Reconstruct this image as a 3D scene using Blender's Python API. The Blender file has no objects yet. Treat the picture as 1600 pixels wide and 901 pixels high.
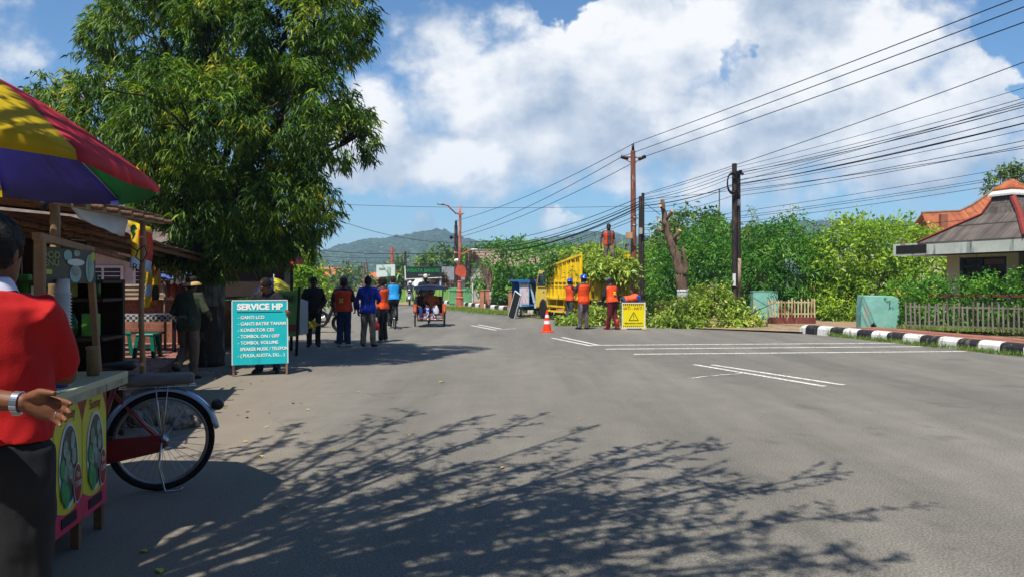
import bpy, bmesh, math, random
import numpy as np
from mathutils import Vector, Matrix, Euler, noise as mnoise
random.seed(7); rng = np.random.default_rng(11)
SC = bpy.context.scene; COL = SC.collection
F = 1180.0; CH = 1.52; H0 = 440.0
PI = math.pi; R = math.radians
V = Vector
def P(px, py, d): return V(((px-800)/F*d, d, CH-(py-H0)/F*d))
def G(px, py):
    d = F*CH/(py-H0); return V(((px-800)/F*d, d, 0))
def S(h):
    h = h.lstrip('#'); o = []
    for i in (0, 2, 4):
        c = int(h[i:i+2], 16)/255
        o.append(c/12.92 if c <= .04045 else ((c+.055)/1.055)**2.4)
    return tuple(o)
# ------------------------------------------------------------------ materials
MC = {}
def nodes(m):
    m.use_nodes = True; nt = m.node_tree; nt.nodes.clear(); return nt, nt.nodes, nt.links
def M(name, col, rough=.65, var=.18, scale=6., bump=0., bscale=None, metal=0., spec=.35, streak=None, streak_amt=.5, coat=0., stretch=(1,1,1)):
    """principled with two noise scales of colour variation, optional bump and streaks of another colour"""
    if name in MC: return MC[name]
    if isinstance(col, str): col = S(col)
    m = bpy.data.materials.new(name); MC[name] = m
    nt, N, L = nodes(m)
    out = N.new('ShaderNodeOutputMaterial'); b = N.new('ShaderNodeBsdfPrincipled')
    L.new(b.outputs[0], out.inputs[0])
    b.inputs['Roughness'].default_value = rough; b.inputs['Metallic'].default_value = metal
    b.inputs['Specular IOR Level'].default_value = spec; b.inputs['Coat Weight'].default_value = coat
    tc = N.new('ShaderNodeTexCoord'); mp = N.new('ShaderNodeMapping'); L.new(tc.outputs['Object'], mp.inputs[0])
    mp.inputs['Scale'].default_value = stretch
    n1 = N.new('ShaderNodeTexNoise'); n1.inputs['Scale'].default_value = scale; n1.inputs['Detail'].default_value = 6
    n1.inputs['Roughness'].default_value = .65
    L.new(mp.outputs[0], n1.inputs['Vector'])
    rp = N.new('ShaderNodeValToRGB'); rp.color_ramp.elements[0].position = .3; rp.color_ramp.elements[1].position = .7
    lo = [c*(1-var) for c in col]; hi = [min(1, c*(1+var)) for c in col]
    rp.color_ramp.elements[0].color = (*lo, 1); rp.color_ramp.elements[1].color = (*hi, 1)
    L.new(n1.outputs['Fac'], rp.inputs[0]); colout = rp.outputs[0]
    if streak:
        if isinstance(streak, str): streak = S(streak)
        n2 = N.new('ShaderNodeTexNoise'); n2.inputs['Scale'].default_value = scale*1.3; n2.inputs['Detail'].default_value = 8
        mp2 = N.new('ShaderNodeMapping'); mp2.inputs['Scale'].default_value = (2, 2, .35); mp2.inputs['Location'].default_value = (3, 7, 1)
        L.new(tc.outputs['Object'], mp2.inputs[0]); L.new(mp2.outputs[0], n2.inputs['Vector'])
        r2 = N.new('ShaderNodeValToRGB'); r2.color_ramp.elements[0].position = 1-streak_amt*.95; r2.color_ramp.elements[1].position = min(1, 1-streak_amt*.95+.14)
        L.new(n2.outputs['Fac'], r2.inputs[0])
        mx = N.new('ShaderNodeMix'); mx.data_type = 'RGBA'
        L.new(r2.outputs[0], mx.inputs['Factor']); L.new(colout, mx.inputs[6]); mx.inputs[7].default_value = (*streak, 1)
        colout = mx.outputs[2]
    L.new(colout, b.inputs['Base Color'])
    if bump:
        n3 = N.new('ShaderNodeTexNoise'); n3.inputs['Scale'].default_value = bscale or scale*4; n3.inputs['Detail'].default_value = 5
        L.new(mp.outputs[0], n3.inputs['Vector'])
        bp = N.new('ShaderNodeBump'); bp.inputs['Strength'].default_value = bump; bp.inputs['Distance'].default_value = .02
        L.new(n3.outputs['Fac'], bp.inputs['Height']); L.new(bp.outputs[0], b.inputs['Normal'])
    return m
def leafmat(name, dark, mid, light, trans=.35, nscale=.8, rough=.45, yellow=None, yamt=.12):
    if name in MC: return MC[name]
    m = bpy.data.materials.new(name); MC[name] = m
    nt, N, L = nodes(m)
    out = N.new('ShaderNodeOutputMaterial'); b = N.new('ShaderNodeBsdfPrincipled'); b.inputs['Roughness'].default_value = rough
    b.inputs['Specular IOR Level'].default_value = .4
    ge = N.new('ShaderNodeNewGeometry'); tc = N.new('ShaderNodeTexCoord')
    n1 = N.new('ShaderNodeTexNoise'); n1.inputs['Scale'].default_value = nscale; n1.inputs['Detail'].default_value = 3
    L.new(tc.outputs['Object'], n1.inputs['Vector'])
    ad = N.new('ShaderNodeMath'); ad.operation = 'MULTIPLY_ADD'; ad.inputs[1].default_value = .55
    L.new(ge.outputs['Random Per Island'], ad.inputs[0])
    sb = N.new('ShaderNodeMath'); sb.operation = 'MULTIPLY_ADD'; sb.inputs[1].default_value = 1.5; sb.inputs[2].default_value = -.52
    L.new(n1.outputs['Fac'], sb.inputs[0]); L.new(sb.outputs[0], ad.inputs[2])
    rp = N.new('ShaderNodeValToRGB'); e = rp.color_ramp.elements
    e[0].position = 0; e[1].position = 1
    e[0].color = (*S(dark), 1); e[1].color = (*S(light), 1); k = e.new(.5); k.color = (*S(mid), 1)
    if yellow:
        e[-1].position = 1-yamt; k = e.new(1.0); k.color = (*S(yellow), 1)
    L.new(ad.outputs[0], rp.inputs[0]); L.new(rp.outputs[0], b.inputs['Base Color'])
    tr = N.new('ShaderNodeBsdfTranslucent'); hs = N.new('ShaderNodeHueSaturation'); hs.inputs['Value'].default_value = 1.25; hs.inputs['Hue'].default_value = .49
    L.new(rp.outputs[0], hs.inputs['Color']); L.new(hs.outputs[0], tr.inputs[0])
    mx = N.new('ShaderNodeMixShader'); mx.inputs[0].default_value = trans
    L.new(b.outputs[0], mx.inputs[1]); L.new(tr.outputs[0], mx.inputs[2]); L.new(mx.outputs[0], out.inputs[0])
    return m
def glass(name, col=(.05, .06, .07), rough=.08): return M(name, col, rough=rough, var=.05, spec=.6)
# ------------------------------------------------------------------ mesh builder
class MB:
    def __init__(s): s.v = []; s.f = []; s.m = []; s.mi = 0
    def add(s, vs, fs):
        o = len(s.v); s.v += [tuple(v) for v in vs]; s.f += [tuple(i+o for i in f) for f in fs]; s.m += [s.mi]*len(fs); return s
    def box(s, c, sz, rot=None):
        hx, hy, hz = sz[0]/2, sz[1]/2, sz[2]/2; c = V(c)
        vs = [V((x, y, z)) for x in (-hx, hx) for y in (-hy, hy) for z in (-hz, hz)]
        if rot is not None:
            rm = rot if isinstance(rot, Matrix) else Euler(rot).to_matrix()
            vs = [rm @ v for v in vs]
        return s.add([c+v for v in vs], [(0,1,3,2),(4,6,7,5),(0,4,5,1),(2,3,7,6),(0,2,6,4),(1,5,7,3)])
    def bar(s, a, b, w, h=None):
        """square bar from a to b"""
        a = V(a); b = V(b); h = h or w; d = (b-a); l = d.length; d.normalize()
        up = V((0,0,1)) if abs(d.z) < .95 else V((0,1,0))
        x = d.cross(up).normalized(); z = x.cross(d)
        rm = Matrix((x, d, z)).transposed()
        return s.box((a+b)/2, (w, l, h), rm)
    def rings(s, rs, cap=True, closed=False):
        n = len(rs[0]); vs = [p for r in rs for p in r]; fs = []
        k = len(rs)
        for i in range(k-1 if not closed else k):
            j = (i+1) % k
            for q in range(n):
                q2 = (q+1) % n; fs.append((i*n+q, i*n+q2, j*n+q2, j*n+q))
        if cap and not closed:
            fs.append(tuple(range(n-1, -1, -1))); fs.append(tuple((k-1)*n+q for q in range(n)))
        return s.add(vs, fs)
    def tube(s, pts, r, n=8, cap=True, closed=False, flat=1.):
        pts = [V(p) for p in pts]; k = len(pts)
        rr = r if isinstance(r, (list, tuple)) else [r]*k
        T = []
        for i in range(k):
            if closed: t = pts[(i+1) % k]-pts[i-1]
            else: t = pts[min(i+1, k-1)]-pts[max(i-1, 0)]
            T.append(t.normalized() if t.length > 1e-9 else V((0,0,1)))
        up = V((0,0,1)) if abs(T[0].z) < .9 else V((1,0,0))
        x = T[0].cross(up).normalized(); rs = []
        for i in range(k):
            x = (x - T[i]*x.dot(T[i])); x = x.normalized() if x.length > 1e-6 else T[i].orthogonal().normalized()
            y = T[i].cross(x)
            rs.append([pts[i]+(x*math.cos(a)+y*math.sin(a)*flat)*rr[i] for a in (2*PI*q/n for q in range(n))])
        return s.rings(rs, cap, closed)
    def ell(s, c, r, nu=12, nv=8, rot=None):
        c = V(c); r = r if isinstance(r, (tuple, list)) else (r, r, r); rm = Euler(rot).to_matrix() if rot else None
        vs = []; fs = []
        for i in range(nv+1):
            th = PI*i/nv
            for j in range(nu):
                ph = 2*PI*j/nu; v = V((r[0]*math.sin(th)*math.cos(ph), r[1]*math.sin(th)*math.sin(ph), r[2]*math.cos(th)))
                vs.append(c+(rm @ v if rm else v))
        for i in range(nv):
            for j in range(nu):
                j2 = (j+1) % nu; a, b2, c2, d2 = i*nu+j, (i+1)*nu+j, (i+1)*nu+j2, i*nu+j2
                if i == 0: fs.append((a, b2, c2))
                elif i == nv-1: fs.append((a, b2, d2))
                else: fs.append((a, b2, c2, d2))
        return s.add(vs, fs)
    def prism(s, poly, vec):
        n = len(poly); vec = V(vec); a = [V(p) for p in poly]; b = [p+vec for p in a]
        fs = [tuple(range(n)), tuple(range(2*n-1, n-1, -1))] + [(i, n+i, n+(i+1) % n, (i+1) % n) for i in range(n)]
        return s.add(a+b, fs)
    def poly(s, pts): return s.add([V(p) for p in pts], [tuple(range(len(pts)))])
    def lathe(s, prof, c=(0,0,0), n=16, rm=None):
        c = V(c); rs = []
        for r, z in prof:
            ring = [V((r*math.cos(2*PI*q/n), r*math.sin(2*PI*q/n), z)) for q in range(n)]
            rs.append([c+(rm @ p if rm else p) for p in ring])
        return s.rings(rs)
    def torus(s, c, Rr, r, axis='X', n=32, m=8, a0=0, a1=2*PI):
        full = abs(a1-a0-2*PI) < 1e-6; k = n if full else n+1; pts = []
        for i in range(k):
            a = a0+(a1-a0)*i/n; u, w = Rr*math.cos(a), Rr*math.sin(a)
            pts.append(V(c)+(V((0,u,w)) if axis == 'X' else V((u,0,w)) if axis == 'Y' else V((u,w,0))))
        return s.tube(pts, r, m, True, full)
    def xf(s, mat):
        s.v = [tuple(mat @ V(v)) for v in s.v]; return s
    def mesh(s, name, mats, smooth=False):
        me = bpy.data.meshes.new(name); me.from_pydata(s.v, [], s.f)
        for m in (mats if isinstance(mats, (list, tuple)) else [mats]): me.materials.append(m)
        if any(s.m): me.polygons.foreach_set('material_index', s.m)
        if smooth: me.polygons.foreach_set('use_smooth', [True]*len(me.polygons))
        bm = bmesh.new(); bm.from_mesh(me); bmesh.ops.recalc_face_normals(bm, faces=bm.faces); bm.to_mesh(me); bm.free()
        return me
def thing(name, label, cat, loc=(0,0,0), rotz=0., group=None):
    o = bpy.data.objects.new(name, None); COL.objects.link(o); o.empty_display_size = .2
    o.location = loc; o.rotation_euler = (0,0,rotz); o['label'] = label; o['category'] = cat
    if group: o['group'] = group
    return o
def part(name, mb, mats, parent=None, smooth=False, bevel=0., label=None, auto=None):
    me = mb.mesh(name, mats, smooth) if isinstance(mb, MB) else mb
    o = bpy.data.objects.new(name, me); COL.objects.link(o)
    if parent: o.parent = parent
    if label: o['label'] = label
    if bevel:
        b = o.modifiers.new('bevel', 'BEVEL'); b.width = bevel; b.segments = 2; b.limit_method = 'ANGLE'; b.angle_limit = R(40)
    if auto:
        try: me.set_sharp_from_angle(angle=R(auto))
        except Exception: pass
    return o
def tag(o, label, cat, group=None):
    o['label'] = label; o['category'] = cat
    if group: o['group'] = group
    return o
def struct(name, mb, mats, smooth=False):
    o = part(name, mb, mats, None, smooth); o['kind'] = 'structure'; return o
def dup(root, loc, rotz=None, label=None, scale=None):
    r = root.copy(); COL.objects.link(r); r.location = loc
    if rotz is not None: r.rotation_euler = (0,0,rotz)
    if scale: r.scale = (scale,)*3
    if label: r['label'] = label
    def rec(o, c):
        for ch in [q for q in ALLCH.get(o.name, [])]:
            d = ch.copy(); COL.objects.link(d); d.parent = c; rec(ch, d)
    ALLCH.clear()
    for q in bpy.data.objects:
        if q.parent: ALLCH.setdefault(q.parent.name, []).append(q)
    rec(root, r); return r
ALLCH = {}
def remesh(mb, name, mat, voxel=.01, smooth_it=2, wob=0., wscale=8., seed=0.):
    me = mb.mesh(name, mat); o = bpy.data.objects.new('t', me); COL.objects.link(o)
    r = o.modifiers.new('r', 'REMESH'); r.mode = 'VOXEL'; r.voxel_size = voxel; r.use_smooth_shade = True
    if smooth_it:
        s = o.modifiers.new('s', 'SMOOTH'); s.factor = .5; s.iterations = smooth_it
    dg = bpy.context.evaluated_depsgraph_get(); dg.update()
    nm = bpy.data.meshes.new_from_object(o.evaluated_get(dg)); nm.name = name
    bpy.data.objects.remove(o); bpy.data.meshes.remove(me)
    if not nm.materials: nm.materials.append(mat)
    if wob:
        n = len(nm.vertices); co = np.empty(n*3); nm.vertices.foreach_get('co', co); co = co.reshape(-1, 3)
        no = np.empty(n*3); nm.vertices.foreach_get('normal', no); no = no.reshape(-1, 3)
        sv = V((seed*3.1, seed*1.7, seed))
        d = np.array([mnoise.fractal(V((p[0]*wscale, p[1]*wscale, p[2]*wscale*.55))+sv, .8, 2.2, 3) for p in co])
        co = co+no*(d*wob)[:, None]; nm.vertices.foreach_set('co', co.ravel()); nm.update()
    nm.polygons.foreach_set('use_smooth', [True]*len(nm.polygons))
    return nm
def text(s, size, mat, parent, loc, rot=(PI/2,0,0), name='lettering', align='CENTER', bold=0., ext=.002, sx=1., label=None):
    cu = bpy.data.curves.new('t', 'FONT'); cu.body = s; cu.size = size; cu.align_x = align; cu.align_y = 'CENTER'
    cu.extrude = ext; cu.offset = bold*size; cu.resolution_u = 3
    o = bpy.data.objects.new('t', cu); COL.objects.link(o)
    dg = bpy.context.evaluated_depsgraph_get(); dg.update()
    me = bpy.data.meshes.new_from_object(o.evaluated_get(dg)); me.name = name
    bpy.data.objects.remove(o)
    me.materials.clear(); me.materials.append(mat)
    q = part(name, me, None, parent, label=label); q.location = loc; q.rotation_euler = rot; q.scale = (sx, 1, 1); return q
# ------------------------------------------------------------------ leaves (numpy)
def unit(a): return a/np.maximum(np.linalg.norm(a, axis=-1, keepdims=True), 1e-9)
def leaf_mesh(name, mat, base, dirs, length, width, fold=.25, droop=0.):
    """one folded two-face leaf per row"""
    n = len(base); d = unit(dirs); ref = unit(rng.normal(size=(n, 3))+np.array([0,0,1.2]))
    side = unit(np.cross(d, ref)); nrm = np.cross(side, d)
    L = np.broadcast_to(np.asarray(length, float), (n,))[:, None]; W = np.broadcast_to(np.asarray(width, float), (n,))[:, None]
    tip = base+d*L; tip[:, 2] -= droop*L[:, 0]
    mid = base+d*L*.45
    a = mid+side*W*.5+nrm*W*fold; b = mid-side*W*.5+nrm*W*fold
    vs = np.stack([base, a, tip, b], 1).reshape(-1, 3)
    k = np.arange(n)*4
    tri = np.stack([np.stack([k, k+1, k+2], 1), np.stack([k, k+2, k+3], 1)], 1).reshape(-1, 3)
    me = bpy.data.meshes.new(name); me.vertices.add(len(vs)); me.vertices.foreach_set('co', vs.ravel())
    me.loops.add(len(tri)*3); me.loops.foreach_set('vertex_index', tri.ravel().astype(np.int32))
    me.polygons.add(len(tri)); me.polygons.foreach_set('loop_start', np.arange(len(tri), dtype=np.int32)*3)
    me.polygons.foreach_set('loop_total', np.full(len(tri), 3, dtype=np.int32))
    me.update(calc_edges=True); me.materials.append(mat); return me
def shell_pts(n, c, r, fill=.55):
    d = unit(rng.normal(size=(n, 3))); rad = rng.uniform(fill, 1, n)**.6
    jit = 1+.18*np.sin(d[:, :1]*5+c[0])*np.cos(d[:, 1:2]*4+c[1])
    return np.array(c)+d*np.array(r)*rad[:, None]*jit, d
def foliage(name, mat, lobes, n_leaf, L, W, parent, per=7, up=.25, out=.8, droop=.2, spread=.12, fill=.5, zmin=None, gsc=None):
    """lobes: list of (centre, radii).  leaves come in little sprays so the crown has clumps and gaps"""
    vol = np.array([r[0]*r[1]+r[1]*r[2]+r[0]*r[2] for c, r in lobes]); cnt = (vol/vol.sum()*n_leaf/per).astype(int)+1
    B = []; D = []; gsc = gsc or .32/max(L, .1)
    for (c, r), k in zip(lobes, cnt):
        p, d = shell_pts(int(k*1.35)+1, c, r, fill)
        km = np.array([mnoise.noise(V((q[0]*gsc, q[1]*gsc, q[2]*gsc+7))) > -.13 for q in p]); p = p[km]; d = d[km]
        sp = unit(d*out+rng.normal(size=d.shape)*.6+np.array([0,0,up]))
        for q in range(per):
            B.append(p+rng.normal(size=p.shape)*spread); D.append(sp+rng.normal(size=p.shape)*.65)
    B = np.concatenate(B); D = np.concatenate(D)
    if zmin is not None:
        k = B[:, 2] > zmin; B = B[k]; D = D[k]
    l = L*rng.uniform(.4, 1.45, len(B))
    return part(name, leaf_mesh(name, mat, B, D, l, W*l/L, droop=droop), None, parent)
def trunk_tube(mb, pts, r0, r1, n=9, wob=.04):
    k = len(pts); P2 = []; RR = []
    for i in range(k-1):
        for j in range(4):
            t = j/4; p = V(pts[i]).lerp(V(pts[i+1]), t); P2.append(p)
    P2.append(V(pts[-1])); m = len(P2)
    for i in range(m):
        RR.append((r0+(r1-r0)*i/(m-1))*(1+random.uniform(-.08, .08)))
        if 0 < i < m-1: P2[i] = P2[i]+V([random.uniform(-1, 1)*wob for _ in range(3)])
    mb.tube(P2, RR, n)
def catenary(a, b, sag, n=14):
    a = V(a); b = V(b); return [a.lerp(b, i/n)-V((0,0,sag*4*(i/n)*(1-i/n))) for i in range(n+1)]
# ------------------------------------------------------------------ camera, light, sky
cam = bpy.data.cameras.new('camera'); co = bpy.data.objects.new('camera', cam); COL.objects.link(co); SC.camera = co
cam.sensor_width = 36; cam.lens = 36*F/1600; cam.shift_y = -10.5/1600; cam.clip_end = 6000; cam.clip_start = .05
co.location = (0, 0, CH); co.rotation_euler = (PI/2, 0, 0)
SHX, SHY = .22, .50                       # shadow offset per metre of height
sd = V((SHX, SHY, -1)).normalized()
sun = bpy.data.lights.new('sun', 'SUN'); sun.energy = 5.0; sun.angle = R(.5); sun.color = (1, .93, .82)
so = bpy.data.objects.new('sun', sun); COL.objects.link(so); so.rotation_euler = sd.to_track_quat('-Z', 'Y').to_euler(); so.location = (-3, -8, 14)
SC.view_settings.view_transform = 'Standard'; SC.view_settings.look = 'None'; SC.view_settings.exposure = .5; SC.view_settings.gamma = 1
W = bpy.data.worlds.new('World'); SC.world = W; W.use_nodes = True
nt = W.node_tree; N = nt.nodes; L = nt.links; N.clear()
def nd(t, **k):
    n = N.new(t)
    for a, b in k.items(): setattr(n, a, b)
    return n
def mth(op, a, b=None, c=None, clamp=False):
    n = N.new('ShaderNodeMath'); n.operation = op; n.use_clamp = clamp
    for i, q in enumerate((a, b, c)):
        if q is None: continue
        if isinstance(q, (int, float)): n.inputs[i].default_value = q
        else: L.new(q, n.inputs[i])
    return n.outputs[0]
sky = nd('ShaderNodeTexSky', sky_type='NISHITA'); sky.sun_disc = False
sky.sun_elevation = math.atan2(1, math.hypot(SHX, SHY)); sky.sun_rotation = math.atan2(-SHX, -SHY); sky.air_density = 1.1; sky.dust_density = .5; sky.ozone_density = 2.2
tc = nd('ShaderNodeTexCoord'); sx = nd('ShaderNodeSeparateXYZ'); L.new(tc.outputs['Generated'], sx.inputs[0])
X, Y, Z = sx.outputs
ya = mth('MAXIMUM', mth('ABSOLUTE', Y), .08)
U0 = mth('DIVIDE', X, ya); V0 = mth('DIVIDE', Z, ya)
cb0 = nd('ShaderNodeCombineXYZ'); L.new(U0, cb0.inputs[0]); L.new(V0, cb0.inputs[1])
def warp(sc, amp, off, det=5):
    mp = nd('ShaderNodeMapping'); mp.inputs['Location'].default_value = off; L.new(cb0.outputs[0], mp.inputs[0]); n = nd('ShaderNodeTexNoise'); n.inputs['Scale'].default_value = sc; n.inputs['Detail'].default_value = det; n.inputs['Roughness'].default_value = .6; L.new(mp.outputs[0], n.inputs['Vector']); return mth('MULTIPLY_ADD', n.outputs['Fac'], amp, -amp*.5)
U = mth('ADD', U0, mth('ADD', warp(6, .16, (1,2,0)), warp(19, .06, (4,2,0)))); Vv = mth('ADD', V0, mth('ADD', warp(6, .13, (7,3,0)), warp(19, .05, (9,3,0))))
def blob(px, py, a, b, k=1.):
    du = mth('MULTIPLY_ADD', U, F/a, -(px-800)/a); dv = mth('MULTIPLY_ADD', Vv, F/b, -(H0-py)/b)
    q = mth('ADD', mth('MULTIPLY', du, du), mth('MULTIPLY', dv, dv))
    return mth('MULTIPLY', mth('MULTIPLY_ADD', q, -1., 1.), k)
def mx(lst):
    o = lst[0]
    for q in lst[1:]: o = mth('MAXIMUM', o, q)
    return o
body = mx([blob(*b) for b in [(1010,205,400,118),(760,180,215,140),(1000,75,165,105),(1340,130,250,190),(1300,210,330,120),(560,190,70,95),(1640,270,130,90),
   (30,60,80,60,.35),(-120,150,160,60,.5),(135,112,40,26),(890,350,36,24),(680,352,30,16),(700,60,110,75),(1240,20,170,70),(600,255,120,55),(2100,150,420,200),(-700,160,420,160)]])
gap = mx([blob(*b) for b in [(1160,82,18,40,.36),(870,2,70,36),(1040,-40,1,1),(1600,60,75,70),(640,-20,90,40),(1590,150,40,22)]])
gap = mth('MAXIMUM', gap, 0.)
nv = nd('ShaderNodeVectorMath', operation='SCALE'); nv.inputs['Scale'].default_value = 1
cb = nd('ShaderNodeCombineXYZ'); L.new(U0, cb.inputs[0]); L.new(V0, cb.inputs[1]); cb.inputs[2].default_value = 0
def noise(sc, det, rough, off=(0,0,0), ys=1.25):
    mp = nd('ShaderNodeMapping'); mp.inputs['Location'].default_value = off; mp.inputs['Scale'].default_value = (1, ys, 1)
    L.new(cb.outputs[0], mp.inputs[0]); n = nd('ShaderNodeTexNoise'); n.inputs['Scale'].default_value = sc
    n.inputs['Detail'].default_value = det; n.inputs['Roughness'].default_value = rough; L.new(mp.outputs[0], n.inputs['Vector']); return n.outputs['Fac']
n1 = noise(5.5, 9, .55, (3.1, 1.7, 0)); n2 = noise(5.5, 9, .55, (3.075, 1.745, 0)); n3 = noise(2.4, 5, .55, (8, 2, 0)); n4 = noise(14, 6, .6, (1, 5, 0))
den = mth('ADD', mth('MULTIPLY', mth('MAXIMUM', body, -1.5), .62), mth('MULTIPLY_ADD', n1, 2.1, -1.02))
den = mth('ADD', den, mth('MULTIPLY_ADD', n4, .34, -.17))
den = mth('SUBTRACT', den, mth('MULTIPLY', gap, 1.0))
crisp = nd('ShaderNodeMapRange', interpolation_type='SMOOTHSTEP'); L.new(den, crisp.inputs[0]); crisp.inputs[1].default_value = -.06; crisp.inputs[2].default_value = .42
up = nd('ShaderNodeMapRange', interpolation_type='SMOOTHSTEP'); L.new(Z, up.inputs[0]); up.inputs[1].default_value = .02; up.inputs[2].default_value = .11
fr = nd('ShaderNodeMapRange', interpolation_type='SMOOTHSTEP'); L.new(Y, fr.inputs[0]); fr.inputs[1].default_value = -.25; fr.inputs[2].default_value = .25; fr.inputs[3].default_value = .25
cov = mth('MULTIPLY', mth('MULTIPLY', mth('MULTIPLY', crisp.outputs[0], .96), up.outputs[0]), fr.outputs[0])
lit = mx([blob(*b) for b in [(1010,80,170,85),(900,60,90,60),(740,150,120,60),(1130,60,60,60),(560,170,80,70),(1400,90,130,110),(720,250,90,45),(1230,150,120,60),(900,345,30,20),(1080,190,80,50)]])
lit = mth('MAXIMUM', lit, 0.)
rel = mth('SUBTRACT', n1, n2)
bri = mth('ADD', mth('MULTIPLY_ADD', rel, 2.5, .56), mth('ADD', mth('MULTIPLY', lit, .50), mth('MULTIPLY_ADD', n3, .5, -.25)), None)
bri = mth('ADD', bri, mth('MULTIPLY_ADD', n4, .14, -.07), None, True)
ramp = nd('ShaderNodeValToRGB'); L.new(bri, ramp.inputs[0]); e = ramp.color_ramp.elements
e[0].position = .1; e[0].color = (*[c*.85 for c in S('#9fb2c8')], 1); e[1].position = 1; e[1].color = (*[c*.86 for c in S('#ffffff')], 1)
k = e.new(.5); k.color = (*[c*.84 for c in S('#cdd7e4')], 1)
bsky = nd('ShaderNodeBackground'); bsky.inputs[1].default_value = .092
tint = nd('ShaderNodeMix', data_type='RGBA', blend_type='MULTIPLY'); tint.inputs[0].default_value = 1
L.new(sky.outputs[0], tint.inputs[6]); tint.inputs[7].default_value = (.57, .82, 1.02, 1); L.new(tint.outputs[2], bsky.inputs[0])
bcl = nd('ShaderNodeBackground'); bcl.inputs[1].default_value = .88; L.new(ramp.outputs[0], bcl.inputs[0])
ms = nd('ShaderNodeMixShader'); L.new(cov, ms.inputs[0]); L.new(bsky.outputs[0], ms.inputs[1]); L.new(bcl.outputs[0], ms.inputs[2])
wo = nd('ShaderNodeOutputWorld'); L.new(ms.outputs[0], wo.inputs[0])
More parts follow.
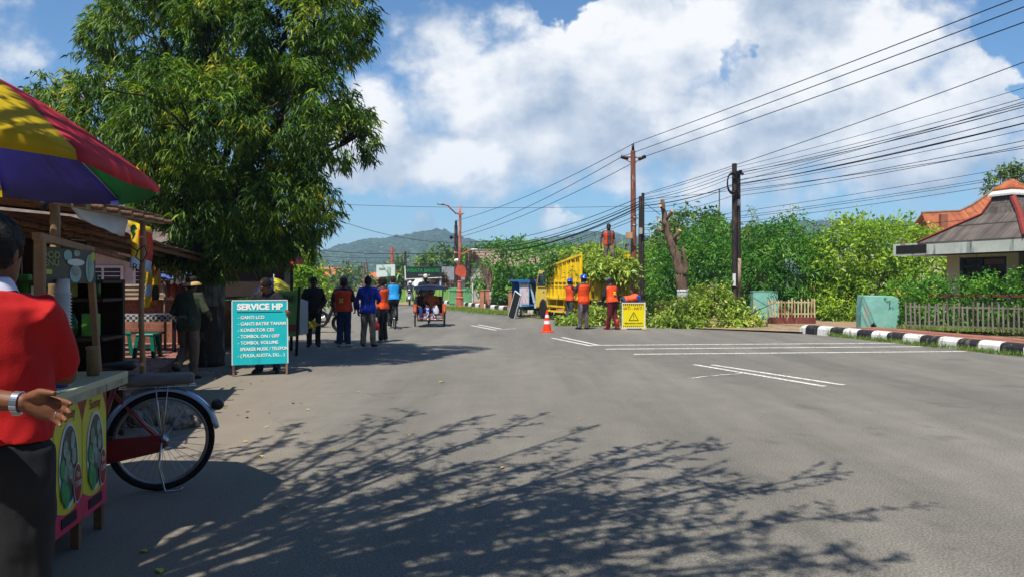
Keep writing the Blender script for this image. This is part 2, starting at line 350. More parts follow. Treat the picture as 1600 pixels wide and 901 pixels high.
# ------------------------------------------------------------------ ground materials
def asphalt():
    m = bpy.data.materials.new('asphalt'); nt, N, L = nodes(m)
    out = N.new('ShaderNodeOutputMaterial'); b = N.new('ShaderNodeBsdfPrincipled'); L.new(b.outputs[0], out.inputs[0]); b.inputs['Roughness'].default_value = .85
    b.inputs['Specular IOR Level'].default_value = .3
    tc = N.new('ShaderNodeTexCoord')
    def nz(sc, det=4, r=.6, st=(1,1,1)):
        mp = N.new('ShaderNodeMapping'); mp.inputs['Scale'].default_value = st; mp.inputs['Rotation'].default_value = (0,0,R(-18)); L.new(tc.outputs['Object'], mp.inputs[0])
        n = N.new('ShaderNodeTexNoise'); n.inputs['Scale'].default_value = sc; n.inputs['Detail'].default_value = det; n.inputs['Roughness'].default_value = r
        L.new(mp.outputs[0], n.inputs['Vector']); return n.outputs['Fac']
    def rampc(f, a, b_, ca, cb_):
        r = N.new('ShaderNodeValToRGB'); r.color_ramp.elements[0].position = a; r.color_ramp.elements[1].position = b_
        r.color_ramp.elements[0].color = (*ca, 1); r.color_ramp.elements[1].color = (*cb_, 1); L.new(f, r.inputs[0]); return r.outputs[0]
    def mix(f, a, c, bl='MIX'):
        x = N.new('ShaderNodeMix'); x.data_type = 'RGBA'; x.blend_type = bl
        if isinstance(f, float): x.inputs[0].default_value = f
        else: L.new(f, x.inputs[0])
        L.new(a, x.inputs[6])
        if isinstance(c, tuple): x.inputs[7].default_value = (*c, 1)
        else: L.new(c, x.inputs[7])
        return x.outputs[2]
    c = rampc(nz(.35, 5, .6, (1, .25, 1)), .3, .7, (.132,.124,.108), (.214,.200,.174))
    c = mix(1., c, rampc(nz(70, 3, .6), .33, .70, (.50,.50,.50), (1.42,1.42,1.40)), 'MULTIPLY')
    c = mix(1., c, rampc(nz(.8, 7, .7, (1.6,.12,1)), .36, .62, (.86,.86,.87), (1.08,1.08,1.07)), 'MULTIPLY')
    c = mix(1., c, rampc(nz(2.2, 6, .65), .3, .75, (.88,.88,.88), (1.10,1.10,1.10)), 'MULTIPLY')
    vor = N.new('ShaderNodeTexVoronoi'); vor.inputs['Scale'].default_value = 55; L.new(tc.outputs['Object'], vor.inputs['Vector'])
    c = mix(rampc(vor.outputs['Distance'], .06, .14, (.35,.35,.35), (0,0,0)), c, (.34,.33,.31))
    ve = N.new('ShaderNodeTexVoronoi'); ve.feature = 'DISTANCE_TO_EDGE'; ve.inputs['Scale'].default_value = .42
    wv = N.new('ShaderNodeVectorMath'); wv.operation = 'MULTIPLY_ADD'; L.new(N.new('ShaderNodeTexNoise').outputs['Color'], wv.inputs[0]) if False else None
    nw = N.new('ShaderNodeTexNoise'); nw.inputs['Scale'].default_value = 1.6; nw.inputs['Detail'].default_value = 6; L.new(tc.outputs['Object'], nw.inputs['Vector'])
    wv.inputs[1].default_value = (1.1,1.1,0); L.new(nw.outputs['Color'], wv.inputs[0]); L.new(tc.outputs['Object'], wv.inputs[2]); L.new(wv.outputs[0], ve.inputs['Vector'])
    ck = N.new('ShaderNodeMath'); ck.operation = 'MULTIPLY'; L.new(rampc(ve.outputs['Distance'], .002, .009, (1,1,1), (0,0,0)), ck.inputs[0]); L.new(rampc(nz(.55, 4, .6), .52, .66, (0,0,0), (.55,.55,.55)), ck.inputs[1])
    c = mix(ck.outputs[0], c, (.045,.043,.04))
    c = mix(rampc(nz(.9, 5, .55), .63, .68, (0,0,0), (.40,.40,.40)), c, (.075,.072,.067))
    c = mix(rampc(nz(3.1, 3, .5), .70, .76, (0,0,0), (.35,.35,.35)), c, (.06,.057,.053))
    # sandy dust drifted along the left edge of the carriageway
    sp = N.new('ShaderNodeSeparateXYZ'); L.new(tc.outputs['Object'], sp.inputs[0])
    ma = N.new('ShaderNodeMath'); ma.operation = 'MULTIPLY_ADD'; ma.inputs[1].default_value = .22; L.new(sp.outputs[1], ma.inputs[0]); L.new(sp.outputs[0], ma.inputs[2])
    ad = N.new('ShaderNodeMath'); ad.operation = 'MULTIPLY_ADD'; ad.inputs[1].default_value = 2.2; L.new(nz(1.1, 6, .65, (1, .5, 1)), ad.inputs[0]); L.new(ma.outputs[0], ad.inputs[2])
    c = mix(rampc(ad.outputs[0], -.9+.0, 1.2, (.42,.42,.42), (0,0,0)), c, (.25,.205,.155))
    L.new(c, b.inputs['Base Color'])
    bp = N.new('ShaderNodeBump'); bp.inputs['Strength'].default_value = .55; bp.inputs['Distance'].default_value = .006; L.new(nz(140, 3, .6), bp.inputs['Height']); L.new(bp.outputs[0], b.inputs['Normal'])
    return m
def tiles(name, ca, cb, mortar, sc, rot=0., squash=.5):
    m = bpy.data.materials.new(name); nt, N, L = nodes(m)
    out = N.new('ShaderNodeOutputMaterial'); b = N.new('ShaderNodeBsdfPrincipled'); L.new(b.outputs[0], out.inputs[0]); b.inputs['Roughness'].default_value = .8
    tc = N.new('ShaderNodeTexCoord'); mp = N.new('ShaderNodeMapping'); mp.inputs['Rotation'].default_value = (0,0,rot); L.new(tc.outputs['Object'], mp.inputs[0])
    br = N.new('ShaderNodeTexBrick'); br.inputs['Scale'].default_value = sc; br.inputs['Color1'].default_value = (*S(ca),1); br.inputs['Color2'].default_value = (*S(cb),1)
    br.inputs['Mortar'].default_value = (*S(mortar),1); br.inputs['Mortar Size'].default_value = .015; br.inputs['Row Height'].default_value = squash
    L.new(mp.outputs[0], br.inputs[0])
    n = N.new('ShaderNodeTexNoise'); n.inputs['Scale'].default_value = 2.5; n.inputs['Detail'].default_value = 6; L.new(tc.outputs['Object'], n.inputs['Vector'])
    r = N.new('ShaderNodeValToRGB'); r.color_ramp.elements[0].color = (.6,.57,.52,1); r.color_ramp.elements[1].color = (1.15,1.12,1.1,1); r.color_ramp.elements[0].position = .3; r.color_ramp.elements[1].position = .7
    L.new(n.outputs['Fac'], r.inputs[0]); x = N.new('ShaderNodeMix'); x.data_type = 'RGBA'; x.blend_type = 'MULTIPLY'; x.inputs[0].default_value = 1
    L.new(br.outputs[0], x.inputs[6]); L.new(r.outputs[0], x.inputs[7]); L.new(x.outputs[2], b.inputs['Base Color']); return m
mEarth = M('dry_earth', '#7d6a50', .95, .3, 1.2, .5, 9, streak='#4f5a2c', streak_amt=.5)
mDirt = M('verge_dirt', '#8f7a60', .95, .3, 2.0, .6, 18, streak='#5c5138', streak_amt=.45)
mPaveR = tiles('red_paving', '#9b5f4c', '#a86f5b', '#7c6453', 2.6, R(15))
mPaveL = tiles('rosy_paving', '#9a6a60', '#8b5a50', '#6a5048', 2.6, R(13))
mLine = M('road_paint', '#d0d0c8', .8, .12, 9, .2, 60, streak='#7d7b75', streak_amt=.54)
def flat(name, pts, z, mat, sub=None):
    b = MB(); b.poly([(p[0], p[1], z) for p in pts]); return struct(name, b, mat)
flat('ground', [(-900,-50),(1000,-50),(1000,1225),(-900,1225)], -.03, mEarth)
edge = [G(1700,566), G(1600,556), G(1400,534), G(1258,521), G(1100,514), G(1000,510), G(900,502), G(800,493), G(690,481), G(600,474.5)]
left = [(-17,60),(-9.3,27),(-6.6,16),(-5.5,12.2),(-4.35,7.6),(-3.9,4.6),(-3.9,-12)]
flat('road', [(30,-12),(30,-2)]+[(14.6,-1.0)]+[(p.x, p.y) for p in edge]+[(-15,60)]+left, 0, asphalt())
# right hand verge and tiled pavement
k0 = G(1258,520); k1 = G(1600,556); kd = (k1-k0).normalized(); kn = V((-kd.y, kd.x, 0))
if kn.x < 0: kn = -kn
vg = [k0+kn*.1, *edge[4:], (-14,70), (60,70), (60,20), k0+kn*3.2]
flat('verge', vg, .035, mDirt)
pk = MB(); a = k0+kn*.24+kd*.0; b_ = k0+kd*26+kn*.24
pk.prism([(p.x, p.y, -.02) for p in (a, b_, b_+kn*2.3, a+kn*2.3)], (0,0,.17)); struct('pavement', pk, mPaveR)
fk0 = G(800,487); fk1 = G(722,478); fd = (fk1-fk0).normalized(); fn = V((fd.y, -fd.x, 0))
if fn.x < 0: fn = -fn
pk = MB(); a = fk0-fd*9+fn*.3; b_ = fk0+fd*22+fn*.3
pk.prism([(p.x, p.y, .0) for p in (a, b_, b_+fn*2.4, a+fn*2.4)], (0,0,.13)); struct('pavement', pk, mPaveR)
# left pavement
pl = MB(); lp = [(-17.2,60),(-9.5,27),(-6.8,16),(-5.7,12.2),(-4.6,7.6),(-4.25,5.4)]
pl.prism([(x, y, -.02) for x, y in lp]+[(-30,5.4,-.02),(-40,60,-.02)], (0,0,.12)); struct('pavement', pl, mPaveL)
# kerb of the junction, painted black and white, rounded end
mKW = M('kerb_white', '#d2d2ce', .75, .14, 4, .3, 30, streak='#8f897c', streak_amt=.47); mKB = M('kerb_black', '#202124', .75, .3, 4, .3, 30, streak='#5f5b53', streak_amt=.46)
kb = MB(); NS = 44; sl = .55
prof = [(0,-.02),(.015,.16),(.05,.215),(.10,.24),(.20,.25),(.25,.24),(.25,-.02)]
def kring(s, sc=1.): return [k0+kd*s+kn*(.125+(u-.125)*sc)+V((0,0,-.02+(h+.02)*(sc if sc == 1 else .35+.65*sc))) for u, h in prof]
kb.rings([kring(-.42,.25), kring(-.36,.6), kring(-.2,.88), kring(0)]); 
for i in range(NS):
    kb.mi = (i+1) % 2; kb.rings([kring(i*sl+.004), kring((i+1)*sl-.004)])
struct('kerb', kb, [mKW, mKB])
kb = MB()
for i in range(40):
    kb.mi = i % 2; a = fk0-fd*6+fd*i*.75
    kb.rings([[a+fd*t+fn*u+V((0,0,h)) for u, h in ((0,-.02),(.02,.2),(.08,.25),(.26,.25),(.28,-.02))] for t in (.01, .74)])
struct('kerb', kb, [mKW, mKB])
# painted lines
def stripe(mb, p, q, w, z=.005):
    p = V((p.x, p.y, z)); q = V((q.x, q.y, z)); d = (q-p).normalized(); n = V((-d.y, d.x, 0))*w/2
    mb.poly([p-n, q-n, q+n, p+n])
ml = MB()
for a, b2 in [((736,508),(775,515.3)),((748,507),(785,514)),((862,527.5),(924,540)),((878,526.5),(934,538.5)),((1084,569),(1288,603)),((1112,569.5),(1318,601)),((660,495),(690,501)),((668,494.6),(696,499))]:
    stripe(ml, G(*a), G(*b2), .11)
for a, b2 in [((922,539),(1412,535.5)),((946,545),(1440,541)),((990,553),(1510,548.5))]: stripe(ml, G(*a), G(*b2), .15)
stripe(ml, G(783,514), G(806,513), .12); stripe(ml, G(612,487),G(628,487),.12)
struct('road_marking', ml, mLine)
ml = MB(); prev = None
for i in range(13):
    t = i/12; p = G(1074+90*t, 591-9*t+random.uniform(-.6,.6)); w = random.uniform(.02,.07)
    if prev: stripe(ml, prev, p, w, .006)
    prev = p
struct('chalk_scrawl', ml, mLine)
# ------------------------------------------------------------------ hills
HD = 900.
cp = [(-300,432),(250,425),(380,412),(480,402),(530,386),(570,377),(610,374),(650,367),(668,364),(680,362),(692,363),(706,368),(722,375),(750,381),(790,379),(830,378),(860,376),(885,371),(930,365),(960,372),(1050,376),(1150,362),(1230,351),(1280,349),(1420,352),(1600,362),(1900,385)]
gx = np.arange(-700, 700, 3.0); gy = np.concatenate([np.arange(430, 930, 6.), np.arange(930, 1180, 14.)])
xs = np.array([(p-800)/F*HD for p, q in cp]); zs = np.array([CH+(H0-q)/F*HD for p, q in cp])
vs = []; 
for y in gy:
    for x in gx:
        pr = np.interp(x*HD/max(y, 400), xs, zs)
        t = min(1, max(0, (y-430)/(HD-430))); t2 = t*t*(3-2*t) if y < HD else max(0, 1-((y-HD)/280)**2)
        rid = mnoise.fractal(V((x*.012, y*.007, 1)), 1., 2., 4)
        h = pr*t2*(1+.30*rid*(1-t if y < HD else .3))+ (1.9*mnoise.noise(V((x*.09, y*.07, 3)))+4.2*abs(mnoise.noise(V((x*.10, y*.07, 9))))+1.8*mnoise.noise(V((x*.21, y*.13, 5))))*min(1, t*3)
        vs.append((x, y, max(h, -.5)-.4))
nx = len(gx); fs = [(j*nx+i, j*nx+i+1, (j+1)*nx+i+1, (j+1)*nx+i) for j in range(len(gy)-1) for i in range(nx-1)]
hb = MB(); hb.add(vs, fs)
mHill = M('hill_forest', '#213820', .95, .85, .11, .0, streak='#66754c', streak_amt=.47)
struct('hills', hb, mHill, True)
# ------------------------------------------------------------------ air
hz = MB(); hz.box((50, 590, 46), (1960, 1310, 95)); ho = part('haze', hz, None); ho['kind'] = 'stuff'; ho.data.materials.clear()
m = bpy.data.materials.new('air'); nt, N_, L_ = nodes(m); o_ = N_.new('ShaderNodeOutputMaterial'); pv = N_.new('ShaderNodeVolumePrincipled')
pv.inputs['Density'].default_value = .00052; pv.inputs['Color'].default_value = (.48,.70,1,1); L_.new(pv.outputs[0], o_.inputs['Volume']); ho.data.materials.append(m)
# ------------------------------------------------------------------ people
mSkin = M('skin_brown', '#6b4430', .55, .12, 9, .1, 60); mSkinD = M('skin_dark', '#4a2e20', .55, .12, 9, .1, 60)
mHair = M('hair_black', '#0b0a09', .75, .4, 60, .5, 160); mEye = M('eye_white', '#d8d4cc', .3, .02); mIris = M('eye_dark', '#120c09', .2, .02); mLip = M('lips', '#5a2f28', .5, .05)
mShoeB = M('shoe_black', '#191818', .5, .2); mShoeW = M('shoe_pale', '#b9b6ae', .6, .15)
def rod(mb, pts, rr, n=10): mb.tube(pts, rr, n)
def hand(mb, w, a, b, sc=1., curl=.35, spread=1., thumb=.9, ps=1):
    """w wrist, a direction of the fingers, b direction of the thumb side; palm faces a x b"""
    w = V(w); a = V(a).normalized(); b = (V(b)-a*V(b).dot(a)).normalized(); n = a.cross(b)*ps
    q = lambda x, y, z=0: w+(a*x+b*y+n*z)*sc
    mb.tube([q(-.02,0), q(.015,0), q(.05,.002), q(.085,.0)], [.026*sc,.031*sc,.041*sc,.037*sc], 10, flat=.5) if False else None
    rs = []
    for x, wy, th in ((-.015,.026,.021),(.02,.033,.019),(.055,.041,.016),(.09,.041,.013),(.098,.036,.009)):
        rs.append([q(x, wy*math.cos(t), th*math.sin(t)) for t in (2*PI*k/12 for k in range(12))])
    mb.rings(rs)
    mb.tube([q(.005,.02,.008), q(.035,.035,.014), q(.06,.038,.010)], [.013*sc,.016*sc,.012*sc], 8)
    for i, (y, l, ro) in enumerate(((.030,.072,.0098),(.010,.080,.0102),(-.011,.074,.0096),(-.030,.058,.0085))):
        c = curl*(1+.18*i); ang = 0; sp = (y*2.2)*spread
        d = (a+b*sp).normalized(); p = q(.082, y); pts = [q(.06,y*.9), p]; dd = d
        for seg in (.42, .32, .26):
            ang += c; dd = (d*math.cos(ang)+n*math.sin(ang)); p = p+dd*l*seg*sc; pts.append(p)
        mb.tube(pts, [ro*sc, ro*sc*1.02, ro*sc*.96, ro*sc*.9, ro*sc*.66], 8)
    t0 = q(.015,.026,.004); d1 = (a*.72+b*thumb*.62+n*.28).normalized(); d2 = (a*.95+b*thumb*.22+n*.25).normalized()
    mb.tube([q(.0,.012,.004), t0, t0+d1*.036*sc, t0+d1*.036*sc+d2*.034*sc, t0+d1*.036*sc+d2*.058*sc], [.013*sc,.015*sc,.0125*sc,.011*sc,.0078*sc], 8)
TORSO = [(.80,.145,.098,0),(.88,.165,.112,-.01),(.96,.160,.108,-.005),(1.05,.145,.098,.005),(1.15,.152,.102,.008),(1.26,.172,.108,.004),(1.34,.180,.103,-.005),(1.40,.150,.085,-.012),(1.445,.085,.065,-.012),(1.47,.058,.055,-.008)]
def person(label, loc, face=0., h=1.66, pose=None, skin=None, shirt=('#888888',), trouser='#222222', hair=True, shoes=None, sleeve=.55, hem=.80, group=None, voxel=.009,
           belly=0., vest=None, hat=None, tstreak=None, boots=None, shirtmat=None, trmat=None, cut_leg=1., girth=1., mask=None):
    """local frame of a 1.70 m figure: +Y front, +X its right; face = heading, degrees clockwise from straight ahead"""
    po = dict(lean=0., dz=0., dy=0., headyaw=0., headpitch=0., curlR=.4, curlL=.4)
    po.update(pose or {}); k = h/1.70; skin = skin or mSkin
    o = thing('person', label, 'person', loc, -R(face), group); o.scale = (k, k, k)
    piv = V((0, po['dy'], .90+po['dz'])); lean = Matrix.Rotation(-R(po['lean']), 3, 'X'); tw = Matrix.Rotation(-R(po.get('twist', 0)), 3, 'Z')
    up = lambda p: piv+lean @ (tw @ (V((p[0], p[1], p[2]-.90))))
    g = lambda n, d: V(po.get(n, d))
    shw = po.get('shw', .175); shR, shL = up((shw,-.01,1.385)), up((-shw,-.01,1.385))
    elR = g('elR', shR+V((.075,-.03,-.275))); elL = g('elL', shL+V((-.075,-.03,-.275)))
    wrR = g('wrR', elR+V((.01,.05,-.24))); wrL = g('wrL', elL+V((-.01,.05,-.24)))
    hpR, hpL = piv+V((.088,0,-.02)), piv+V((-.088,0,-.02))
    knR = g('knR', (.10,.02,.475)); knL = g('knL', (-.10,.02,.475)); anR = g('anR', (.105,-.02,.085)); anL = g('anL', (-.105,-.02,.085))
    ftR = g('ftR', (.2,1,0)); ftL = g('ftL', (-.2,1,0))
    hy = Matrix.Rotation(-R(po['headyaw']), 3, 'Z') @ Matrix.Rotation(-R(po['headpitch']), 3, 'X')
    nk = up((0,-.008,1.45)); hc0 = up((0,.015,1.585))
    hd = lambda p: hc0+lean @ (hy @ (V(p)))          # head space, centre of skull
    # body: one continuous surface
    b = MB()
    def torso(mb, inf=0., z0=0., z1=9., fl=0.):
        rs = []
        for z, wx, wy, oy in TORSO:
            if z0 <= z <= z1:
                bl = belly*max(0, 1-abs(z-1.05)/.2)
                wx = min(wx, shw+.005); rs.append([up(((wx*girth+inf)*math.copysign(abs(math.cos(t))**.85, math.cos(t)), oy+(wy*girth+inf+(bl if math.sin(t) > 0 else 0))*math.sin(t), z)) for t in (2*PI*q/20 for q in range(20))])
        mb.rings(rs)
    torso(b)
    b.tube([up((0,-.012,1.42)), nk+V((0,0,.02)), hd((0,-.012,-.06))], [.062,.055,.052], 12)
    rs = []
    for z, rx, ry, oy in ((-.122,.022,.03,.045),(-.112,.042,.052,.034),(-.085,.058,.074,.018),(-.045,.068,.088,.006),(.0,.074,.096,0),(.045,.076,.098,-.006),(.08,.068,.086,-.008),(.105,.045,.058,-.008),(.117,.015,.02,-.008)):
        rs.append([hd((rx*math.cos(t), oy+ry*math.sin(t), z)) for t in (2*PI*q/16 for q in range(16))])
    b.rings(rs)
    b.tube([hd((0,.092,.012)), hd((0,.108,-.018)), hd((0,.112,-.03)), hd((0,.094,-.036))], [.009,.013,.016,.011], 8)
    for s in (-1, 1): b.ell(hd((s*.076,-.008,-.012)), (.011,.022,.033), 8, 6, None)
    for sh, el, wr in ((shR, elR, wrR), (shL, elL, wrL)):
        b.tube([sh+(up((0,0,1.37))-sh)*.25, sh, sh.lerp(el,.5), el, el.lerp(wr,.35), wr], [.05,.053,.046,.040,.040,.027], 12)
    for hp, kn, an in ((hpR, knR, anR), (hpL, knL, anL)):
        b.tube([hp+V((0,0,.03)), hp, hp.lerp(kn,.5), kn, kn.lerp(an,.35), an], [.08,.088,.074,.056,.055,.037], 12)
    for sgn, el, wr, nm in ((1, elR, wrR, 'R'), (-1, elL, wrL, 'L')):
        d = (wr-el).normalized(); a = g('ha'+nm, d); bb = g('hb'+nm, V((-sgn*.2, 1, .15)))
        if nm == 'R': hand(b, wr, a, bb, 1., po['curl'+nm], ps=-1)
        else: hand(b, wr, a, bb, 1., po['curl'+nm], po.get('spL', 1.))
    ank = ((anR, ftR), (anL, ftL))
    for an, ft in ank:
        ft = ft.normalized(); b.tube([an-ft*.05+V((0,0,-.045)), an+ft*.02+V((0,0,-.04)), an+ft*.12+V((0,0,-.058)), an+ft*.17+V((0,0,-.062))], [.033,.038,.030,.018], 10)
    part('body', remesh(b, 'body', skin, voxel, 2), None, o)
    # clothes
    def limb(mb, pts, rr): mb.tube(pts, rr, 14)
    t = MB()
    torso(t, .006, 0, .97)
    for hp, kn, an in ((hpR, knR, anR), (hpL, knL, anL)):
        e = kn.lerp(an, cut_leg)
        pts = [hp+V((0,0,.06)), hp+V((0,0,-.02)), hp.lerp(kn,.5), kn, kn.lerp(e,.5), e-V((0,0,.03))]
        limb(t, pts, [.098,.106,.093,.076,.070,.066])
    tm = trmat or M('trouser_'+trouser.lstrip('#'), trouser, .85, .2, 7, .10, 160, streak=tstreak, streak_amt=.5)
    part('trousers', remesh(t, 'trousers', tm, .012, 2, .013, 7., random.random()*9), None, o)
    t = MB(); torso(t, .026, hem, 1.46)
    if sleeve > 0:
        for sh, el, wr in ((shR, elR, wrR), (shL, elL, wrL)):
            if sleeve <= 1: pts = [sh+(up((0,0,1.36))-sh)*.4, sh, sh.lerp(el, sleeve*.5), sh.lerp(el, sleeve)]; rr = [.066,.072,.068,.066]
            else: pts = [sh+(up((0,0,1.36))-sh)*.4, sh, sh.lerp(el,.5), el, el.lerp(wr, .45), el.lerp(wr, sleeve-1)]; rr = [.066,.072,.064,.058,.053,.043]
            t.tube(pts, rr, 12)
    sm = shirtmat or M('cloth_'+shirt[0].lstrip('#'), shirt[0], .85, .12, 5, .10, 160, streak=shirt[1] if len(shirt) > 1 else None, streak_amt=.5)
    part('shirt', remesh(t, 'shirt', sm, .011, 3, .017, 6., random.random()*9), None, o)
    if vest:
        t = MB(); torso(t, .042, vest[1] if len(vest) > 1 else .86, 1.42)
        vm = M('hi_vis_'+vest[0].lstrip('#'), vest[0], .6, .1, 5, .1, 120)
        vme = remesh(t, 'vest', vm, .012, 2, .012, 5., random.random()*9)
        if vest[-1] == 'open':
            bm = bmesh.new(); bm.from_mesh(vme); ym = po['dy']; bmesh.ops.delete(bm, geom=[v for v in bm.verts if abs(v.co.x) < .075 and v.co.y > ym+.02], context='VERTS'); bm.to_mesh(vme); bm.free()
        vo = part('vest', vme, None, o)
        if len(vest) > 2 and vest[2] == 1:
            xm = MB(); mY = M('reflective_yellow', '#d8c832', .4, .1)
            for s in (-1, 1): xm.bar(up((-.045*s,-.172*girth,1.10)), up((.045*s,-.172*girth,1.20)), .022, .03)
            part('reflective_cross', xm, mY, vo)
    for an, ft in ank:
        ft = ft.normalized(); s = MB()
        s.tube([an-ft*.062+V((0,0,-.04)), an+V((0,0,-.03)), an+ft*.10+V((0,0,-.047)), an+ft*.185+V((0,0,-.06))], [.036,.048,.043,.022], 12)
        s.v = [(x, y, max(z, an.z-.083)) for x, y, z in s.v]
        if boots: s.tube([an+V((0,0,-.05)), an+V((0,0,.08)), an+V((0,0,.25))], [.052,.062,.076], 12)
        part('boot' if boots else 'shoe', s, boots or shoes or mShoeB, o, True)
    # face and hair
    for s in (-1, 1):
        e = MB(); e.ell(hd((s*.031,.0855,.012)), (.0135,.008,.007), 8, 6); eo = part('eye', e, mEye, o, True)
        e = MB(); e.ell(hd((s*.031,.0925,.012)), (.0065,.004,.0065), 8, 6); part('iris', e, mIris, eo, True)
        e = MB(); e.tube([hd((s*.016,.094,.030)), hd((s*.034,.092,.035)), hd((s*.05,.080,.030))], [.004,.005,.003], 6); part('eyebrow', e, mHair, o, True)
    e = MB(); e.tube([hd((-.024,.083,-.062)), hd((0,.095,-.060)), hd((.024,.083,-.062))], [.004,.008,.004], 8); part('mouth', e, mLip, o, True)
    if hair:
        t = MB(); n = 20
        rs = []
        for i in range(11):
            th = PI*.70*i/10
            ring = []
            for q in range(n):
                a = 2*PI*q/n; fr = max(0, math.sin(a)); th2 = th*(1-.50*fr)
                ring.append(hd((.088*math.sin(th2)*math.cos(a), -.014+.112*math.sin(th2)*math.sin(a), .006+.124*math.cos(th2))))
            rs.append(ring)
        t.rings(rs); part('hair', remesh(t, 'hair', mHair, .008, 1, .007, 38., random.random()*9), None, o)
    if mask: 
        t = MB(); t.rings([[hd((sc*.066*math.cos(a), .012+sc*.088*math.sin(a), z)) for a in (PI*q/12 for q in range(13))]+[hd((sc*.05*math.cos(a), .012+sc*.06*math.sin(a), z)) for a in (PI*q/12 for q in range(12,-1,-1))] for z, sc in ((-.115,.8),(-.08,1.02),(-.035,1.16))]); part('face_cloth', t, mask, o, True)
    if hat:
        kind, hm = hat[0], hat[1]; t = MB()
        if kind == 'helmet':
            t.rings([[hd((r_*1.12*math.cos(a)*.95, -.008+r_*1.12*math.sin(a)*1.16, z)) for a in (2*PI*q/20 for q in range(20))] for r_, z in ((.108,.022),(.104,.03),(.093,.034),(.092,.075),(.080,.115),(.054,.142),(.02,.152))])
            t.prism([hd((.105*math.cos(a), .105*math.sin(a)+.02, .026)) for a in (PI*q/10 for q in range(11))]+[hd((.07*math.cos(a), .165*math.sin(a)**.8+.02, .020)) for a in (PI*(10-q)/10 for q in range(0, 11))], hd((0,0,.036))-hd((0,0,.026))) if False else None
            ho = part('helmet', t, hm, o, True)
            t = MB(); t.tube([hd((-.075,.085,.03)), hd((-.045,.14,.026)), hd((0,.158,.026)), hd((.045,.14,.026)), hd((.075,.085,.03))], [.012,.016,.018,.016,.012], 8, flat=.35); part('brim', t, hm, ho, True)
        elif kind == 'cap':
            t.rings([[hd((r_*math.cos(a)*.92, -.008+r_*math.sin(a)*1.15, z)) for a in (2*PI*q/20 for q in range(20))] for r_, z in ((.092,.03),(.094,.06),(.088,.09),(.068,.118),(.035,.132),(.01,.136))]); co_ = part('cap', t, hm, o, True)
            t = MB(); t.rings([[hd((.07*math.cos(a)*sc, .05+.12*sc*math.sin(a), .048-.018*sc+dz)) for a in (PI*q/10 for q in range(11))] for sc, dz in ((.3,0),(1,0),(1,-.008),(.3,-.008))]); part('peak', t, hm, co_, True)
        elif kind == 'bucket':
            t.rings([[hd((r_*math.cos(a)*.92, -.008+r_*math.sin(a)*1.12, z)) for a in (2*PI*q/24 for q in range(24))] for r_, z in ((.095,.035),(.094,.08),(.088,.115),(.06,.128),(.01,.13))]); co_ = part('hat_crown', t, hm, o, True)
            t = MB(); t.rings([[hd((r_*math.cos(a)*.95, -.008+r_*math.sin(a)*1.1, z)) for a in (2*PI*q/24 for q in range(24))] for r_, z in ((.09,.044),(.125,.022),(.165,-.012),(.163,-.018),(.122,.014),(.09,.034))]); part('brim', t, hat[2], co_, True)
        elif kind == 'fullhelmet':
            t.ell(hd((0,-.01,.01)), (.125,.14,.145), 16, 12); co_ = part('helmet', t, hm, o, True)
            t = MB(); t.rings([[hd((.115*math.cos(a), .0+.145*math.sin(a), z)) for a in (PI*(.12+.76*q/10) for q in range(11))]+[hd((.10*math.cos(a), .0+.12*math.sin(a), z)) for a in (PI*(.12+.76*q/10) for q in range(10,-1,-1))] for z in (-.05,.045)]); part('visor', t, hat[2], co_, True)
    o['_hd'] = 0; del o['_hd']
    return o, hd, up
# ------------------------------------------------------------------ common woods, cloths, metals
mWood = M('weathered_wood', '#7a5b42', .8, .3, 5, .4, 40, streak='#4c3626', streak_amt=.48, stretch=(1,1,1)); mBamboo = M('bamboo', '#8a7355', .65, .22, 5, .25, 30, streak='#5a4632', streak_amt=.42)
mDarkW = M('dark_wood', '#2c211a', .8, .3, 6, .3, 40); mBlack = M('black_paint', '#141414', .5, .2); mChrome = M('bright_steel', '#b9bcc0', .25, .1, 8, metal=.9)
mSteel = M('dull_steel', '#7d8082', .45, .2, 8, metal=.7); mRub = M('rubber', '#121212', .8, .25, 12); mWhite = M('white_plastic', '#d4d6d8', .5, .06)
mWhiteP = M('white_paint', '#cfcfca', .6, .12, 4, streak='#8d8a80', streak_amt=.42)
def ellp(cy, cz, ry, rz, x, n=28): return [(x, cy+ry*math.cos(2*PI*q/n), cz+rz*math.sin(2*PI*q/n)) for q in range(n)]
mRoofW = M('roof_boards', '#8b735b', .85, .3, 3, .4, 20, streak='#4b3a2c', streak_amt=.5)
